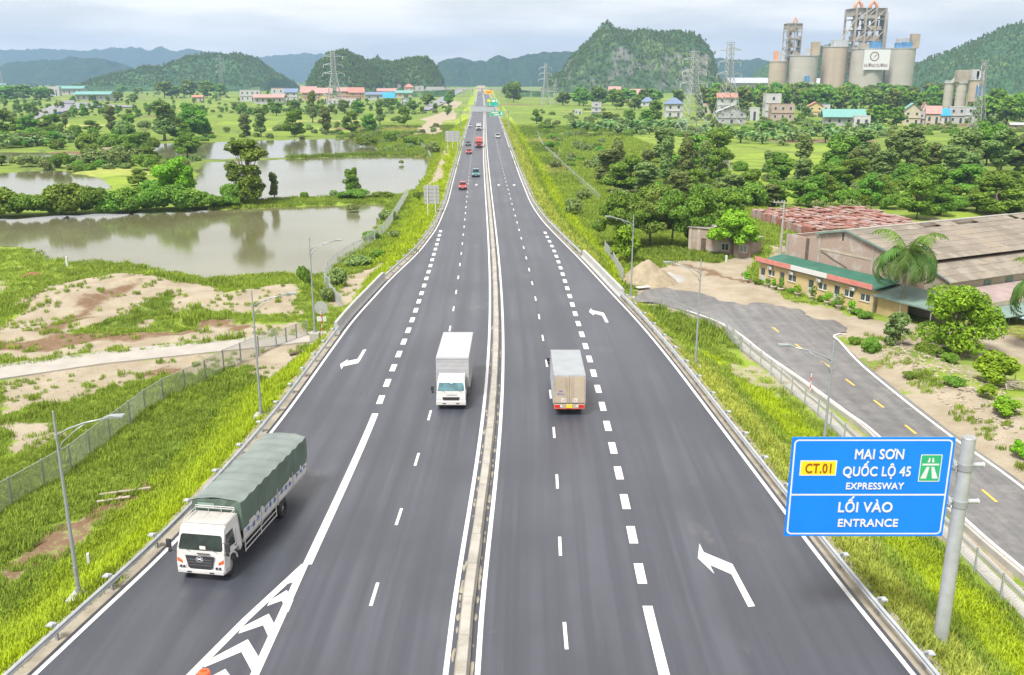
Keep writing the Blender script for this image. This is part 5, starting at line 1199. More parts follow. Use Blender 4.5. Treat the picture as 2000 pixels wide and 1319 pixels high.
for i in range(len(rf) - 1):
    a, b_ = rf[i], rf[i + 1]
    MB().sweep([(-.25, .05), (-.25, .12), (-1.05, .12), (-1.05, -.1), (-1.3, -.1), (-1.3, .22), (-1.55, .22), (-1.55, -.3), (-.25, -.3)], [local(ch, (p[0] + .0, p[1], ZB)) for p in (a, ((a[0] * .01 + b_[0] * .99), (a[1] * .01 + b_[1] * .99)))]).build('channel_segment', CONC, ch, fix=True)
kb = thing('kerb_wall', 'low concrete kerb wall along the near edge of the service road', 'kerb', (SL[0][1], SL[0][0], ZB))
kp = [(x - .18, y) for y, x in SL[1:-2]]; kp = smooth(kp, 3)
for i in range(len(kp) - 1):
    MB().sweep([(-.14, 0), (-.12, .42), (.12, .42), (.14, 0)], [local(kb, (kp[i].x, kp[i].y, ZB - .05)), local(kb, (*(kp[i].lerp(kp[i + 1], .985)), ZB - .05))]).build('kerb_stone', CONC, kb, fix=True)
# ------------------------------------------------------------------ vehicles
def car_paint(name, col, rough=.3): return M(name, col, rough, var=.05, scale=1.2, spec=.5, coat=.4, dirt=.3, dirtcol=(.30, .27, .22))
CABW = car_paint('truck_white', (.50, .50, .495)); BOXW = M('box_white', (.335, .34, .36), .5, var=.05, scale=1, dirt=.35, dirtcol=(.27, .245, .21)); BOXG = M('box_grey', (.245, .265, .28), .5, var=.06, scale=1, dirt=.15)
BOXB = M('box_dusty_beige', (.36, .305, .23), .6, var=.1, scale=1.2, dirt=.4, dirtcol=(.3, .24, .17))
GLASS = M('window_glass', (.010, .018, .016), .12, var=.6, scale=1.6, spec=.45); GLASSB = M('window_glass_blue', (.05, .125, .145), .08, var=.45, scale=1.6, spec=.9)
BLACK = M('black_plastic', (.03, .03, .035), .5, var=.1); CHASS = M('chassis_dark', (.045, .042, .04), .7, var=.2, dirt=.5, dirtcol=(.13, .11, .09))
CHROME = M('chrome', (.6, .62, .65), .2, .9, var=.03); HEADL = M('headlight_glass', (.55, .58, .6), .12, spec=.8, var=.15, scale=9); INDIC = M('indicator_orange', (.55, .11, .025), .25, var=.08)
TAILR = M('tail_light_red', (.5, .02, .02), .25, var=.1); PLATE = M('number_plate', (.5, .5, .47), .5, var=.05); PLATEY = M('number_plate_yellow', (.8, .5, .02), .5, var=.05)
BLUEL = M('blue_lettering', (.03, .09, .38), .5, var=.1); SEAMG = M('seam_grey', (.33, .33, .34), .6)
RIM = M('wheel_rim', (.3, .3, .3), .5, .4, var=.15, scale=5, dirt=.4, dirtcol=(.12, .1, .08))
def wheel(parent, x, y, r, w, dual=False):
    s_ = 1 if x > 0 else -1
    pr = [(r * .58, -w / 2), (r * .9, -w / 2), (r, -w * .36), (r, w * .36), (r * .9, w / 2), (r * .58, w / 2)]; n = 22
    mb = MB(); mb.add([(xx, math.cos(6.283 * k / n) * q, math.sin(6.283 * k / n) * q) for q, xx in pr for k in range(n)], [(i * n + k, i * n + (k + 1) % n, ((i + 1) % 6) * n + (k + 1) % n, ((i + 1) % 6) * n + k) for i in range(6) for k in range(n)])
    t = mb.build('wheel', DARK, parent, loc=(x, y, r), fix=True)
    rm = MB().cyl((-s_ * w * .3, 0, 0), (s_ * w * .22, 0, 0), r * .6, n=n).cyl((s_ * w * .22, 0, 0), (s_ * w * .42, 0, 0), r * .22, r * .16, 12)
    for k in range(8): rm.cyl((s_ * w * .22, math.cos(k * .785) * r * .36, math.sin(k * .785) * r * .36), (s_ * w * .27, math.cos(k * .785) * r * .36, math.sin(k * .785) * r * .36), r * .05, n=6)
    rm.build('rim', RIM, t)
    return t
def taper(mb, z0, z1, k):
    mb.v = [(v[0] * (1 - k * min(max((v[2] - z0) / (z1 - z0), 0), 1)), v[1], v[2]) for v in mb.v]; return mb
def face_quad(name, pts, mat, parent, th=.012):
    """thin plate with the outline pts, raised th along its own normal"""
    P = [Vector(p) for p in pts]; n_ = (P[1] - P[0]).cross(P[2] - P[0]).normalized() * th; k = len(P)
    return MB().add([tuple(p + n_) for p in P] + [tuple(p - n_ * .3) for p in P], [tuple(range(k)), tuple(range(2 * k - 1, k - 1, -1))] + [(i, k + i, k + (i + 1) % k, (i + 1) % k) for i in range(k)]).build(name, mat, parent, fix=True)
def cab(t, w, L_, zb, zs, zw, zr, rake, paint, glass, grille, big):
    """cab-over: zb bumper bottom, zs window sill, zw windscreen top, zr roof; rake = how far the screen leans back"""
    h = w / 2
    pr = [(0.0, zb + .06), (.02, zb + .2), (.02, zb + .5), (-.03, zs - .25), (-.06, zs), (-.06 - rake, zw), (-.16 - rake, zr - .10), (-.42 - rake, zr), (-L_ + .1, zr), (-L_, zr - .12), (-L_, .95), (-L_ * .86, .62 if not big else .8), (-L_ * .8, .98 if not big else 1.12), (-L_ * .34, .98 if not big else 1.12), (-L_ * .26, zb)]
    b = taper(MB().extr_x(pr, -h, h), zs, zr, .1).build('cab', paint, t, bevel=.05, seg=3, smooth=False)
    hx = lambda z: h * (1 - .1 * min(max((z - zs) / (zr - zs), 0), 1))
    y_at = lambda z: -.06 - rake * (z - zs) / (zw - zs)
    za, zc = zs + .04, zw - .03; wa, wc = hx(za) - .1, hx(zc) - .1
    face_quad('windscreen', [(wa - .06, y_at(za) + .012, za), (wa, y_at(za + .08) + .012, za + .08), (wc, y_at(zc - .08) + .012, zc - .08), (wc - .08, y_at(zc) + .012, zc), (-wc + .08, y_at(zc) + .012, zc), (-wc, y_at(zc - .08) + .012, zc - .08), (-wa, y_at(za + .08) + .012, za + .08), (-wa + .06, y_at(za) + .012, za)], glass, b)
    for s_ in (-1, 1):
        x0, x1 = s_ * (hx(zs + .05) + .004), s_ * (hx(zw - .05) + .004)
        pts = [(x0, -.22, zs + .1), (x0, -L_ * .62, zs - .04), (x1, -L_ * .62, zw - .06), (x1, -.22 - rake, zw - .06)]
        face_quad('side_window', pts if s_ < 0 else pts[::-1], GLASS, b, .008)
        mr = MB().tube([(s_ * (h - .02), -.02, zw - .25), (s_ * (h + .2), .1, zw - .2), (s_ * (h + .24), .1, zs + .1), (s_ * h, -.02, zs - .1)], .014, 5).build('mirror_arm', BLACK, b)
        MB().b2((s_ * (h + .14), .05, zs + .16), (s_ * (h + .38), .15, zw - .16)).build('mirror', BLACK, mr, bevel=.03); MB().b2((s_ * (h + .16), .05, zs - .06), (s_ * (h + .32), .13, zs + .12)).build('mirror', BLACK, mr, bevel=.02)
        MB().b2((s_ * (h + .002), -L_ * .66, zs - .18), (s_ * (h + .03), -L_ * .60, zs - .14)).build('door_handle', BLACK, b)
        MB().b2((s_ * (h - .01), -L_ * .7, zb + .6), (s_ * (h + .008), -L_ * .695, zw - .1)).build('door_seam', SEAMG, b); MB().b2((s_ * (h - .01), -.2, zb + .6), (s_ * (h + .008), -.195, zs)).build('door_seam', SEAMG, b)
    for q in (-.45, .25):
        MB().tube([(q * w * .8, y_at(zs) + .03, zs - .02), (q * w * .8 + .25, y_at(zs + .12) + .04, zs + .06), (q * w * .8 + .62, y_at(zs + .15) + .04, zs + .09)], .012, 4).build('wiper', BLACK, b)
    return b, hx, y_at
def emblem_ring(parent, x, y, z, r):
    n = 24
    o = MB().add([(x + math.cos(6.283 * k / n) * q, y, z + math.sin(6.283 * k / n) * q * .8) for q in (r, r * .74) for k in range(n)] + [(x + math.cos(6.283 * k / n) * q, y + .02, z + math.sin(6.283 * k / n) * q * .8) for q in (r, r * .74) for k in range(n)],
        [(k, (k + 1) % n, n + (k + 1) % n, n + k) for k in range(n)] + [(2 * n + k, 3 * n + k, 3 * n + (k + 1) % n, 2 * n + (k + 1) % n) for k in range(n)] + [(k, 2 * n + k, 2 * n + (k + 1) % n, (k + 1) % n) for k in range(n)] + [(n + k, n + (k + 1) % n, 3 * n + (k + 1) % n, 3 * n + k) for k in range(n)]).build('emblem', CHROME, parent)
    mb = MB(); 
    for s_ in (-1, 1): mb.tube([(x + s_ * r * .75, y + .012, z + r * .34), (x + s_ * r * .32, y + .012, z + r * .12), (x + s_ * r * .32, y + .012, z - r * .12), (x + s_ * r * .75, y + .012, z - r * .34)], r * .1, 4)
    mb.cyl((x - r * .3, y + .012, z), (x + r * .3, y + .012, z), r * .1, n=4).build('emblem_bar', CHROME, o)
# ---- the tarpaulin truck
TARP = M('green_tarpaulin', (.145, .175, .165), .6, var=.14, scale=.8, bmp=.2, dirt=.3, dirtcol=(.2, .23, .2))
TARP_SHADE = M('shaded_green_tarpaulin', (.085, .125, .10), .6, var=.15, scale=.8)  # same cloth, its colour darkened to paint shade on sides and flaps
h = thing('tarpaulin_truck', 'white lorry with a long green tarpaulin over its cargo bed', 'truck', (-14.72, 39.08, 0), R(171.2))
cb, hx, ya = cab(h, 2.42, 1.95, .36, 1.52, 2.30, 2.66, .26, CABW, GLASS, None, True)
# grille, lamps, bumper
gr_ = face_quad('grille', [(.72, .03, 1.32), (-.72, .03, 1.32), (-.60, .035, .72), (-.5, .04, .66), (.5, .04, .66), (.60, .035, .72)][::-1], BLACK, cb, .03)
for z in (.84, .98, 1.12): MB().b2((-.6, .05, z), (.6, .075, z + .035)).build('grille_bar', M('grille_bar_grey', (.09, .09, .1), .4) if z == .84 else bpy.data.materials['grille_bar_grey'], gr_)
emblem_ring(gr_, 0, .065, 1.17, .19)
MB().b2((-1.16, -.02, .40), (1.16, .09, .63)).build('bumper', CABW, cb, bevel=.04)
for s_ in (-1, 1):
    face_quad('indicator', [(s_ * 1.17, .0, .98), (s_ * .90, .035, .90), (s_ * .93, .035, 1.03), (s_ * 1.15, .0, 1.17)][::(1 if s_ < 0 else -1)], INDIC, cb, .03)
    face_quad('headlight', [(s_ * 1.16, .02, .66), (s_ * .70, .045, .66), (s_ * .74, .04, .82), (s_ * 1.17, .01, .90)][::(1 if s_ < 0 else -1)], HEADL, cb, .04)
    for q in (.82, .98): MB().cyl((s_ * q, .04, .75), (s_ * q, .10, .75), .055, n=12).build('lamp_bowl', BLACK, cb)
    MB().b2((s_ * .45, .08, .46), (s_ * .68, .10, .52)).build('fog_slot', BLACK, cb)
    MB().b2((s_ * 1.185, -.45, .44), (s_ * 1.225, -.12, .66)).build('step_plate', SEAMG, cb)
    mg = MB().tube([(s_ * 1.16, -.78 + math.cos(a) * .62, .52 + math.sin(a) * .62) for a in np.linspace(.15, math.pi - .15, 9)], .05, 6).build('mudguard', CABW, cb)
MB().b2((-.24, .085, .44), (.24, .10, .56)).build('number_plate', PLATE, cb)
face_quad('windscreen_paper', [(.02, ya(1.66) + .035, 1.62), (-.26, ya(1.66) + .035, 1.62), (-.24, ya(1.8) + .035, 1.76), (.05, ya(1.8) + .035, 1.77)], PLATE, cb, .004)
MB().b2((-.5, .0, 1.42), (.15, .035, 1.455)).build('air_vent', BLACK, cb)
rk = MB()
for x in (-1.0, 1.0): rk.tube([(x, -.62, 2.68), (x, -.7, 2.86), (x, -1.85, 2.9)], .018, 5)
for x in (-1.0, -.33, .33, 1.0): rk.cyl((x, -.66, 2.66), (x, -1.84, 2.70), .012, n=4).cyl((x, -1.80, 2.62), (x, -1.80, 3.0), .015, n=4)
for z in (2.9, 3.0): rk.cyl((-1.0, -1.82, z), (1.0, -1.82, z), .02, n=6)
rk.cyl((-1, -.66, 2.7), (1, -.66, 2.7), .015, n=5).build('roof_rack', WHITE, cb)
MB().b2((-1.1, -1.9, 2.655), (1.1, -.62, 2.675)).build('roof_sheet', M('roof_grey_white', (.36, .35, .33), .6, var=.1, dirt=.4), cb)
y0, y1, W2 = -2.06, -10.55, 1.22
bed = MB().b2((-W2, y0, 1.02), (W2, y1, 1.18)).build('cargo_floor', SEAMG, h)
MB().b2((-.45, -.3, .55), (-.3, y1 + .3, .95)).b2((.45, -.3, .55), (.3, y1 + .3, .95)).b2((-.45, -2.4, .7), (.45, -2.2, .95)).b2((-.9, -3.6, .5), (-.45, -4.8, .95)).b2((.45, -5.0, .55), (.95, -6.0, 1.0)).build('chassis', CHASS, h)
MB().b2((-1.0, -1.96, .9), (1.0, -2.1, 2.5)).build('bulkhead', M('rusty_bulkhead', (.22, .15, .09), .8, var=.3, scale=2, dirt=.5), h)
nseg = 4; gp = (y1 - y0) / nseg
mats_ = []
strokes = random.Random(5)
for s_ in (-1, 1):
    for i in range(nseg):
        a, b_ = y0 + gp * i - .05, y0 + gp * (i + 1) + .05
        p = MB().b2((s_ * (W2 - .02), a, 1.16), (s_ * (W2 + .035), b_, 1.86)).build('side_board', CABW, h, bevel=.01)
        MB().b2((s_ * (W2 - .03), b_ - .1, 1.0), (s_ * (W2 + .05), b_, 1.95)).build('stake_post', SEAMG, h)
        MB().b2((s_ * (W2 + .035), a - .06, 1.48), (s_ * (W2 + .045), b_ + .06, 1.505)).build('board_rib', BOXG, p)
        for q in range(3):                      # painted blue letters, worn past reading
            cy_ = a + (b_ - a) * (.25 + .28 * q); mb = MB()
            for st in range(4):
                dy, dz = strokes.uniform(-.13, .13), strokes.uniform(-.12, .12)
                if strokes.random() < .5: mb.box((s_ * (W2 + .048), cy_ + dy, 1.50 + dz * .4), (.006, .05, strokes.uniform(.16, .32)))
                else: mb.box((s_ * (W2 + .0475), cy_ + dy * .4, 1.50 + dz), (.006, strokes.uniform(.12, .3), .05))
            mb.build('painted_letter', BLUEL, p)
    MB().cyl((s_ * W2, y0 - .1, .52), (s_ * W2, -6.1, .52), .025, n=6).cyl((s_ * W2, y0 - .1, .80), (s_ * W2, -6.1, .80), .025, n=6).cyl((s_ * W2, y0 - .15, .45), (s_ * W2, y0 - .15, 1.1), .025, n=6).cyl((s_ * W2, -4.1, .45), (s_ * W2, -4.1, 1.1), .025, n=6).cyl((s_ * W2, -6.05, .45), (s_ * W2, -6.05, 1.1), .025, n=6).build('side_guard', WHITE, h)
    MB().tube([(s_ * 1.05, -7.0 + math.cos(a) * .66, .55 + math.sin(a) * .62) for a in np.linspace(.05, math.pi - .05, 9)], .06, 6).build('mudguard', BLACK, h)
# tarpaulin: an arched, rippled cover with hanging sides
nu, nv = 60, 26; vs = []; r3 = np.random.default_rng(8)
rows = np.linspace(y0 + .06, y1 - .06, nu + 1)
prof_t = [(-1, 1.72), (-1.005, 2.1), (-1.01, 2.5), (-1.0, 2.95), (-.985, 3.16), (-.8, 3.24), (-.5, 3.29), (-.2, 3.31), (0, 3.32), (.2, 3.31), (.5, 3.29), (.8, 3.24), (.985, 3.16), (1.0, 2.95), (1.01, 2.5), (1.005, 2.1), (1, 1.72)]
for i, yy in enumerate(rows):
    bow = .055 * math.cos((yy - y0) / (y1 - y0) * 2 * math.pi * 9)
    for j, (a, z) in enumerate(prof_t):
        n1_ = float(vnoise(np.array([yy * 1.7]), np.array([z * 1.3 + a * 3]), 3)[0]) - .5; n2_ = float(vnoise(np.array([yy * 4.5]), np.array([a * 2 + 7]), 4)[0]) - .5
        x = a * (W2 + .05) + (np.sign(a) * (.05 * n1_ + .07 * n2_ * (z < 3)) if abs(a) > .9 else 0); zz2 = z + ((bow * .7 + .05 * n1_ + .03 * n2_) if z > 2.9 else 0)
        if j in (0, 16): zz2 += .03 * math.sin(yy * 2.2) + .04 * n2_
        vs.append((float(x), float(yy), float(zz2)))
n = len(prof_t); fs = [(i * n + j, i * n + j + 1, (i + 1) * n + j + 1, (i + 1) * n + j) for i in range(nu) for j in range(n - 1)]
k0 = len(vs)
top_i = [i * n + j for i in range(nu + 1) for j in range(4, 13)]; rem = {v: k for k, v in enumerate(top_i)}
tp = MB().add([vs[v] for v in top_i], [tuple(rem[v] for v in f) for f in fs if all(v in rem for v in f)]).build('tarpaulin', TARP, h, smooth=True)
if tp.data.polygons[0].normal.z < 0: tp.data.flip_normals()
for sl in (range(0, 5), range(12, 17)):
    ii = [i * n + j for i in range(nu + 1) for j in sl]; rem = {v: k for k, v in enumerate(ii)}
    MB().add([vs[v] for v in ii], [tuple(rem[v] for v in f) for f in fs if all(v in rem for v in f)]).build('tarpaulin_side', TARP_SHADE, tp, smooth=True)
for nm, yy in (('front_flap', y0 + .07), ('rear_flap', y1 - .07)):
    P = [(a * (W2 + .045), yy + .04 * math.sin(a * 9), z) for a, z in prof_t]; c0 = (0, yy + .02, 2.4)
    MB().add(P + [c0], [(j, j + 1, n) for j in range(n - 1)] + [(n - 1, 0, n)]).build(nm, TARP_SHADE, tp, fix=True)
face_quad('clear_patch', [(.95, y0 + .11, 2.78), (.1, y0 + .11, 2.78), (.1, y0 + .11, 3.08), (.95, y0 + .11, 3.08)], M('clear_sheet', (.22, .3, .27), .3), tp, .01)
for x in (-1.02, 1.02):
    wheel(h, x, -.78, .50, .28); wheel(h, x * .98, -7.0, .50, .5)
MB().b2((-1.1, y1 - .02, .95), (1.1, y1 + .1, 1.12)).build('rear_bar', REDP, h)
# ---- box trucks
def boxtruck(label, loc, rz, w, wc, cabL, box, front, tone):
    t = thing('box_truck', label, 'truck', loc, rz)
    zr = 2.28
    cb, hx, ya = cab(t, wc, cabL, .36, 1.36, 1.98, zr, .32, CABW, GLASSB, None, False)
    g = face_quad('grille', [(.62, .035, .98), (-.62, .035, .98), (-.56, .035, .76), (.56, .035, .76)][::-1], BLACK, cb, .025)
    for z in (.83, .9): MB().b2((-.55, .055, z), (.55, .07, z + .02)).build('grille_bar', CHASS, g)
    MB().b2((-wc / 2 - .01, -.04, .38), (wc / 2 + .01, .09, .70)).build('bumper', CABW, cb, bevel=.04)
    for s_ in (-1, 1):
        face_quad('headlight', [(s_ * (wc / 2 - .03), .02, .78), (s_ * (wc / 2 - .34), .035, .78), (s_ * (wc / 2 - .30), .03, .98), (s_ * (wc / 2 - .05), .0, 1.12)][::(1 if s_ < 0 else -1)], HEADL, cb, .03)
        MB().b2((s_ * .36, .08, .47), (s_ * .6, .1, .54)).build('fog_slot', BLACK, cb)
    MB().b2((-.22, .085, .44), (.22, .1, .55)).build('number_plate', PLATE, cb)
    MB().b2((-.45, .0, 1.12), (.35, .012, 1.15)).build('name_strip', BOXG, cb)
    face_quad('windscreen_paper', [(.08, ya(1.9) + .03, 1.86), (-.1, ya(1.9) + .03, 1.86), (-.1, ya(1.96) + .03, 1.93), (.08, ya(1.96) + .03, 1.93)], PLATE, cb, .004)
    bl, bz0, bz1 = box; ya0 = -cabL - .12; yb = ya0 - bl
    MB().b2((-.42, -.4, .5), (-.3, yb + .2, .82)).b2((.42, -.4, .5), (.3, yb + .2, .82)).b2((-.85, ya0 - .8, .45), (-.42, ya0 - 1.8, .85)).build('chassis', CHASS, t)
    body = MB().b2((-w / 2, ya0, bz0), (w / 2, yb, bz1)).build('cargo_box', tone[0], t, bevel=.03)
    MB().b2((-w / 2 + .02, ya0 - .02, bz1 - .01), (w / 2 - .02, yb + .02, bz1 + .02)).build('box_roof', tone[1], body)
    rib = MB()
    for s_ in (-1, 1):
        for z in np.arange(bz0 + .25, bz1 - .1, .22): rib.b2((s_ * (w / 2 - .005), ya0 - .08, z), (s_ * (w / 2 + .014), yb + .08, z + .05))
        rib.b2((s_ * (w / 2 - .01), ya0 - .02, bz0 - .02), (s_ * (w / 2 + .02), yb + .02, bz0 + .08))
    rib.build('side_ribs', tone[0], body)
    fr = MB()
    for z in np.arange(bz0 + .6, bz1 - .1, .3): fr.b2((-w / 2 + .06, ya0 - .01, z), (w / 2 - .06, ya0 + .015, z + .03))
    fr.b2((-w / 2, ya0 - .01, bz1 - .12), (w / 2, ya0 + .02, bz1 - .06)).build('front_ribs', tone[0], body)
    if front:
        MB().b2((-.012, ya0 - .05, bz1 + .018), (.012, yb + .05, bz1 + .026)).build('roof_seam', SEAMG, body)
        for q in range(1, 9): MB().b2((-w / 2 + .05, ya0 - bl * q / 9 - .008, bz1 + .018), (w / 2 - .05, ya0 - bl * q / 9 + .008, bz1 + .024)).build('roof_seam', tone[1], body)
    for s_ in (-1, 1):
        MB().cyl((s_ * (w / 2 - .05), ya0 - .5, .5), (s_ * (w / 2 - .05), yb + 1.9, .5), .022, n=5).cyl((s_ * (w / 2 - .05), ya0 - .5, .72), (s_ * (w / 2 - .05), yb + 1.9, .72), .022, n=5).build('side_guard', WHITE, t)
        wheel(t, s_ * (wc / 2 - .16), -cabL * .57, .40, .24); wheel(t, s_ * (wc / 2 - .22), yb + 1.5, .40, .42)
    # rear: two doors, bars, lamps, plate
    for s_ in (-1, 1):
        d = MB().b2((s_ * .015, yb - .035, bz0 + .06), (s_ * (w / 2 - .07), yb + .005, bz1 - .1)).build('rear_door', tone[2], body, bevel=.012)
        for x in (.15, .28): MB().cyl((s_ * x, yb - .05, bz0 + .0), (s_ * x, yb - .05, bz1 - .12), .016, n=6).build('lock_bar', tone[2], d)
        for q in range(5): MB().b2((s_ * (w / 2 - .12), yb - .05, bz0 + .2 + (bz1 - bz0 - .5) * q / 4), (s_ * (w / 2 - .0), yb - .03, bz0 + .3 + (bz1 - bz0 - .5) * q / 4)).build('hinge', tone[2], d)
        pp = MB().b2((s_ * .22 if s_ > 0 else -.22, yb - .045, bz0 + .1), (s_ * .58, yb - .037, bz0 + .42)).build('notice_plate', PLATE, d)
        MB().tube([(s_ * .34 , yb - .05, bz0 + .32), (s_ * .42, yb - .05, bz0 + .26), (s_ * .48, yb - .05, bz0 + .22)], .018, 4).build('red_mark', REDP, pp)
        if s_ < 0:
            rr = random.Random(3); mb = MB()
            for row, (zc, n_, ww) in enumerate(((bz0 + .92, 3, .085), (bz0 + .70, 5, .095))):
                for q in range(n_):
                    xc = -.62 + (q - (n_ - 1) / 2) * ww * 1.12
                    mb.b2((xc - ww / 2, yb - .041, zc - .07), (xc - ww / 2 + .022, yb - .037, zc + .07)); mb.b2((xc - ww / 2 + .024, yb - .041, zc + (.045 if rr.random() < .6 else -.01)), (xc + ww / 2 - .02, yb - .037, zc + .07 if rr.random() < .6 else zc + .015)); mb.b2((xc + ww / 2 - .018, yb - .041, zc - .07), (xc + ww / 2, yb - .037, zc + (.07 if rr.random() < .5 else 0)))
            mb.build('painted_letter', BLUEL, d)
    MB().b2((-w / 2, yb - .03, bz1 - .10), (w / 2, yb + .01, bz1 - .02)).b2((-w / 2, yb - .03, bz0), (-w / 2 + .06, yb + .01, bz1)).b2((w / 2 - .06, yb - .03, bz0), (w / 2, yb + .01, bz1)).build('door_frame', SEAMG, body)
    rb_ = MB().b2((-w / 2 + .05, yb - .05, bz0 - .34), (w / 2 - .05, yb + .06, bz0 - .03)).build('rear_bar', BOXB, t)
    for s_ in (-1, 1):
        MB().b2((s_ * (w / 2 - .12), yb - .075, bz0 - .28), (s_ * (w / 2 - .48), yb - .05, bz0 - .08)).build('tail_light', TAILR, rb_); MB().b2((s_ * (w / 2 - .5), yb - .072, bz0 - .25), (s_ * (w / 2 - .62), yb - .05, bz0 - .1)).build('reverse_light', HEADL, rb_)
        MB().b2((s_ * (w / 2 - .04), yb - .07, bz0 - .26), (s_ * (w / 2 - .11), yb - .05, bz0 - .1)).build('indicator', INDIC, rb_)
    MB().b2((-.2, yb - .08, bz0 - .30), (.2, yb - .05, bz0 - .06)).build('number_plate', PLATEY if not front else PLATE, rb_)
    MB().b2((-w / 2 + .1, yb - .04, bz0 - .40), (w / 2 - .1, yb + .04, bz0 - .345)).build('warning_strip', REDP, rb_)
    return t
def heading(Y, off=lambda y: 0): return math.atan2(float(C(Y + 4) - C(Y - 4)), 8)
a_ = heading(64)
boxtruck('white box lorry with its cab facing us beside the median', (-4.38, 62.55, 0), math.pi - a_, 2.42, 2.12, 1.75, (7.0, .95, 3.36), True, (BOXW, BOXW, BOXB))
boxtruck('small box lorry with beige rear doors driving away', (4.05 + (C(69.2) - C(61)) * 1.0, 69.35, 0), -a_, 2.26, 1.98, 1.65, (6.25, .92, 3.02), False, (BOXG, BOXG, BOXB))
# ---- cars
def car(label, loc, rz, paint, kind='sedan', name='car', cat='car'):
    t = thing(name, label, cat, loc, rz)
    L_, w, zr = {'sedan': (4.5, 1.78, 1.46), 'suv': (4.6, 1.88, 1.78), 'hatch': (4.0, 1.7, 1.5), 'pickup': (5.2, 1.86, 1.8), 'van': (5.0, 1.85, 2.1)}[kind]
    lo = [(0, .3), (.04, .55), (-.03, .78), (-.25, .88)]
    hood = {'sedan': 1.15, 'suv': 1.1, 'hatch': .95, 'pickup': 1.15, 'van': .45}[kind]
    sill = .98 if kind in ('suv', 'pickup', 'van') else .92
    body = lo + [(-hood, sill), (-L_ + .5, sill + .05), (-L_ + .08, sill - .05), (-L_, .7), (-L_ + .02, .32)]
    b = MB().extr_x(body, -w / 2, w / 2).build('body', paint, t, bevel=.09, seg=3)
    e0, e1, e2, e3 = {'sedan': (-hood, -hood - .85, -L_ + 1.45, -L_ + .65), 'suv': (-hood + .05, -hood - .7, -L_ + .55, -L_ + .15), 'hatch': (-hood + .05, -hood - .8, -L_ + .75, -L_ + .2), 'pickup': (-hood + .05, -hood - .7, -hood - 1.9, -hood - 2.15), 'van': (-hood + .1, -hood - .65, -L_ + .25, -L_ + .08)}[kind]
    gh = taper(MB().extr_x([(e0, sill - .02), (e1, zr - .04), (e1 - .25, zr), (e2 + .2, zr), (e2, zr - .04), (e3, sill)], -w / 2 + .05, w / 2 - .05), sill, zr, .2)
    g = gh.build('roof', paint, b, bevel=.04)
    hx = lambda z: (w / 2 - .05) * (1 - .2 * (z - sill) / (zr - sill))
    def pane(nm, ya, za, yb, zb, k=.9): face_quad(nm, [(hx(za) * k, ya, za), (hx(zb) * k, yb, zb), (-hx(zb) * k, yb, zb), (-hx(za) * k, ya, za)][::(1 if yb < ya else -1)], GLASS, b, .02)
    lerp = lambda a, b_, q: a + (b_ - a) * q
    pane('windscreen', lerp(e0, e1, .1) + .03, lerp(sill, zr, .1), lerp(e0, e1, .9) + .03, lerp(sill, zr, .9)); pane('rear_window', lerp(e3, e2, .15) - .03, lerp(sill, zr, .15), lerp(e3, e2, .88) - .03, lerp(sill, zr, .88))
    for s_ in (-1, 1):
        za, zb = sill + .06, zr - .1
        pts = [(s_ * (hx(za) + .012), e0 - .25, za), (s_ * (hx(za) + .012), e3 + .2, za), (s_ * (hx(zb) + .012), e2 + .05, zb), (s_ * (hx(zb) + .012), e1 - .02, zb)]
        face_quad('side_window', pts if s_ < 0 else pts[::-1], GLASS, b, .008)
        MB().b2((s_ * (w / 2 - .02), -hood - .25, sill - .02), (s_ * (w / 2 + .16), -hood - .12, sill + .14)).build('mirror', paint, b, bevel=.02)
        MB().b2((s_ * (w / 2 - .42), -.06, .62), (s_ * (w / 2 - .06), .045, .76)).build('headlight', HEADL, b, bevel=.02); MB().b2((s_ * (w / 2 - .36), -L_ - .02, .72), (s_ * (w / 2 - .05), -L_ + .06, .9)).build('tail_light', TAILR, b, bevel=.02)
        wheel(t, s_ * (w / 2 - .1), -.82, .33, .22); wheel(t, s_ * (w / 2 - .1), -L_ + .85, .33, .22)
    MB().b2((-.5, .0, .42), (.5, .055, .62)).build('grille', BLACK, b); MB().b2((-.25, .05, .40), (.25, .065, .5)).build('number_plate', PLATE, b); MB().b2((-.25, -L_ - .03, .5), (.25, -L_ + .02, .62)).build('number_plate', PLATE, b)
    if kind == 'pickup': MB().b2((-w / 2 + .12, -L_ + .12, sill + .02), (w / 2 - .12, e3 - .1, sill + .06)).build('cargo_bed', BLACK, b)
    return t
PR = car_paint('car_red', (.42, .05, .05)); PR2 = car_paint('car_dark_red', (.36, .03, .03)); PT = car_paint('car_teal', (.07, .16, .19)); PD = car_paint('car_dark_grey', (.06, .075, .085)); PS = car_paint('car_silver', (.34, .355, .355)); PW_ = car_paint('car_white', (.5, .5, .49)); PB = car_paint('car_blue', (.03, .13, .45))
def oncoming(f, label, px, py, paint, kind, **k):
    X, Y = at(px, py); return f(label, (X, Y, 0), math.pi - heading(Y), paint, kind, **k)
oncoming(car, 'red hatchback in the outer lane nearest the white arrow', 903.5, 371, PR, 'hatch')
oncoming(car, 'dark teal off-roader beside the median ahead of the straight arrow', 929.5, 346, PT, 'suv')
oncoming(car, 'small red saloon behind the dark car in the outer lane', 916, 301, PR2, 'sedan')
oncoming(car, 'dark grey car level with the red lorry', 914.3, 285, PD, 'sedan')
oncoming(car, 'silver car under the sign gantry in the outer lane', 918.5, 249, PS, 'hatch')
oncoming(car, 'white car far up the road beyond the gantries', 927, 203.5, PW_, 'van', name='van', cat='van')
oncoming(car, 'tiny dark car furthest up the road', 935, 188, PD, 'sedan')
X, Y = at(972.5, 270); c_ = car('white pickup driving away on the right carriageway', (X + float(C(Y + 5) - C(Y)), Y + 5, 0), -heading(Y), PW_, 'pickup', name='pickup', cat='pickup')
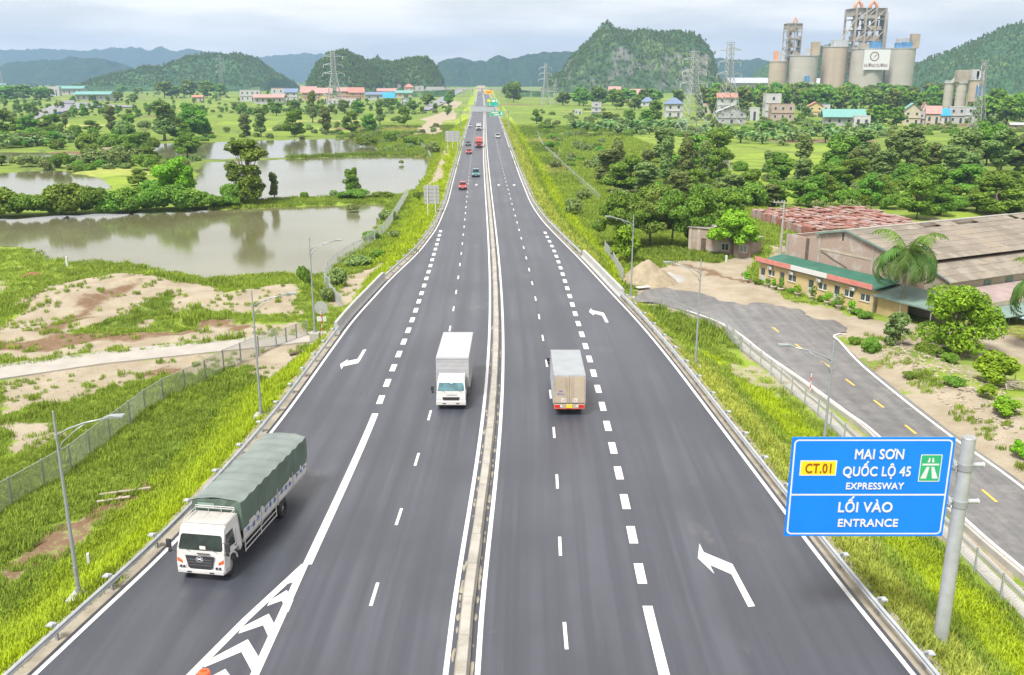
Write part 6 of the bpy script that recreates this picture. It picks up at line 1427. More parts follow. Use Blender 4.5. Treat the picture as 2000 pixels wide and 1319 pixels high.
def small_truck(label, px, py, paint, bedmat, L_=7.5, zb=3.0, away=False, z=0.0, rz=None):
    X, Y = at(px, py, z); t = thing('lorry', label, 'truck', (X, Y, z), (math.pi - heading(Y)) if rz is None else rz)
    cb, hx, ya = cab(t, 2.2, 1.9, .4, 1.45, 2.15, 2.5, .25, paint, GLASS, None, True)
    MB().b2((-1.1, -.03, .4), (1.1, .08, .68)).build('bumper', BLACK, cb); MB().b2((-.7, .0, .8), (.7, .05, 1.2)).build('grille', BLACK, cb)
    for s_ in (-1, 1):
        MB().b2((s_ * 1.08, .0, .72), (s_ * .7, .06, .9)).build('headlight', HEADL, cb)
        for y in (-.9, -L_ + 1.6): wheel(t, s_ * .98, y, .48, .3)
    MB().b2((-.45, -.5, .5), (.45, -L_ + .2, .95)).build('chassis', CHASS, t)
    b = MB().b2((-1.2, -2.1, .98), (1.2, -L_, zb)).build('cargo_box', bedmat, t, bevel=.04)
    for q in range(1, 6): MB().b2((-1.21, -2.1 + (-L_ + 2.1) * q / 6 - .04, 1.0), (1.21, -2.1 + (-L_ + 2.1) * q / 6 + .04, zb + .02)).build('bow', bedmat, b)
    return t
small_truck('red lorry with a red cargo body beside the median', 935.5, 289, PR, M('red_cargo', (.42, .14, .12), .6, var=.15), 8.5, 3.2)
small_truck('white lorry beside the median behind the red one', 935.2, 255, PW_, BOXW, 8.0, 3.0)
# ------------------------------------------------------------------ yellow roadside house, its warehouse and yard
YEL = M('yellow_plaster', (.47, .36, .185), .85, var=.06, scale=1.2, bmp=.1, dirt=.2, dirtcol=(.4, .28, .13))
GREENR = M('green_sheet_roof', (.035, .125, .09), .5, var=.12, scale=.6, dirt=.2, dirtcol=(.2, .22, .18))
GREENL = M('pale_green_sheet', (.14, .205, .18), .5, var=.1, scale=.8)
PINK = M('faded_red_banner', (.46, .175, .145), .6, var=.1, scale=3, dirt=.3, dirtcol=(.6, .4, .34)); BANW = M('white_banner', (.5, .5, .5), .6, var=.03)
DOORW = M('white_door', (.42, .45, .47), .5, var=.04); WGL = M('house_window_glass', (.045, .06, .065), .12, var=.4, scale=3, spec=.7)
def brickmat():
    m, nt, b = nodes('worn_brick_wall'); v = objc(nt)
    mp_ = nt.nodes.new('ShaderNodeMapping'); mp_.inputs['Rotation'].default_value = (R(90), 0, 0); nt.links.new(v, mp_.inputs[0])
    bt = N(nt, 'ShaderNodeTexBrick', Scale=1.0); bt.inputs['Brick Width'].default_value = .23; bt.inputs['Row Height'].default_value = .085; bt.inputs['Mortar Size'].default_value = .012
    bt.inputs['Color1'].default_value = (.34, .22, .17, 1); bt.inputs['Color2'].default_value = (.28, .185, .15, 1); bt.inputs['Mortar'].default_value = (.30, .275, .24, 1); nt.links.new(mp_.outputs[0], bt.inputs[0])
    p = noise(nt, v, .35, 6, .6); q = noise(nt, v, 1.6, 5, .7)
    c = mixc(nt, ramp(nt, p, .50, .62, 0, .85), bt.outputs[0], (.36, .335, .30)); c = mixc(nt, ramp(nt, q, .58, .8, 0, .6), c, (.2, .15, .12))
    nt.links.new(c, b.inputs['Base Color']); b.inputs['Roughness'].default_value = .92; bump(nt, b, bt.outputs['Fac'], -.4, .02); return m
BRICK = brickmat()
def sheetroof():
    m, nt, b = nodes('fibre_cement_roof'); v = objc(nt); p = noise(nt, v, .22, 6, .65); q = noise(nt, v, 1.3, 6, .7)
    c = mixc(nt, ramp(nt, p, .35, .65), (.15, .13, .105), (.22, .19, .15)); c = mixc(nt, ramp(nt, q, .5, .72, 0, .75), c, (.19, .165, .13)); c = mixc(nt, ramp(nt, p, .6, .75, 0, .5), c, (.28, .20, .12))
    nt.links.new(c, b.inputs['Base Color']); b.inputs['Roughness'].default_value = .95; bump(nt, b, q, .4, .05); return m
FIBRE = sheetroof()
RUSTY = M('rusty_gap', (.10, .07, .055), .9, var=.3)
CREAM = M('cream_plaster', (.36, .32, .25), .9, var=.1, scale=.7, dirt=.45, dirtcol=(.33, .27, .2))
HA = math.atan2(-.89383, .448405)
F0 = (34.1, 124.9)
def hp(s_, n_): return F0[0] + .448405 * s_ + .89383 * n_, F0[1] - .89383 * s_ + .448405 * n_
Hs = thing('roadside_house', 'long single storey yellow house with green roof and red white banner', 'house', (F0[0], F0[1], ZB), HA)
L0 = 20.1; zt = 2.75
# front wall with openings is built as piers, sills and lintels so that doors and windows sit in real recesses
op = [('door', .25, 1.2, .05, 2.05), ('window', 1.85, 3.05, 1.14, 2.02), ('door', 4.0, 4.95, .05, 2.1), ('window', 5.6, 7.1, 1.14, 2.12), ('door', 9.3, 10.3, .05, 2.1), ('window', 11.1, 12.55, 1.14, 2.02), ('door', 13.75, 14.7, .05, 2.2), ('window', 15.4, 16.95, 1.12, 2.03), ('window', 17.95, 19.5, 1.12, 2.05)]
mb = MB(); x = 0.0
for k_, a, b_, z0, z1 in op:
    mb.b2((x, 0, -.3), (a, .22, zt)); mb.b2((a, 0.002, z1), (b_, .218, zt - .001))
    mb.b2((a, .001, -.3), (b_, .219, z0)); x = b_
mb.b2((x, 0, -.3), (L0, .22, zt)).build('front_wall', YEL, Hs)
MB().b2((L0 - .22, .22, -.3), (L0 - .002, 4.0, zt - .1)).b2((0.002, .22, -.3), (.22, 4.0, zt + .2)).build('end_wall', YEL, Hs); MB().b2((.22, 3.8, -.3), (L0 - .22, 3.98, 3.2)).build('rear_wall', YEL, Hs)
for i, (k_, a, b_, z0, z1) in enumerate(op):
    fr = MB(); t_ = .07; y = .06
    for p, q in (((a + .001, y, z0 + .001), (a + t_, y + .06, z1 - .001)), ((b_ - t_, y, z0 + .001), (b_ - .001, y + .06, z1 - .001)), ((a + t_, y, z1 - t_), (b_ - t_, y + .06, z1 - .001))): fr.b2(p, q)
    if k_ == 'window':
        fr.b2((a + t_, y, z0 + .001), (b_ - t_, y + .06, z0 + t_)); m_ = (a + b_) / 2; fr.b2((m_ - .08, y, z0 + t_), (m_ + .08, y + .06, z1 - t_))
        f = fr.build('window', SWHITE, Hs)
        for p, q in ((a + t_, m_ - .08), (m_ + .08, b_ - t_)):
            MB().b2((p, y + .02, z0 + t_), (q, y + .045, z1 - t_)).build('pane', WGL, f); MB().b2(((p + q) / 2 - .012, y + .01, z0 + t_), ((p + q) / 2 + .012, y + .05, z1 - t_)).build('glazing_bar', GALVD, f)
        MB().b2((a - .06, -.08, z0 - .07), (b_ + .06, .04, z0 - .005)).build('sill', CREAM, f)
    else:
        f = fr.build('door', DOORW, Hs); mid = z0 + (z1 - z0) * .48
        MB().b2((a + t_, y + .015, z0 + .01), (b_ - t_, y + .05, mid)).build('door_panel', DOORW, f); MB().b2((a + t_, y + .02, mid + .002), (b_ - t_, y + .045, z1 - t_)).build('pane', WGL, f)
        MB().b2((b_ - t_ - .1, y - .03, 1.0), (b_ - t_ - .06, y + .015, 1.14)).build('handle', GALVD, f)
# roof: folded green sheets rising to the brick wall
rf_ = MB(); nseg = 60
for i in range(nseg):
    a = -.3 + 20.6 * i / nseg; b_ = -.3 + 20.6 * (i + 1) / nseg; w_ = (b_ - a)
    rf_.add([(a, -.1, 2.86), (a, 4.12, 3.42), (a + w_ * .5, -.1, 2.86), (a + w_ * .5, 4.12, 3.42), (a + w_ * .6, -.1, 2.90), (a + w_ * .6, 4.12, 3.46), (a + w_ * .9, -.1, 2.90), (a + w_ * .9, 4.12, 3.46), (b_, -.1, 2.86), (b_, 4.12, 3.42)], [(0, 2, 3, 1), (2, 4, 5, 3), (4, 6, 7, 5), (6, 8, 9, 7)])
rf_.b2((-.3, -.1, 2.76), (20.3, 4.1, 2.82)).build('roof', GREENR, Hs)
pb = MB().b2((-.3, -.52, 2.80), (20.3, -.40, 2.84)).b2((-.3, -.4, 2.72), (20.3, -.1, 2.80)).build('eave', GREENL, Hs)
for a, b_, m_ in ((-.35, 6.48, PINK), (6.5, 12.88, BANW), (12.9, 20.2, PINK)): MB().b2((a, -.56, 2.86), (b_, -.5, 3.5)).build('fascia_board', m_, pb, bevel=.01)
for s_ in np.arange(.5, 20, 2.4): MB().cyl((s_, -.5, 2.9), (s_, .3, 2.95), .03, n=5).build('bracket', GALVD, pb)
for i, (s_, zc) in enumerate(((2.3, 2.32), (6.4, 2.35), (11.3, 2.32), (16.9, 2.33))):
    ac = thing('air_conditioner', f'white air conditioner box above the {("first", "second", "third", "fourth")[i]} window of the yellow house from the far end', 'air conditioner', (*hp(s_, -.2), ZB + zc), HA, 'air conditioners on the yellow house')
    MB().box((0, 0, 0), (.72, .28, .42)).build('case', WHITE, ac, bevel=.02); MB().cyl((-.12, -.145, 0), (-.12, -.16, 0), .16, n=16).build('fan_grille', GALVD, ac)
    MB().b2((-.3, -.1, -.24), (-.26, .2, -.2)).b2((.26, -.1, -.24), (.3, .2, -.2)).build('bracket', GALVD, ac)
# pale lean-to roof beyond the near end, with an open shade below
ln = thing('lean_to', 'pale green lean-to roof over the shaded porch behind the palm', 'lean-to', (*hp(20.4, 0), ZB), HA)
rs_ = MB(); 
for i in range(22):
    a = .38 * i; rs_.add([(a, -.7, 2.35), (a, 4.3, 3.1), (a + .19, -.7, 2.40), (a + .19, 4.3, 3.15), (a + .38, -.7, 2.35), (a + .38, 4.3, 3.1)], [(0, 2, 3, 1), (2, 4, 5, 3)])
rs_.b2((0, -.7, 2.22), (8.36, -.62, 2.36)).build('roof', GREENL, ln)
for s_ in (.1, 4.0, 8.2): MB().cyl((s_, -.5, -.2), (s_, -.5, 2.4), .06, n=8).build('post', GALVD, ln)
MB().b2((0.3, 3.9, -.2), (8.3, 4.1, 3.0)).build('rear_wall', CREAM, ln); MB().b2((.1, .2, -.2), (4.4, .35, 2.2)).build('side_wall', YEL, ln)
# brick warehouse
Wh = thing('warehouse', 'old brick warehouse with a broken gable and grey sheet roof', 'warehouse', (*hp(0, 4.3), ZB), HA)
z_ = lambda z: z - ZB
MB().prism([(.2, z_(-4.3)), (21.2, z_(-4.3)), (21.2, z_(1.8)), (11.1, z_(4.15)), (6.2, z_(3.25)), (6.2, z_(2.95)), (4.2, z_(2.55)), (3.9, z_(2.35)), (.2, z_(2.3))], 0, .3, M=Matrix.Rotation(R(90), 4, 'X') @ Matrix.Translation((0, 0, -.3))).build('gable_wall', BRICK, Wh, fix=True)
for s_, z1, w_, m_ in ((4.0, 2.3, .55, RUSTY), (6.3, 3.1, .35, CONC2), (15.3, 2.9, .3, CONC2), (.35, 2.35, .35, CONC2)): MB().b2((s_, -.06, .5), (s_ + w_, .02, z_(z1))).build('pier', m_, Wh)
MB().b2((6.7, -.05, z_(1.15)), (15.3, .02, z_(1.4))).build('ring_beam', CREAM, Wh); MB().b2((10.2, -.03, z_(2.9)), (10.5, .02, z_(3.9))).build('slot', RUSTY, Wh)
MB().tube([(6.8, -.08, z_(1.0)), (7.6, -.07, z_(.8)), (9.0, -.09, z_(.3)), (11.5, -.08, z_(-.4))], .04, 5).build('drain_pipe', RUSTY, Wh)
MB().b2((.2, .3, -.3), (.5, 46, z_(2.2))).b2((20.9, .3, -.3), (21.2, 46, z_(1.5))).build('side_wall', BRICK, Wh)
def sheetslope(mb, s0, z0, s1, z1, n0, n1, pitch=.9, amp=.05, holes=(), rg=random.Random(2)):
    """sheets in courses: each about 1.1 by 1.6 m, overlapping, slightly uneven"""
    out = []; L_ = math.hypot(s1 - s0, z1 - z0); nc = max(1, int(round(L_ / 1.6))); nn = int(round((n1 - n0) / 1.05))
    for i in range(nc):
        for j in range(nn):
            if (i, j) in holes: continue
            a, b_ = i / nc, (i + 1.06) / nc; u0, u1 = n0 + (n1 - n0) * j / nn, n0 + (n1 - n0) * (j + 1) / nn + .03
            up = .012 * (nc - i) / nc + rg.uniform(-.006, .012); k = rg.uniform(-.01, .015)
            P = [(s0 + (s1 - s0) * a, u0, z0 + (z1 - z0) * a + up * .2), (s0 + (s1 - s0) * b_, u0, z0 + (z1 - z0) * b_ + .028 + up), (s0 + (s1 - s0) * b_, u1, z0 + (z1 - z0) * b_ + .028 + up + k), (s0 + (s1 - s0) * a, u1, z0 + (z1 - z0) * a + up * .2 + k)]
            out.append(P)
    return out
def lay(sheets, parent, mat, limit=299):
    r4 = random.Random(9); rest = MB()
    for i, P in enumerate(sheets):
        n_ = Vector((0, 0, -.03)); Q = [tuple(Vector(p) + n_) for p in P]
        m_ = MB() if i < limit else rest
        m_.add(list(P) + Q, [(0, 1, 2, 3), (7, 6, 5, 4), (0, 4, 5, 1), (1, 5, 6, 2), (2, 6, 7, 3), (3, 7, 4, 0)])
        if i < limit: m_.build('roof_sheet', mat[0] if r4.random() < .8 else mat[1], parent, fix=True)
    if rest.v: tag(rest.build('roof_sheets', mat[0], parent), kind='stuff')
FIB2 = M('fibre_cement_pale', (.21, .185, .15), .95, var=.2, scale=.6, dirt=.4, dirtcol=(.26, .22, .16)); 
sh = sheetslope(None, 11.1, z_(4.35), 21.4, z_(1.95), -.35, 44, holes={(0, 12), (0, 13), (0, 14), (0, 18), (0, 19), (0, 20), (0, 21), (1, 30), (2, 30), (3, 30), (4, 31), (0, 29)})
sh.sort(key=lambda P: P[0][1])
lay(sh, Wh, (FIBRE, FIB2), 260)
lay(sheetslope(None, 11.1, z_(4.33), 5.9, z_(3.35), -.35, 44, holes={(1, 5), (1, 6), (1, 9), (1, 10)}), Wh, (FIBRE, FIB2), 0)
MB().b2((10.9, -.4, z_(4.30)), (11.3, 44, z_(4.46))).build('ridge', CONC2, Wh)
MB().add([(11.1, -.42, z_(4.2)), (21.5, -.42, z_(1.75)), (21.5, -.42, z_(2.02)), (11.1, -.42, z_(4.44)), (11.1, -.36, z_(4.2)), (21.5, -.36, z_(1.75)), (21.5, -.36, z_(2.02)), (11.1, -.36, z_(4.44))], [(0, 1, 2, 3), (7, 6, 5, 4), (3, 2, 6, 7), (0, 4, 5, 1)]).build('bargeboard', GREENL, Wh)
MB().add([(11.1, -.42, z_(4.2)), (6.0, -.42, z_(3.15)), (6.0, -.42, z_(3.40)), (11.1, -.42, z_(4.44)), (11.1, -.36, z_(4.2)), (6.0, -.36, z_(3.15)), (6.0, -.36, z_(3.40)), (11.1, -.36, z_(4.44))], [(3, 2, 1, 0), (4, 5, 6, 7), (7, 6, 2, 3), (0, 1, 5, 4)]).build('bargeboard', GREENL, Wh)
for u in np.arange(1, 44, 3.0): MB().b2((11.2, u, z_(4.0)), (21.2, u + .12, z_(4.16)), M=None).build('rafter', RUSTY, Wh) if False else None
MB().add([(11.1, .3, z_(3.9)), (21.1, .3, z_(1.5)), (21.1, 43.8, z_(1.5)), (11.1, 43.8, z_(3.9))], [(0, 1, 2, 3)]).build('ceiling_lining', RUSTY, Wh)
Lo = thing('side_aisle', 'lower side aisle of the old warehouse with cream walls', 'shed', (*hp(21.2, 7.0), ZB), HA)
lay(sheetslope(None, .05, z_(1.45), 3.9, z_(.0), -.2, 36), Lo, (FIB2, FIBRE), 150)
MB().b2((3.2, 0, -.3), (3.4, 36, z_(.1))).build('wall', CREAM, Lo); MB().prism([(.05, -.3), (3.4, -.3), (3.4, z_(.1)), (.05, z_(1.3))], 0, .2, M=Matrix.Rotation(R(90), 4, 'X') @ Matrix.Translation((0, 0, -.2))).build('end_wall', CREAM, Lo, fix=True)
MB().add([(.05, -.3, z_(1.30)), (3.95, -.3, z_(-.17)), (3.95, -.3, z_(.07)), (.05, -.3, z_(1.52)), (.05, -.24, z_(1.30)), (3.95, -.24, z_(-.17)), (3.95, -.24, z_(.07)), (.05, -.24, z_(1.52))], [(0, 1, 2, 3), (7, 6, 5, 4), (3, 2, 6, 7), (0, 4, 5, 1)]).build('bargeboard', GALV, Lo)
for u in (6.2, 10.2, 14.2): 
    w_ = MB().b2((3.38, u, 2.2), (3.46, u + 1.3, 3.6)).build('window', GREENL, Lo)
    for q in range(4): MB().b2((3.45, u + .08 + .3 * q, 2.3), (3.48, u + .3 + .3 * q, 3.5)).build('shutter_slat', GREENL, w_)
# open yard shed at the right edge with a green edged canopy
Cn = thing('yard_shed', 'open shed with pinkish canopy and green edge at the right picture edge', 'shed', (*hp(25.2, 8.2), ZB), HA)
MB().add([(-.2, 0, 3.0), (4.0, 0, 2.3), (4.0, 18, 2.3), (-.2, 18, 3.0), (-.2, 0, 2.92), (4.0, 0, 2.22), (4.0, 18, 2.22), (-.2, 18, 2.92)], [(0, 1, 2, 3), (7, 6, 5, 4), (0, 4, 5, 1), (1, 5, 6, 2), (2, 6, 7, 3), (3, 7, 4, 0)]).build('canopy', M('pinkish_sheet', (.27, .21, .20), .7, var=.12, scale=.7, dirt=.3), Cn)
MB().b2((3.98, -.1, 1.75), (4.06, 18, 2.30)).build('wall_band', CREAM, Cn); MB().add([(3.9, -.4, 1.74), (6.6, -.4, 1.2), (6.6, 18, 1.2), (3.9, 18, 1.74), (3.9, -.4, 1.68), (6.6, -.4, 1.12), (6.6, 18, 1.12), (3.9, 18, 1.68)], [(0, 1, 2, 3), (7, 6, 5, 4), (0, 4, 5, 1), (1, 5, 6, 2), (2, 6, 7, 3), (3, 7, 4, 0)]).build('awning', GREENL, Cn)
for u in (0, 4.4, 8.8, 13): MB().cyl((6.3, u, -.3), (6.3, u, 1.2), .05, n=6).build('post', GALVD, Cn)
MB().b2((.5, .5, -.3), (.7, 18, 2.8)).build('rear_wall', CONC2, Cn)
bt = thing('blue_tarp_bench', 'blue and white covered bench under the yard shed', 'bench', (*hp(30.2, 10.5), ZB), HA)
MB().b2((0, 0, .75), (2.2, 1.6, .95)).build('cover', M('pale_blue_sheet', (.35, .5, .58), .5, var=.15), bt, bevel=.05)
for p in ((.1, .1), (2.1, .1), (.1, 1.5), (2.1, 1.5)): MB().box((p[0], p[1], .37), (.08, .08, .76)).build('leg', GALVD, bt)
# potted plants along the wall
POT = M('stone_pot', (.40, .36, .29), .9, var=.12, scale=4, dirt=.4)
POTS = [(.1, -2.3, 1.0, .9, 'dense bonsai shrub in the first stone pot by the far door'), (3.6, -1.6, .6, .7, 'small plant in a stone pot in front of the second door'), (5.2, -2.0, .9, .6, 'leafy bush in a stone pot left of a slender one'), (6.6, -2.0, 1.3, .8, 'slender topped plant in a tall stone pot by the big window'), (9.6, -1.9, .9, 1.0, 'rounded shrub in a stone pot before the white door'), (11.9, -1.7, 1.2, .9, 'pointed shrub in a pale stone pot under the third window'), (14.8, -2.0, 1.1, 1.3, 'bushy bonsai in a stone pot by the open door'), (17.1, -2.4, 1.3, 1.6, 'largest sprawling bonsai in a stone pot under the fourth window'), (18.8, -2.2, .8, 1.0, 'low bonsai in a stone pot under the last window')]
for i, (s_, n_, hh, ww, lb) in enumerate(POTS):
    t = thing('potted_plant', lb, 'potted plant', (*hp(s_, n_), ZB + .02), rnd.uniform(0, 6), 'potted plants in front of the yellow house')
    pr = [(.24, 0), (.27, .04), (.2, .12), (.34, .38), (.46, .46), (.46, .54), (.40, .54)]; n2 = 12
    MB().add([(math.cos(6.283 * k / n2) * r_, math.sin(6.283 * k / n2) * r_, z) for r_, z in pr for k in range(n2)], [(a * n2 + k, a * n2 + (k + 1) % n2, (a + 1) * n2 + (k + 1) % n2, (a + 1) * n2 + k) for a in range(6) for k in range(n2)] + [tuple(6 * n2 + k for k in range(n2))]).build('pot', POT, t)
    part('foliage', leaves_mesh('foliage', [((rnd.uniform(-.2, .2) * ww, rnd.uniform(-.2, .2) * ww, .55 + hh * q), (ww * .42, ww * .42, hh * .3)) for q in (.3, .55, .8)], 420, .09, LF['round' if i % 2 else 'bright'], 200 + i), t)
    MB().tube([(0, 0, .5), (.05, .02, .55 + hh * .4), (-.03, .04, .55 + hh * .8)], [.05, .04, .02], 5).build('stem', BARK, t)
for s_, n_, w_, lb in ((1.6, -1.6, 1.4, 'low bush at the far end of the yellow house'), (8.0, -1.5, 1.3, 'low bush between the plain wall and a stone pot'), (13.0, -1.3, 1.2, 'low bush under the wall right of the pointed shrub'), (15.9, -1.5, 1.5, 'low bush beside the open door of the yellow house'), (19.9, -2.4, 1.6, 'low green bush at the near corner of the yellow house'), (21.6, -2.8, 1.9, 'low green bush in front of the lean-to')):
    X, Y = hp(s_, n_); tree('bush%d' % rnd.randrange(3), X, Y, 1.0, w_, lb, 'bush', 'low bushes along the yellow house', z=ZB)
# royal palms
def palm(X, Y, H, label, fl=3.3, seed=1, z=ZB, nf=24):
    t = thing('palm_tree', label, 'palm', (X, Y, z)); r = random.Random(seed)
    ts = [(0, 0, -.3), (.04, 0, H * .2), (-.03, .05, H * .42), (.05, 0, H * .58)]
    MB().tube(ts, [.30, .27, .24, .17], 10).build('trunk', BARKG, t, smooth=True)
    MB().tube([(.05, 0, H * .58), (.05, 0, H * .70)], [.16, .10], 10).build('crownshaft', LF['palm'], t, smooth=True)
    top = Vector((.05, 0, H * .68))
    for i in range(nf):
        a = i * 2.39996; up = (1.35, .9, .45)[0 if i < 3 else (1 if i < 9 else 2)] + r.uniform(-.12, .12); L_ = fl * r.uniform(.85, 1.1)
        vs, fs = [], []; pts = []; q = Vector((math.cos(a), math.sin(a), 0)); tang = up; p = top.copy(); n_ = 14
        for k in range(n_ + 1):
            pts.append(p.copy()); p = p + (q * math.cos(tang) + Vector((0, 0, 1)) * math.sin(tang)) * (L_ / n_); tang -= (.09 if i < 3 else .17) + .012 * k
        side = Vector((-q.y, q.x, 0))
        for k in range(1, n_ + 1):
            for sd in (-1, 1):
                for sub in (0, .5):
                    b0 = pts[k - 1].lerp(pts[k], sub); ll = L_ * .27 * math.sin(math.pi * (.12 + .82 * k / n_)) * r.uniform(.8, 1.15)
                    fw = (pts[k] - pts[k - 1]).normalized(); dr_ = (side * sd * .75 + fw * .45 + Vector((0, 0, -.35 - r.uniform(0, .5)))).normalized(); w_ = fw * .09; b_ = len(vs)
                    vs += [tuple(b0 - w_), tuple(b0 + w_), tuple(b0 + dr_ * ll * .6 + w_ * .8), tuple(b0 + dr_ * ll + Vector((0, 0, -.1 * ll))), tuple(b0 + dr_ * ll * .6 - w_ * .8)]
                    fs += [(b_, b_ + 1, b_ + 2, b_ + 4), (b_ + 4, b_ + 2, b_ + 3)]
        mb = MB().add(vs, fs).tube(pts, [.035 * (1 - .8 * k / n_) + .004 for k in range(n_ + 1)], 4)
        o = mb.build('frond', LF['palm'], t); at2 = o.data.attributes.new('tone', 'FLOAT', 'POINT')
        at2.data.foreach_set('value', np.clip(np.random.default_rng(i).uniform(.15, .75, len(o.data.vertices)) + (.3 if i < 3 else 0), 0, 1).astype(np.float32))
    return t
X, Y = at(1758, 624, ZB); palm(X, Y, height(Y, 452) - ZB + .6, 'tall royal palm at the near corner of the yellow house', 6.2, 3)
X, Y = at(2028, 690, ZB); palm(X, Y, height(Y, 495) - ZB, 'royal palm whose fronds reach in from the right edge', 6.0, 9)
# brick hut under the trees
Hb = thing('brick_hut', 'old brick hut with two white framed windows under the trees', 'hut', (28.6, 148.0, ZB), math.atan2(-5.8, 8.6))
MB().b2((0, 0, -.3), (2.2, .25, 3.9)).b2((3.0, 0, -.3), (3.6, .25, 3.9)).b2((2.2, .002, 2.3), (3.0, .248, 3.9)).b2((3.6, 0.001, -.3), (10.4, .24, 2.55)).b2((10.15, .24, -.3), (10.4, 5, 2.5)).b2((0, .25, -.3), (.25, 5, 3.9)).b2((.25, 4.8, -.3), (10.15, 5, 2.6)).build('wall', BRICK, Hb)
MB().b2((-.2, -.2, 3.9), (3.8, 5.2, 4.05)).b2((3.8, -.1, 2.55), (10.6, 5.1, 2.7)).build('roof', CONC2, Hb)
for a in (5.6, 8.6):
    w_ = MB().b2((a, -.05, .7), (a + .1, .02, 1.9)).b2((a + 1.2, -.05, .7), (a + 1.3, .02, 1.9)).b2((a + .1, -.05, 1.8), (a + 1.2, .02, 1.9)).b2((a + .1, -.05, .7), (a + 1.2, .02, .8)).b2((a + .6, -.05, .8), (a + .68, .02, 1.8)).build('window', SWHITE, Hb)
    MB().b2((a + .1, -.02, .8), (a + 1.2, .0, 1.8)).build('pane', WGL if a < 7 else BOXG, w_)
MB().b2((2.25, .05, -.2), (2.95, .1, 2.25)).build('door', RUSTY, Hb); MB().b2((0, -.06, -.3), (.5, -.002, 3.8)).b2((1.5, -.06, -.3), (2.0, -.002, 3.8)).build('pier', CREAM, Hb)
# tile stacks
TILE = [M('stacked_tile_red', (.24, .10, .075), .9, var=.25, scale=2), M('stacked_tile_brown', (.27, .15, .12), .9, var=.25, scale=2), M('stacked_tile_grey', (.30, .22, .20), .9, var=.2, scale=2)]
r5 = random.Random(12)
for i in range(12):
    f = i / 11; a = at(1472 + 108 * f, 410 + 36 * f, -2.2); b_ = at(1690 + 118 * f, 404 + 33 * f, -2.2)
    d = Vector((b_[0] - a[0], b_[1] - a[1])); L_ = d.length
    t = thing('tile_stack', f'row of stacked red roof tiles, {("nearest the warehouse", "farthest from the warehouse")[0 if i == 11 else 1]}' if i in (0, 11) else 'long row of stacked red brown roof tiles behind the warehouse', 'tile stack', (a[0], a[1], ZB), math.atan2(d.y, d.x), 'rows of stacked roof tiles')
    n_ = 22
    for k in range(n_):
        h_ = 1.75 + r5.uniform(-.22, .22); x0 = L_ * k / n_
        MB().b2((x0, -.75, -.3), (x0 + L_ / n_ * .96, .75, h_)).b2((x0 + .1, -.9, h_), (x0 + L_ / n_ * .8, .9, h_ + .1)).build('tile_pile', TILE[r5.randrange(3)], t)
# poles, heaps
def upole(px, py, ty, label, arms=True):
    X, Y = at(px, py, ZB); H = height(Y, ty) - ZB
    t = thing('utility_pole', label, 'utility pole', (X, Y, ZB)); MB().cyl((0, 0, -.3), (0, 0, H), .22, .13, 10).build('pole', CONC, t)
    a = MB().b2((-1.7, -.08, H - .35), (.3, .08, H - .2)).build('cross_arm', CONC, t)
    MB().b2((-1.3, -.04, H - .8), (-1.2, .04, H - .35)).tube([(-.1, 0, H - 1.1), (-.9, 0, H - .35)], .04, 4).build('strut', GALVD, a)
    for x in (-1.6, -1.0, -.4): MB().cyl((x, 0, H - .2), (x, 0, H + .1), .06, .03, 6).build('insulator', WHITE, a)
    return t
upole(1524, 496, 392, 'pale concrete utility pole behind the yellow house'); upole(1422, 363, 313, 'concrete utility pole standing in front of the wood')
def heap(name, label, cat, px, py, w, h_, mat, seed, wy=None, z=ZB):
    X, Y = at(px, py, z); n_ = 30; mb = MB(); wy = wy or w * .8; vs = []
    for i in range(n_ + 1):
        for j in range(n_ + 1):
            x, y = (i / n_ - .5) * 2, (j / n_ - .5) * 2; r_ = math.hypot(x, y)
            hh = h_ * max(0, 1 - r_ ** 1.2) * (.8 + .45 * float(fbm(np.array([x * 3 + seed]), np.array([y * 3]), seed)[0])) + .12 * float(fbm(np.array([x * 12 + seed]), np.array([y * 12]), seed)[0]) * (r_ < 1) - .1
            vs.append((x * w / 2, y * wy / 2, hh))
    mb.add(vs, [(i * (n_ + 1) + j, (i + 1) * (n_ + 1) + j, (i + 1) * (n_ + 1) + j + 1, i * (n_ + 1) + j + 1) for i in range(n_) for j in range(n_)])
    o = mb.build(name, mat, loc=(X, Y, z), smooth=True); return tag(o, label, cat)
SAND = M('heap_sand', (.27, .225, .155), .95, var=.16, scale=1.2, bmp=.5, dirt=.35, dirtcol=(.24, .19, .13)); GRAV = M('heap_gravel', (.30, .29, .28), .95, var=.2, scale=5, bmp=.6)
heap('sand_heap', 'heap of pale sand at the edge of the dirt yard', 'sand heap', 1264, 552, 8.5, 3.1, SAND, 3, 7); heap('gravel_heap', 'small grey gravel heap beside the sand heap', 'gravel heap', 1306, 545, 5, 1.0, GRAV, 5)
heap('sand_heap', 'low pale sand mound in the bare ground left of the road', 'sand heap', 262, 566, 7, 1.6, SAND, 7); heap('sand_heap', 'small smooth sand mound at the far left bare ground', 'sand heap', 80, 606, 5.0, 1.3, SAND, 9); heap('earth_heap', 'reddish earth heap in the left meadow', 'earth heap', 64, 538, 3.4, .5, M('red_earth', (.23, .09, .05), .95, var=.2, scale=3), 11)
heap('rubble_heap', 'pale rubble heap in the concrete path verge', 'rubble heap', 386, 707, 2.2, .8, SAND, 13)
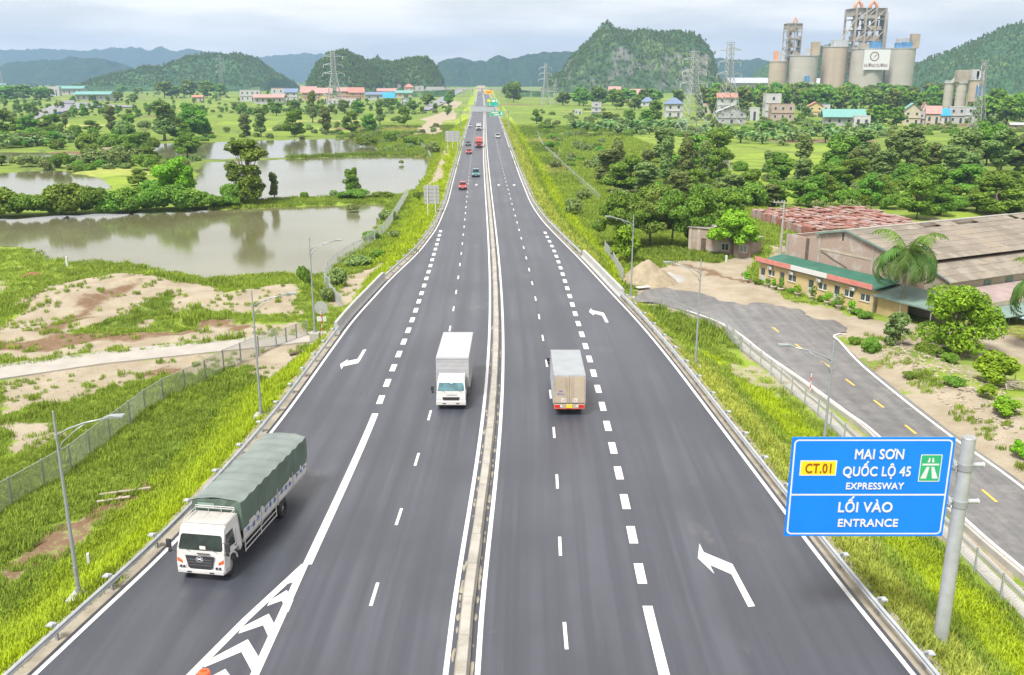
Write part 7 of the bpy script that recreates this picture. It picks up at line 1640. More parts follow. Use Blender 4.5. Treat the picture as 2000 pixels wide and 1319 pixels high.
# stones and timber on the bank
STONE = M('pale_stone', (.31, .265, .20), .95, var=.2, scale=3, bmp=.4); DRIFT = M('dry_wood', (.30, .26, .21), .9, var=.2, scale=4)
rk5 = random.Random(21); rocks = MB()
def stone(mb, x, y, z, r_):
    vs = []; 
    for k in range(6):
        for lv in (-.4, .35): a = k * 1.047 + rk5.uniform(-.25, .25); q = r_ * rk5.uniform(.7, 1.15); vs.append((x + math.cos(a) * q, y + math.sin(a) * q, z + lv * r_))
    vs += [(x, y, z + r_ * .6)]; mb.add(vs, [(2 * k, 2 * ((k + 1) % 6), 2 * ((k + 1) % 6) + 1, 2 * k + 1) for k in range(6)] + [(2 * k + 1, 2 * ((k + 1) % 6) + 1, 12) for k in range(6)])
for _ in range(1500):
    y = rk5.uniform(42, 96); x = 36.4 + (rk5.random() ** 1.3) * 7 + (90 - y) * .03
    stone(rocks, x, y, float(ground(x, y)) + .03, rk5.uniform(.05, .2))
for _ in range(420):
    X, Y = at(rk5.uniform(0, 600), rk5.uniform(700, 800), -3.9)
    if cover(np.array([X]), np.array([Y]))[0, 0] > .6: stone(rocks, X, Y, float(ground(X, Y)) + .02, rk5.uniform(.03, .10))
tag(rocks.build('rubble', STONE), 'rubble stones strewn over the bare banks', kind='stuff')
for (px, py, L_, rz, lb) in ((1712, 678, 2.4, .5, 'fallen dry log on the bank by the feathery tree'), (1780, 672, 1.8, -.6, 'broken branch lying on the bank left of the garden tree'), (1835, 688, 2.2, .1, 'dark stump end lying by the garden tree'), (245, 962, 3.2, .35, 'weathered plank across the muddy puddle'), (222, 1004 - 25, 2.0, .4, 'short plank beside the muddy puddle'), (590, 688, 2.6, .6, 'dark drain pipe lying on the sand by the lamp post')):
    X, Y = at(px, py, -3.8); z = float(ground(X, Y)); log = 'plank' if 'plank' in lb else ('pipe' if 'pipe' in lb else 'log')
    t = thing(log, lb, log, (X, Y, z + .1), rz)
    if log == 'plank': MB().box((0, 0, .05), (L_, .25, .06)).build('board', DRIFT, t); MB().box((L_ * .2, 0, .1), (.1, .3, .05)).build('cleat', DRIFT, t)
    else:
        MB().tube([(-L_ / 2, 0, 0), (0, .1, .05), (L_ / 2, -.05, 0)], [.14, .15, .11], 8).build('stem', DRIFT if log == 'log' else RUSTY, t); MB().tube([(L_ * .2, 0, .05), (L_ * .3, .3, .3)], [.06, .03], 5).build('stub', DRIFT if log == 'log' else RUSTY, t)
X, Y = at(1965, 752, -3.6); t = thing('brush_pile', 'pile of dry grey branches at the right picture edge', 'branches', (X, Y, float(ground(X, Y))))
for k in range(26):
    a = rk5.uniform(0, 3.14); l = rk5.uniform(1, 2.4); zc = rk5.uniform(.1, 1.0); x, y = rk5.uniform(-1.2, 1.2), rk5.uniform(-.8, .8); MB().tube([(x - math.cos(a) * l, y - math.sin(a) * l * .6, zc * .6), (x, y, zc), (x + math.cos(a) * l, y + math.sin(a) * l * .6, zc * rk5.uniform(.3, 1.2))], [.03, .045, .02], 4).build('branch', DRIFT, t)
X, Y = at(1256, 565, ZB); t = thing('white_board', 'white board lying on the ground beside the sand heap', 'board', (X, Y, ZB + .1), .4); MB().box((0, 0, .2), (2.0, .9, .06)).build('sheet', WHITE, t); MB().box((0, 0, .08), (1.4, .5, .16)).build('support', CONC2, t)
# ------------------------------------------------------------------ houses of the villages
HW = M('house_white', (.42, .42, .42), .85, var=.05, scale=.4, dirt=.25); HC = M('house_cream', (.42, .37, .28), .85, var=.06, scale=.4, dirt=.2); HP = M('house_peach', (.44, .31, .23), .85, var=.06, scale=.4); HGY = M('house_grey', (.36, .36, .36), .9, var=.1, scale=.4, dirt=.3); HBR = M('house_bare_brick', (.36, .28, .23), .9, var=.1, scale=.4, dirt=.3); HY = M('house_yellow', (.46, .38, .18), .85, var=.05)
RT = M('roof_tile_red', (.38, .17, .135), .8, var=.12, scale=.8); RB = M('roof_blue', (.13, .18, .27), .6, var=.1, scale=.8); RP = M('roof_pink', (.40, .215, .195), .8, var=.1, scale=.8); RTL = M('roof_teal', (.13, .29, .265), .6, var=.1); RBB = M('roof_bright_blue', (.02, .25, .62), .5, var=.06); RG = M('roof_grey', (.33, .34, .36), .8, var=.1)  # red and pink roofs are paled in base colour to imitate distance haze
WDK = M('window_dark', (.05, .06, .07), .2, var=.3)
def house(label, x0, x1, base, top, wall, roof, kind='gable', floors=1, dp=None, rz=None, z=ZB, cat='house', nwin=2, rfrac=.3, name='village_house', door=True):
    cx = (x0 + x1) / 2; X, Y = at(cx, base, z); D = depth(Y, z); w = (x1 - x0) / FOC * D; H = height(Y, top) - z; dp = dp or max(5., w * .7)
    rz = math.atan2(-X, Y) * .5 + rnd.uniform(-.12, .12) if rz is None else rz
    t = thing(name, label, cat, (X, Y, z), rz); h = H * (1 - (rfrac if kind != 'flat' else .05))
    wl = MB().b2((-w / 2, 0, -1.2), (w / 2, dp, h)).build('wall', wall, t)
    e = .06 * w + .15
    if kind == 'flat': MB().b2((-w / 2 - .1, -.1, h), (w / 2 + .1, dp + .1, h + .25)).b2((-w / 2, 0, h + .25), (w / 2, .15, H)).b2((-w / 2, .15, h + .25), (-w / 2 + .15, dp, H)).b2((w / 2 - .15, .15, h + .25), (w / 2, dp, H)).build('roof', roof, t)
    elif kind == 'gable':      # ridge along the front
        MB().add([(-w / 2 - e, -e * 1.2, h - .1), (w / 2 + e, -e * 1.2, h - .1), (w / 2 + e, dp / 2, H), (-w / 2 - e, dp / 2, H), (w / 2 + e, dp + e, h - .1), (-w / 2 - e, dp + e, h - .1), (-w / 2 - e, -e * 1.2, h - .25), (w / 2 + e, -e * 1.2, h - .25), (w / 2 + e, dp / 2, H - .15), (-w / 2 - e, dp / 2, H - .15), (w / 2 + e, dp + e, h - .25), (-w / 2 - e, dp + e, h - .25)], [(0, 1, 2, 3), (3, 2, 4, 5), (9, 8, 7, 6), (11, 10, 8, 9), (0, 6, 7, 1), (1, 7, 8, 2), (2, 8, 10, 4), (4, 10, 11, 5), (5, 11, 9, 3), (3, 9, 6, 0)]).build('roof', roof, t)
        MB().add([(-w / 2, 0, h), (-w / 2, dp, h), (-w / 2, dp / 2, H - .16), (w / 2, 0, h), (w / 2, dp, h), (w / 2, dp / 2, H - .16)], [(0, 2, 1), (3, 4, 5)]).build('gable', wall, t)
    elif kind == 'front':      # gable towards us
        MB().add([(-w / 2 - e, -e, h - .1), (0, -e, H), (w / 2 + e, -e, h - .1), (-w / 2 - e, dp, h - .1), (0, dp, H), (w / 2 + e, dp, h - .1), (-w / 2 - e, -e, h - .28), (0, -e, H - .18), (w / 2 + e, -e, h - .28), (-w / 2 - e, dp, h - .28), (0, dp, H - .18), (w / 2 + e, dp, h - .28)], [(0, 1, 4, 3), (1, 2, 5, 4), (6, 9, 10, 7), (7, 10, 11, 8), (0, 6, 7, 1), (1, 7, 8, 2), (0, 3, 9, 6), (2, 8, 11, 5)]).build('roof', roof, t)
        MB().add([(-w / 2, 0, h), (w / 2, 0, h), (0, 0, H - .2), (-w / 2, dp - .02, h), (w / 2, dp - .02, h), (0, dp - .02, H - .2)], [(0, 1, 2), (5, 4, 3)]).build('gable', wall, t)
    else:
        MB().add([(-w / 2 - e, -e, h), (w / 2 + e, -e, h), (w / 2 + e, dp + e, h), (-w / 2 - e, dp + e, h), (-w * .12, dp / 2, H), (w * .12, dp / 2, H), (-w / 2 - e, -e, h - .15), (w / 2 + e, -e, h - .15), (w / 2 + e, dp + e, h - .15), (-w / 2 - e, dp + e, h - .15)], [(0, 1, 5, 4), (1, 2, 5), (2, 3, 4, 5), (3, 0, 4), (9, 8, 7, 6), (0, 6, 7, 1), (1, 7, 8, 2), (2, 8, 9, 3), (3, 9, 6, 0)]).build('roof', roof, t)
    fh = h / floors
    for f in range(floors):
        for i in range(nwin):
            xc = (-.5 + (i + .5) / nwin) * w; ww, hh = min(.5 * w / nwin, 1.7), fh * .42; isd = door and f == 0 and i == nwin // 2
            z0 = fh * f + (fh * .32 if not isd else 0.05); hh = hh if not isd else fh * .72
            o = MB().b2((xc - ww / 2, -.06, z0), (xc + ww / 2, -.003, z0 + hh)).build('door' if isd else 'window', SWHITE if wall is not HW else BOXG, t)
            MB().b2((xc - ww / 2 + .12, -.075, z0 + .1), (xc + ww / 2 - .12, -.055, z0 + hh - .12)).build('pane', WDK, o)
        if floors > 1 and f: MB().b2((-w / 2 - .05, -.5, fh * f - .15), (w / 2 + .05, -.0, fh * f)).build('balcony', wall, t)
    for yv in (dp * .3, dp * .7): MB().b2((w / 2 + .002, yv - .5, h * .45), (w / 2 + .05, yv + .5, h * .75)).build('window', WDK, t); MB().b2((-w / 2 - .05, yv - .5, h * .45), (-w / 2 - .002, yv + .5, h * .75)).build('window', WDK, t)
    return t
H_ = house
# right of the road
H_('white house with a dark blue hip roof left of the nearer pylon', 1300, 1333, 231, 191, HW, RB, 'hip', 2); H_('small tan flat house between the two pylons', 1372, 1397, 222, 202, HC, RP, 'flat', 1)
H_('tall white house with a rusty red roof behind the second pylon', 1400, 1436, 236, 182, HW, RT, 'gable', 3, rfrac=.15); H_('grey unfinished house in front of the tall white one', 1402, 1456, 242, 206, HGY, RG, 'front', 2, rfrac=.35, nwin=3)
H_('plain white wall house right of the grey unfinished one', 1464, 1482, 236, 210, HW, HW, 'flat', 1, nwin=1); H_('white tower house with a flat top', 1494, 1523, 232, 183, HW, HW, 'flat', 3, nwin=1, dp=12); H_('brown two storey house without plaster beside the white tower', 1506, 1550, 236, 203, HBR, HBR, 'flat', 2, nwin=3)
H_('yellow house with a red gable roof', 1578, 1606, 228, 199, HY, RT, 'front', 2, rfrac=.3); H_('cream lean house behind the yellow one', 1604, 1620, 226, 203, HW, RB, 'flat', 1, nwin=1)
H_('wide open shed with a teal roof', 1612, 1684, 246, 214, HGY, RTL, 'gable', 1, rfrac=.45, nwin=4); H_('low white extension beside the teal roofed shed', 1668, 1698, 250, 226, HW, RG, 'flat', 1)
H_('cream house with a pale green gable', 1764, 1796, 244, 201, HC, RTL, 'front', 2, rfrac=.35); H_('house with a steep red front roof at the right village', 1794, 1812, 243, 199, HW, RT, 'front', 2, rfrac=.5); H_('house under a round pink roof at the right village', 1808, 1834, 244, 207, HC, RP, 'gable', 1, rfrac=.4)
H_('low house with a bright blue canvas front', 1829, 1852, 242, 212, HW, RBB, 'gable', 1, rfrac=.45); H_('grey flat house with a dark green gate', 1853, 1882, 242, 208, HGY, HW, 'flat', 2); H_('narrow pale green house next to the far pylon', 1884, 1903, 240, 208, HW, RTL, 'flat', 2, nwin=1)
H_('house with two pink roofs among trees', 1224, 1258, 197, 174, HC, RP, 'gable', 1, rfrac=.45); H_('pink roof peeping out of the trees', 1189, 1211, 184, 169, HC, RP, 'gable', 1, rfrac=.5); H_('cottage with a pale blue hip roof', 1252, 1276, 208, 190, HW, RB, 'hip', 1, rfrac=.5)
H_('narrow grey tower house standing alone in the field', 1155, 1174, 228, 199, HGY, HGY, 'flat', 3, nwin=1); H_('low white hut left of the narrow tower house', 1122, 1136, 224, 215, HW, HW, 'flat', 1); H_('small ruined hut in the field at the right edge', 1976, 2012, 252, 240, HBR, RG, 'gable', 1)
# left of the road
H_('white block house at the left end of the village', 470, 508, 198, 176, HW, HW, 'flat', 2, nwin=4); H_('low house with a long pink roof', 498, 552, 203, 185, HW, RP, 'gable', 1, nwin=5); H_('white house with pink eaves in the left village', 531, 556, 196, 172, HW, RP, 'flat', 2); H_('blue roofed house in the left village', 557, 581, 198, 173, HW, RB, 'gable', 2)
H_('house with the tallest pink roof in the left village', 590, 618, 196, 169, HP, RP, 'gable', 2, rfrac=.45); H_('wide pink roofed house left of the white pylon', 616, 648, 197, 172, HP, RP, 'gable', 2, rfrac=.4); H_('small yellow gabled house below the pink roofs', 624, 640, 203, 183, HY, RG, 'front', 1); H_('pink house behind the white pylon', 660, 684, 196, 171, HP, RP, 'gable', 2); H_('peach house with a salmon roof right of the white pylon', 683, 711, 196, 171, HP, RT, 'gable', 2, rfrac=.4)
H_('low long house in front of the white pylon', 640, 696, 206, 192, HW, RP, 'flat', 1, nwin=6); H_('blue and white low house in the left village', 714, 746, 196, 180, HW, RB, 'gable', 1); H_('long low house with a dull pink roof', 738, 772, 188, 173, HC, RP, 'gable', 1, nwin=4); H_('low house with a rounded bright blue roof', 749, 770, 198, 181, HW, RBB, 'gable', 1, rfrac=.6); H_('house with a pale teal roof in the left village', 774, 804, 192, 177, HC, RTL, 'gable', 1)
H_('tall pink and white house towards the road', 790, 808, 186, 164, HP, RT, 'hip', 2); H_('grey narrow house near the distant road', 811, 828, 186, 168, HGY, HGY, 'flat', 2, nwin=1); H_('wide grey flat house by the side road', 832, 868, 186, 170, HGY, HW, 'flat', 1, nwin=4); H_('small hut with a dark teal gable roof', 783, 798, 206, 191, HW, RTL, 'front', 1)
H_('small cream house with an orange roof in the left fields', 377, 396, 198, 186, HC, RT, 'gable', 1); H_('white sheds behind the blue dot on the left plain', 445, 478, 172, 161, HW, RG, 'gable', 1, nwin=4); H_('bright blue tank shed on the left plain', 466, 480, 172, 162, HW, RBB, 'flat', 1); H_('cream houses beside the blue tank shed', 484, 500, 170, 160, HC, RT, 'flat', 1)
H_('factory shed with a long teal roof on the far left', 112, 160, 185, 168, HW, RTL, 'gable', 1, nwin=5, name='shed', cat='shed'); H_('factory shed with a pale teal roof beside the far left road', 150, 212, 197, 179, HW, RTL, 'gable', 1, nwin=6, name='shed', cat='shed'); H_('white gatehouse beside the far left factory sheds', 94, 116, 188, 169, HW, HW, 'flat', 1); H_('teal roofed shed cut by the left picture edge', -20, 8, 175, 163, HW, RTL, 'gable', 1, name='shed', cat='shed')
for i, (a, b_, w_, r_, lb) in enumerate(((68, 78, HW, RT, 'leftmost tiny house of the distant village'), (82, 98, HP, RT, 'second tiny house of the distant village from the left, peach'), (100, 112, HW, RG, 'tiny white house of the distant village'), (128, 144, HP, RP, 'tiny peach house in the middle of the distant village'), (160, 176, HW, RT, 'tiny white and red house of the distant village'), (176, 198, HP, RT, 'widest peach house of the distant village'), (200, 218, HW, RP, 'rightmost tiny house of the distant village'), (585, 616, HW, RG, 'long pale hall below the far mountains'))):
    H_(lb, a, b_, 163 if i != 7 else 160, 141 if i != 7 else 150, w_, r_, 'gable', 1, dp=40, nwin=2)
H_('thatched hut among the bushes by the left ponds', 193, 216, 300, 289, HBR, M('thatch', (.22, .17, .13), .95, var=.2), 'gable', 1, name='hut', cat='hut', rfrac=.5)
# ------------------------------------------------------------------ lattice pylons
PYM = M('pylon_steel', (.34, .365, .365), .5, .4, var=.06); PYD = M('pylon_steel_dark', (.30, .31, .31), .6, .3, var=.06)
def pylon(px, base, top, bw, label, arms=(.62, .76, .90), aw=.22, mat=PYM, z=ZB, waist=.62, k=1.0, rz=.3):
    X, Y = at(px, base, z); H = height(Y, top) - z; b0 = bw / FOC * depth(Y, z) / 2; t = thing('pylon', label, 'pylon', (X, Y, z), rz); b1 = b0 * .26; th = .11 * k * (H / 40 + .5)
    hw = lambda q: b0 + (b1 - b0) * min(q / waist, 1) if q < waist else b1 + (b1 * .75 - b1) * (q - waist) / (1 - waist)
    co = ((1, 1), (-1, 1), (-1, -1), (1, -1))
    for sx, sy in co: MB().tube([(sx * hw(q), sy * hw(q), q * H) for q in (0, waist, 1)], th, 4).build('tower_leg', mat, t)
    lv = [0, .16, .29, .40, .49, .56, .62, .68, .74, .80, .86, .92, .97]; mb = MB()
    for a, b_ in zip(lv[:-1], lv[1:]):
        for i in range(4):
            p, q = co[i], co[(i + 1) % 4]; A, B = (p[0] * hw(a), p[1] * hw(a), a * H), (q[0] * hw(a), q[1] * hw(a), a * H); A2, B2 = (p[0] * hw(b_), p[1] * hw(b_), b_ * H), (q[0] * hw(b_), q[1] * hw(b_), b_ * H)
            mb.cyl(A, B2, th * .55, n=3, cap=False).cyl(B, A2, th * .55, n=3, cap=False).cyl(A2, B2, th * .6, n=3, cap=False)
    tag(mb.build('bracing', mat, t), kind='stuff')
    for q in arms:
        for s_ in (-1, 1):
            w_ = aw * H * (1.0 if q != arms[0] else 1.12) * .75; a = MB(); x0 = hw(q)
            for sy in (-1, 1): a.cyl((s_ * x0, sy * x0, q * H), (s_ * w_, 0, q * H + .2), th * .7, n=4).cyl((s_ * x0, sy * x0, q * H + .035 * H), (s_ * w_, 0, q * H + .2), th * .6, n=4)
            for f in (.35, .65): a.cyl((s_ * (x0 + (w_ - x0) * f), 0, q * H), (s_ * (x0 + (w_ - x0) * f), 0, q * H + .02 * H), th * .5, n=3)
            o = a.build('cross_arm', mat, t); MB().cyl((s_ * w_, 0, q * H), (s_ * w_, 0, q * H - .045 * H), .16 * k, n=6).build('insulator', WHITE, o)
    MB().tube([(-aw * H * .3, 0, H * .995), (0, 0, H), (aw * H * .3, 0, H * .995)], th, 4).build('earth_peak', mat, t)
    for sx, sy in co: MB().b2((sx * hw(0) - .6, sy * hw(0) - .6, -1), (sx * hw(0) + .6, sy * hw(0) + .6, .5)).build('footing', CONC, t)
    return t
pylon(1350, 264, 101, 52, 'nearer steel pylon right of the limestone hill'); pylon(1418, 246, 82, 46, 'second steel pylon with a flat T shaped top', aw=.2); pylon(655, 216, 99, 34, 'white steel pylon in front of the left village', k=1.6); pylon(1065, 205, 125, 18, 'faint steel pylon beside the distant right embankment', k=1.4)
pylon(1905, 268, 118, 30, 'slim steel pylon near the small silo at the right', arms=(.7, .82, .93), aw=.12, rz=.7, mat=PYD); pylon(435, 190, 108, 12, 'thin steel pylon in front of the quarry hill', aw=.12, mat=PYD, k=1.4); pylon(4, 178, 100, 10, 'thin steel pylon at the left picture edge', aw=.12, mat=PYD, k=1.6); pylon(1085, 203, 155, 8, 'small dark pylon right of the faint one', aw=.12, mat=PYD, k=1.2)
def pole(px, py, ty, label, m=CONC, k=.2):
    X, Y = at(px, py, ZB); H = height(Y, ty) - ZB; t = thing('utility_pole', label, 'utility pole', (X, Y, ZB), .2); MB().cyl((0, 0, -.5), (0, 0, H), k * 1.2, k * .7, 8).build('pole', m, t); MB().b2((-1.1, -.08, H - .6), (1.1, .08, H - .4)).build('cross_arm', m, t)
for (px, py, ty, lb) in ((1037, 192, 160, 'distant pole right of the road, left of the faint pylon'), (1123, 200, 168, 'distant pole by the grove right of the road'), (281, 207, 185, 'pole beside the far left road'), (45, 205, 180, 'pole near the far left road end'), (863, 174, 155, 'thin pole near the distant side road'), (878, 176, 152, 'taller thin pole near the distant side road'), (197, 205, 188, 'pole behind the lorry on the far left road'), (1563, 226, 202, 'thin white pole left of the yellow village house')): pole(px, py, ty, lb)
# ------------------------------------------------------------------ cement works
SIL = [M('silo_concrete', (.355, .335, .295), .9, var=.07, scale=.05, dirt=.4, dirtcol=(.25, .22, .185)), M('silo_stained', (.38, .315, .245), .9, var=.12, scale=.06, dirt=.7, dirtcol=(.36, .27, .2), sc=(1, 1, .08)), M('silo_beige', (.36, .30, .23), .9, var=.07, scale=.05, dirt=.3)]
STEEL = M('tower_steel', (.30, .265, .225), .8, var=.2, scale=.1, dirt=.5, dirtcol=(.25, .16, .1)); VESS = M('vessel_beige', (.33, .27, .19), .8, var=.12, scale=.1); BLUES = M('machine_blue', (.07, .2, .40), .6, var=.2, scale=.2); ORG = M('duct_orange', (.50, .24, .14), .7, var=.15, scale=.1); GRS = M('machine_grey', (.36, .37, .37), .8, var=.15, scale=.1)
PB_ = 197
def plant(px0, px1, py, base=PB_):
    X, Y = at((px0 + px1) / 2, base, ZB); D = depth(Y, ZB); return X, Y, (px1 - px0) / FOC * D, height(Y, py) - ZB
def silo(px0, px1, py, mat, label, base=PB_, dy=0, tops=True):
    X, Y, w, H = plant(px0, px1, py, base); t = thing('silo', label, 'silo', (X, Y + dy, ZB)); r_ = w / 2
    MB().cyl((0, 0, -1), (0, 0, H), r_, n=40).build('wall', mat, t, smooth=False)
    for q in (.25, .5, .75): MB().cyl((0, 0, H * q), (0, 0, H * q + .35), r_ + .12, n=40).build('band', mat, t)
    MB().cyl((0, 0, H), (0, 0, H + .8), r_ + .6, n=40).build('roof_slab', GRS, t)
    rl = MB(); n = 26
    for k in range(n):
        a, b_ = 6.283 * k / n, 6.283 * (k + 1) / n; p = (math.cos(a) * r_, math.sin(a) * r_, H + .8); q = (math.cos(b_) * r_, math.sin(b_) * r_, H + 2.2); rl.cyl(p, (p[0], p[1], H + 2.2), .12, n=3).cyl((p[0], p[1], H + 2.2), q, .1, n=3)
    tag(rl.build('railing', GRS, t), kind='stuff')
    return t, r_, H
s1 = silo(1498, 1531, 121, SIL[2], 'small beige silo at the left end of the cement works'); s2 = silo(1537, 1590, 110, SIL[0], 'broad grey silo below the smaller kiln tower'); s3 = silo(1607, 1654, 92, SIL[1], 'rust streaked beige silo in the middle of the cement works', dy=15); s4 = silo(1655, 1716, 97, SIL[0], 'broad silo carrying the white billboard'); s5 = silo(1722, 1776, 96, SIL[0], 'broad grey silo right of the billboard silo')
def gear(s_, items):
    t, r_, H = s_
    for nm, x, y, w, d, h_, m_ in items: MB().b2((x * r_ - w / 2, y * r_ - d / 2, H + .8), (x * r_ + w / 2, y * r_ + d / 2, H + .8 + h_)).build(nm, m_, t, bevel=.15)
gear(s1, [('filter_house', -.4, -.3, 5, 5, 12, ORG), ('vent_stack', .3, -.3, 3, 3, 12, GRS)]); gear(s2, [('filter_house', .7, -.2, 10, 7, 16, VESS), ('feeder', .1, -.5, 5, 5, 9, GRS)]); gear(s3, [('roof_house', .3, 0, 18, 12, 8, GRS)]); gear(s4, [('blower', .15, -.7, 14, 6, 8, BLUES), ('duct', -.5, -.6, 12, 5, 6, STEEL), ('blower', .45, -.6, 5, 5, 5, BLUES)]); gear(s5, [('blower', -.35, -.6, 12, 5, 6, BLUES), ('blower', .1, -.7, 12, 5, 7, BLUES), ('filter_house', .05, .1, 12, 10, 12, GRS), ('vent_house', .85, -.1, 10, 8, 17, VESS)])
for s_, items in ((s2, [(.0, 5, 30, BLUES), (.3, 6, 22, GRS)]), (s4, [(.55, 6, 16, HW), (.75, 3, 14, HW)]), (s5, [(-.35, 9, 9, BLUES), (.25, 5, 16, HW), (.45, 3, 16, HW)])):
    for x, w, h_, m_ in items: MB().b2((x * s_[1] - w / 2, -s_[1] - 4, 0), (x * s_[1] + w / 2, -s_[1] * math.sqrt(1 - x * x) + .5, h_)).build('loading_bay', m_, s_[0], bevel=.2)
def kiln_tower(px0, px1, py, label, levels, dy, seed, open_=True):
    X, Y, w, H = plant(px0, px1, py); d = w * .8; r6 = random.Random(seed); t = thing('kiln_tower', label, 'tower', (X, Y + dy, ZB), .1); hw, hd = w / 2, d / 2; c_ = .028 * w
    nx = 3 if open_ else 2
    for i in range(nx + 1):
        for y in (-hd, hd): MB().b2((-hw + w * i / nx - c_, y - c_, 0), (-hw + w * i / nx + c_, y + c_, H * .93)).build('column', STEEL, t)
    br = MB()
    for k in range(levels + 1):
        z = H * (.28 + .65 * k / levels) if open_ else H * (.45 + .48 * k / levels); MB().b2((-hw - .6, -hd - .6, z), (hw + .6, hd + .6, z + .6)).build('floor_deck', STEEL, t)
        rl = MB()
        for y in (-hd - .5, hd + .5): rl.b2((-hw, y, z + 1.6), (hw, y + .12, z + 1.75))
        rl.build('railing', VESS, t)
        if k < levels:
            z2 = z + H * (.65 if open_ else .48) / levels
            for i in range(nx):
                a, b_ = -hw + w * i / nx, -hw + w * (i + 1) / nx
                if r6.random() < .6: br.cyl((a, -hd, z), (b_, -hd, z2), c_ * .55, n=4)
                if r6.random() < .5: br.cyl((b_, hd, z), (a, hd, z2), c_ * .55, n=4)
            for i in range(nx if open_ else 1):
                if r6.random() < .8:
                    xc = -hw + w * (i + .5) / nx; rr = w / nx * .36; mm = VESS if r6.random() < .75 else GRS
                    MB().cyl((xc, 0, z + (z2 - z) * .45), (xc, 0, z + (z2 - z) * .92), rr, n=14).cyl((xc, 0, z + .8), (xc, 0, z + (z2 - z) * .45), rr * .3, rr, 14).build('cyclone', mm, t)
            MB().tube([(-hw * .9, -hd - .8, z + .6), (hw * .1, -hd - .8, z2 + .3)] if k % 2 else [(hw * .1, -hd - .8, z + .6), (-hw * .9, -hd - .8, z2 + .3)], .012 * w, 4).build('stair', GRS, t)
            MB().b2((r6.uniform(-hw * .8, hw * .2), -hd * .9, z + .7), (r6.uniform(hw * .2, hw * .9), hd * .6, z + (z2 - z) * r6.uniform(.35, .75))).build('machine', (VESS, STEEL, GRS)[k % 3], t)
            MB().b2((r6.uniform(-hw, hw * .4), -hd - .3, z + 1), (r6.uniform(-hw * .2, hw), -hd + 1.5, z + (z2 - z) * r6.uniform(.3, .6))).build('machine', (GRS, VESS, STEEL)[k % 3], t)
    tag(br.build('bracing', STEEL, t), kind='stuff')
    for i in range(2 if open_ else 1):
        xc = (-.28 + .52 * i) * w if open_ else .12 * w; MB().tube([(xc - .13 * w, 0, H * .9), (xc - .11 * w, 0, H * .97), (xc, 0, H * 1.01), (xc + .11 * w, 0, H * .97), (xc + .13 * w, 0, H * .88)], .055 * w, 10).build('bent_duct', ORG, t, smooth=True)
    sx = hw + .16 * w if open_ else hw + .05 * w
    MB().b2((sx - .1 * w, -hd * .5, H * .22), (sx + .04 * w, hd * .3, H * (.9 if open_ else .78))).build('riser_duct', M('tower_cladding', (.42, .44, .45), .8, var=.1, scale=.1) if open_ else STEEL, t)
    MB().b2((-hw * .95, -hd * .9, H * .86), (hw * .95, hd * .9, H * .93)).build('top_house', STEEL, t)
    return X, Y, w, H
T2 = kiln_tower(1668, 1728, -1, 'tall open steel kiln tower above the billboard silo', 6, 42, 5); kiln_tower(1541, 1569, 32, 'smaller kiln tower with a rusty orange top', 5, 38, 6, False)
X, Y, w, H = plant(1634, 1672, 30); t = thing('conveyor', 'slanting conveyor bridge climbing to the tall kiln tower', 'conveyor', (X, Y + 30, ZB)); a = (-w * .38, -8, H * .66); b_ = (w * .55, 0, H * .99)
MB().cyl(a, b_, 1.1, n=4).build('gallery', STEEL, t)
for q in np.linspace(0, 1, 12): p = Vector(a).lerp(Vector(b_), q); MB().b2((p.x - .3, p.y - 1.2, p.z - 1.5), (p.x + .3, p.y + 1.2, p.z + 1.6)).build('gallery_frame', GRS, t)
# billboard
X, Y, w, H = plant(1666.5, 1717, 98); zb_ = height(Y, 137) - ZB; bb = thing('billboard', 'white billboard with a round emblem hung on the broad silo', 'billboard', (X, Y - s4[1] - 2.0, ZB))
w *= .97; hgt = H - zb_; pnl = MB().b2((-w / 2, 0, zb_), (w / 2, .8, H)).build('panel', SWHITE, bb)
for x in (-w * .4, 0, w * .4): MB().b2((x - .3, .8, zb_), (x + .3, 3.5, H - .5)).build('support', STEEL, bb)
DKR = M('emblem_red_brown', (.16, .06, .05), .7, var=.1); n = 36; cx_, cz_, ro, ri = -w * .1, H - hgt * .34, hgt * .235, hgt * .185
o = MB().add([(cx_ + math.cos(6.283 * k / n) * q, -.06, cz_ + math.sin(6.283 * k / n) * q) for q in (ro, ri) for k in range(n)], [(k, n + k, n + (k + 1) % n, (k + 1) % n) for k in range(n)]).build('emblem', DKR, pnl); flip_to(o, -1)
o2 = MB().add([(cx_ + a * hgt, -.06, cz_ + b_ * hgt) for a, b_ in ((-.03, -.06), (.0, .0), (.05, .07), (.11, .13), (.10, .05), (.05, -.0), (.02, -.04))], [(0, 1, 2, 3, 4, 5, 6)]).build('emblem_mark', DKR, o); flip_to(o2, -1)
lettering('HƯỚNG DƯƠNG', pnl, (-w * .02, -.08, zb_ + hgt * .215), w * .9, hgt * .15, DKR, UP, .02)
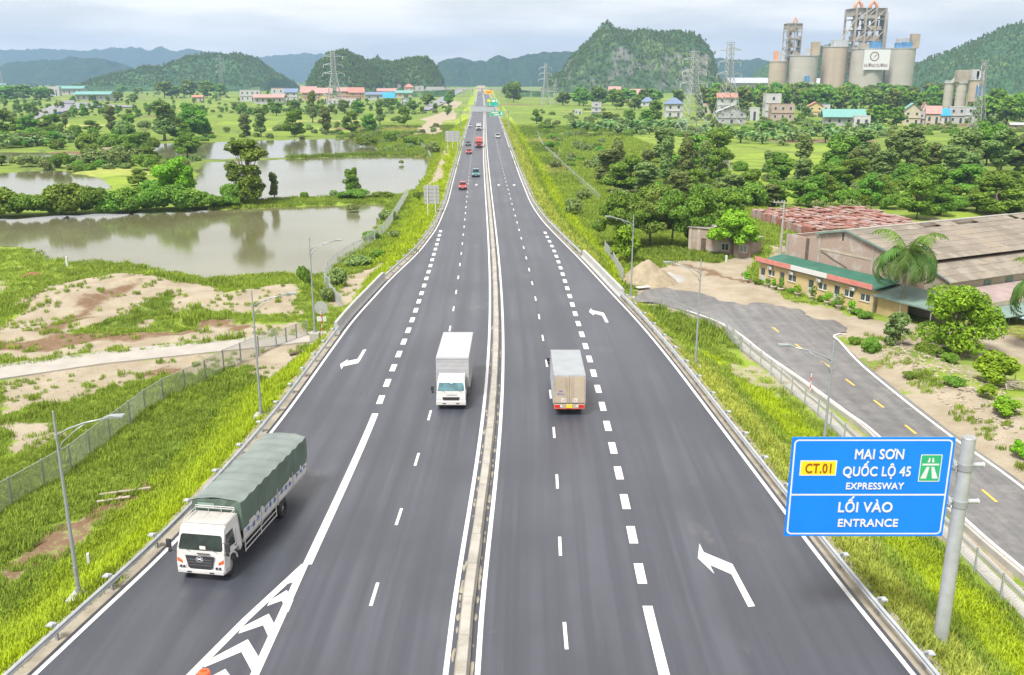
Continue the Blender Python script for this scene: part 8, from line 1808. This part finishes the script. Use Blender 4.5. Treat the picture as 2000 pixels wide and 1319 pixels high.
# long pale roof, small silo group, quarry conveyor
H_('long hall with a pale curved roof left of the silos', 1428, 1500, 186, 152, HW, RG, 'gable', 1, dp=60, nwin=6, name='factory_hall', cat='hall'); H_('low pale hall between the silos', 1588, 1612, 188, 153, HW, RG, 'gable', 1, dp=50, name='factory_hall', cat='hall')
q1 = silo(1848, 1866, 163, SIL[0], 'left narrow concrete silo of the small works at the right', 224, 8); q2 = silo(1862, 1882, 163, SIL[0], 'middle narrow concrete silo of the small works at the right', 224, 0); q3 = silo(1879, 1907, 157, SIL[2], 'right broad beige silo of the small works at the right', 224, -6)
gear(q2, [('frame_house', -.2, 0, 9, 6, 9, STEEL), ('machine', .5, -.2, 5, 5, 6, VESS)]); gear(q3, [('hopper', .1, 0, 6, 5, 6, HW), ('frame_house', -.5, 0, 5, 5, 7, GRS)])
MB().b2((-2.5, -q3[1] - 1, 12), (2.5, -q3[1] * .9, 22)).build('control_box', BLUES, q3[0]); MB().b2((-7, -q3[1] - 4, 0), (6, -q3[1] * .7, 10)).build('dark_bay', RUSTY, q3[0])
X, Y = at(1835, 214, ZB); t = thing('conveyor', 'dark conveyor leaning on the small silo group', 'conveyor', (X, Y, ZB)); MB().cyl((-4, 0, 6), (14, 0, 32), 1.3, n=4).build('gallery', STEEL, t)
for q in (.3, .7): MB().b2((-4 + 18 * q - .4, -.4, -.5), (-4 + 18 * q + .4, .4, 6 + 26 * q)).build('trestle', STEEL, t)
X, Y = at(1900, 172, ZB); t = thing('quarry_bench', 'long grey quarry terrace at the foot of the right hill', 'quarry', (X, Y - 200, ZB)); 
for i in range(4): MB().b2((-20, i * 14, -1), (240, i * 14 + 14, 8 + i * 8)).build('terrace', M('quarry_grey', (.27, .24, .23), .95, var=.2, scale=.05) if i == 0 else bpy.data.materials['quarry_grey'], t, bevel=1.5)
# ------------------------------------------------------------------ distant road furniture
def gantry(Y, z_top, ol, orr, label):
    t = thing('sign_gantry', label, 'gantry', (float(C(Y)), Y, 0))
    for x in (ol, orr): MB().cyl((x, 0, -2), (x, 0, z_top), .22, .18, 10).build('post', GALVD, t)
    bm = MB().b2((ol, -.25, z_top - 1.15), (orr, .25, z_top - 1.0)).b2((ol, -.25, z_top - .25), (orr, .25, z_top)).build('beam', GALVD, t); n = 14
    for i in range(n): a, b_ = ol + (orr - ol) * i / n, ol + (orr - ol) * (i + 1) / n; MB().cyl((a, 0, z_top - 1.1 if i % 2 else z_top - .1), (b_, 0, z_top - .1 if i % 2 else z_top - 1.1), .1, n=4).build('truss_bar', GALVD, bm)
    return t
def hung_sign(Y, x0, x1, y0, y1, mat, label, rows, gantry_back=False):
    zt, zb_ = height(Y, y0), height(Y, y1); D = depth(Y, (zt + zb_) / 2); xa, xb = (x0 - 1000) / FOC * D, (x1 - 1000) / FOC * D
    t = thing('overhead_sign', label, 'sign', ((xa + xb) / 2, Y - .5, zb_)); w, h_ = xb - xa, zt - zb_; p = MB().b2((-w / 2, 0, 0), (w / 2, .15, h_)).build('sign_panel', mat, t)
    o = frame_mesh(w * .97, h_ * .94, .12, .2).build('border', SWHITE, p, loc=(0, -.03, h_ / 2)); flip_to(o, -1)
    for nm, a, b_, c0, d0, m_ in rows: MB().b2((-w / 2 + w * a, -.05, h_ * c0), (-w / 2 + w * b_, -.01, h_ * d0)).build(nm, m_, p)
    for x in (-w * .35, w * .35): MB().b2((x - .1, .15, 0), (x + .1, .45, h_)).build('bracket', GALVD, t)
    return t
YG1 = at(908, 254, 0)[1]; gantry(YG1, height(YG1, 218), -11.3, 11.0, 'first white truss gantry across both carriageways'); YG2 = at(926, 222, 0)[1]; gantry(YG2, height(YG2, 205), -12.0, 11.5, 'second white truss gantry further up the road')
SG2 = M('sign_teal', (.0, .38, .36), .5, var=.05)
hung_sign(YG1, 956.5, 984, 217, 227.5, SGREEN, 'long green direction sign on the first gantry', [('text_line', .12, .6, .55, .78, SWHITE), ('text_line', .3, .7, .2, .42, SWHITE), ('symbol', .78, .9, .25, .75, SWHITE)]); hung_sign(YG2, 951, 973, 193, 207.5, SGREEN, 'tall green direction sign on the second gantry', [('yellow_plate', .06, .32, .55, .9, SYEL), ('text_line', .42, .74, .55, .85, SWHITE), ('teal_plate', .42, .95, .08, .42, SG2), ('symbol', .8, .92, .52, .9, SWHITE), ('arrow', .2, .28, .1, .4, SWHITE)])
MB().b2((-9.5, -.2, height(YG2, 219) - 0), (6.5, .1, height(YG2, 206.5) - .4)).build('sign_back', M('sign_back_grey', (.36, .40, .41), .6, .2, var=.05), bpy.data.objects['sign_gantry.001'])
YO = at(955, 205, 0)[1] * 1.0; t = hung_sign(YO, 946, 963.5, 177, 184, M('sign_orange', (.85, .42, .0), .45, var=.03), 'bright orange sign board furthest up the road', [('text_line', .15, .85, .55, .7, SBROWN), ('text_line', .2, .8, .28, .42, SBROWN)])
for x in (-5, 5): MB().cyl((x, .6, -t.location.z - 1), (x, .6, .5), .25, n=8).build('post', WHITE, t)
def back_sign(x0, x1, y0, y1, px, py, label, nposts):
    X, Y = at(px, py, -1.2); zt, zb_ = height(Y, y0), height(Y, y1); D = depth(Y, zb_); w = (x1 - x0) / FOC * D; xc = ((x0 + x1) / 2 - 1000) / FOC * D; g = float(ground(xc, Y)) - .2
    t = thing('sign_board', label, 'sign', (xc, Y, g)); p = MB().b2((-w / 2, 0, zb_ - g), (w / 2, .06, zt - g)).build('panel_back', ALU, t)
    for q in (.2, .4, .6, .8): MB().b2((-w / 2 + .02, -.05, zb_ - g + (zt - zb_) * q - .04), (w / 2 - .02, 0, zb_ - g + (zt - zb_) * q + .04)).build('stiffener', GALVD, p)
    for i in range(nposts): x = -w / 2 + w * (i + .5) / nposts; MB().cyl((x, -.1, -.4), (x, -.1, zt - g), .085, n=10).build('post', WHITE, t)
back_sign(828, 858, 362, 398, 845, 428, 'grey back of a two legged sign on the left embankment', 2); back_sign(870, 898, 256, 277, 885, 300, 'grey back of a three legged sign further along the left embankment', 3)
# overpass, side road and far left road
def ribbon(name, pts, z, mat, label):
    P = px_poly(pts, z); return sheet(name, [tuple(p) for p in P], z + .25, mat, label)
FROAD = asphalt('far_asphalt', (.17, .17, .18), (.21, .21, .22)); FSAND = M('far_sand', (.28, .25, .2), .9, var=.1, scale=.05)
ribbon('side_road', [(820, 214), (838, 216), (872, 200), (893, 184), (915, 174), (903, 174), (878, 180), (852, 196)], ZB + .6, FROAD, 'grey side road curving up beside the distant expressway')
ribbon('far_left_road', [(20, 240), (75, 217), (105, 206), (150, 201), (215, 205), (262, 207), (255, 210), (185, 210), (135, 216), (85, 228), (45, 243)], ZB + .5, FROAD, 'grey curving road on the far left plain')
X, Y = at(950, 178, 0); X = float(C(1430)) - 2; op_ = thing('overpass', 'pale concrete overpass crossing the expressway in the distance', 'bridge', (X, 1450, 0))
path = [(-170, 30, 1.0), (-110, 14, 4.4), (-60, 5, 6.6), (0, 0, 7.4), (40, 4, 6.8), (75, 8, 5.4), (110, 16, 3.0)]; pp = smooth(path, 5)
MB().sweep([(-5, 0), (-5, 1.6), (-4.6, 1.6), (-4.6, .9), (4.6, .9), (4.6, 1.6), (5, 1.6), (5, 0)], [tuple(p) for p in pp]).build('deck', CONC, op_, fix=True)
for x in (-28, -14, 0, 14, 28): MB().b2((x - .8, -3, -5), (x + .8, 3, 7.2)).build('pier', CONC2, op_)
for s_, x0, x1 in ((-1, -165, -42), (1, 40, 108)): MB().add([(x0, -16, -5), (x1, -16, -5), (x1, 18, -5), (x0, 40, -5), (x0, 12, 1 if s_ < 0 else 6.5), (x1, -3, 6.8 if s_ < 0 else 3), (x1, 5, 6.8 if s_ < 0 else 3), (x0, 20, 1 if s_ < 0 else 6.5)], [(0, 1, 5, 4), (1, 2, 6, 5), (2, 3, 7, 6), (3, 0, 4, 7), (4, 5, 6, 7)]).build('ramp', HG, op_)
MB().b2((-60, -2, 4), (-60.5, 2, 4.5)).build('drain', CONC2, op_)
FZ = ZB + .75
t = small_truck('long white box lorry with a red cab on the far left road', 117, 204, PR, BOXW, 15, 4.0, z=FZ, rz=R(97)); small_truck('white lorry with a blue front on the far left road', 156, 207, PB, BOXW, 9, 3.4, z=FZ, rz=R(105))
X, Y = at(110, 222, FZ); car('small blue car on the far left road', (X, Y, FZ), R(120), PB, 'hatch'); X, Y = at(42, 232, FZ); car('small dark red car at the bend of the far left road', (X, Y, FZ), R(140), PR2, 'hatch')
# ------------------------------------------------------------------ banana plants
def banana(seed):
    r = random.Random(seed); vs, fs = [], []
    for i in range(16):
        a = i * 2.4; L_ = r.uniform(2.0, 3.0); tang = r.uniform(.7, 1.4); q = Vector((math.cos(a), math.sin(a), 0)); sd = Vector((-q.y, q.x, 0)); p = Vector((r.uniform(-.5, .5), r.uniform(-.5, .5), r.uniform(.5, 1.7))); b_ = len(vs); n_ = 6
        for k in range(n_ + 1):
            w_ = .46 * math.sin(math.pi * min(.08 + k / n_, .97)); vs += [tuple(p - sd * w_), tuple(p + Vector((0, 0, -.07))), tuple(p + sd * w_)]; p = p + (q * math.cos(tang) + Vector((0, 0, 1)) * math.sin(tang)) * L_ / n_; tang -= .36
        for k in range(n_): fs += [(b_ + 3 * k, b_ + 3 * k + 1, b_ + 3 * k + 4, b_ + 3 * k + 3), (b_ + 3 * k + 1, b_ + 3 * k + 2, b_ + 3 * k + 5, b_ + 3 * k + 4)]
    me = MB().add(vs, fs).mesh('leaves', LF['banana']); a = me.attributes.new('tone', 'FLOAT', 'POINT'); a.data.foreach_set('value', np.repeat(np.random.default_rng(seed).uniform(.2, 1, len(vs) // 3), 3).astype(np.float32))
    return me
BAN = [banana(i) for i in range(3)]; BST = MB().tube([(0, 0, -.4), (0, 0, 1), (0, 0, 2.0)], [.2, .16, .1], 8).mesh('stem', LF['palm'], smooth=True)
a = BST.attributes.new('tone', 'FLOAT', 'POINT'); a.data.foreach_set('value', np.full(len(BST.vertices), .5, np.float32))
def bananas(n, x0, x1, y0, y1, s0, s1, label, group):
    for i in range(n):
        px, py = x0 + (x1 - x0) * (i + rnd.random()) / n, rnd.uniform(y0, y1); X, Y = at(px, py, ZB)
        if near_ponds(np.array([X]), np.array([Y]))[0]: continue
        t = thing('banana_plant', label, 'banana plant', (X, Y, float(ground(X, Y))), rnd.uniform(0, 6), group); k = rnd.uniform(s0, s1); t.scale = (k * 1.2, k * 1.2, k); part('leaves', BAN[i % 3], t); part('stem', BST, t)
bananas(56, 1112, 1335, 246, 264, 1.3, 1.9, 'banana plant in the row along the yellow marsh field', 'banana plants along the marsh field'); bananas(56, 1370, 1720, 254, 284, 1.1, 1.7, 'banana plant in the field in front of the village houses', 'banana plants in the village field'); bananas(26, 1480, 1720, 240, 254, .9, 1.3, 'banana plant close to the village houses', 'banana plants close to the village houses')
bananas(26, 0, 130, 268, 288, 1.2, 1.7, 'banana plant in the grove behind the left ponds', 'banana plants behind the left ponds'); bananas(20, 530, 640, 212, 226, 1.1, 1.5, 'banana plant in front of the left village', 'banana plants in front of the left village')
# ------------------------------------------------------------------ haze: the air over the whole plain
m = bpy.data.materials.new('haze_air'); m.use_nodes = True; nt = m.node_tree; nt.nodes.clear()
ov = nt.nodes.new('ShaderNodeOutputMaterial'); pv = nt.nodes.new('ShaderNodeVolumePrincipled')
pv.inputs['Color'].default_value = (.38, .58, .86, 1); pv.inputs['Density'].default_value = .000135; pv.inputs['Anisotropy'].default_value = .1
nt.links.new(pv.outputs[0], ov.inputs['Volume'])
hz = MB().b2((-9000, -90, -12), (9000, 9900, 420)).build('haze', m)
tag(hz, 'pale humid air over the plain', kind='stuff')
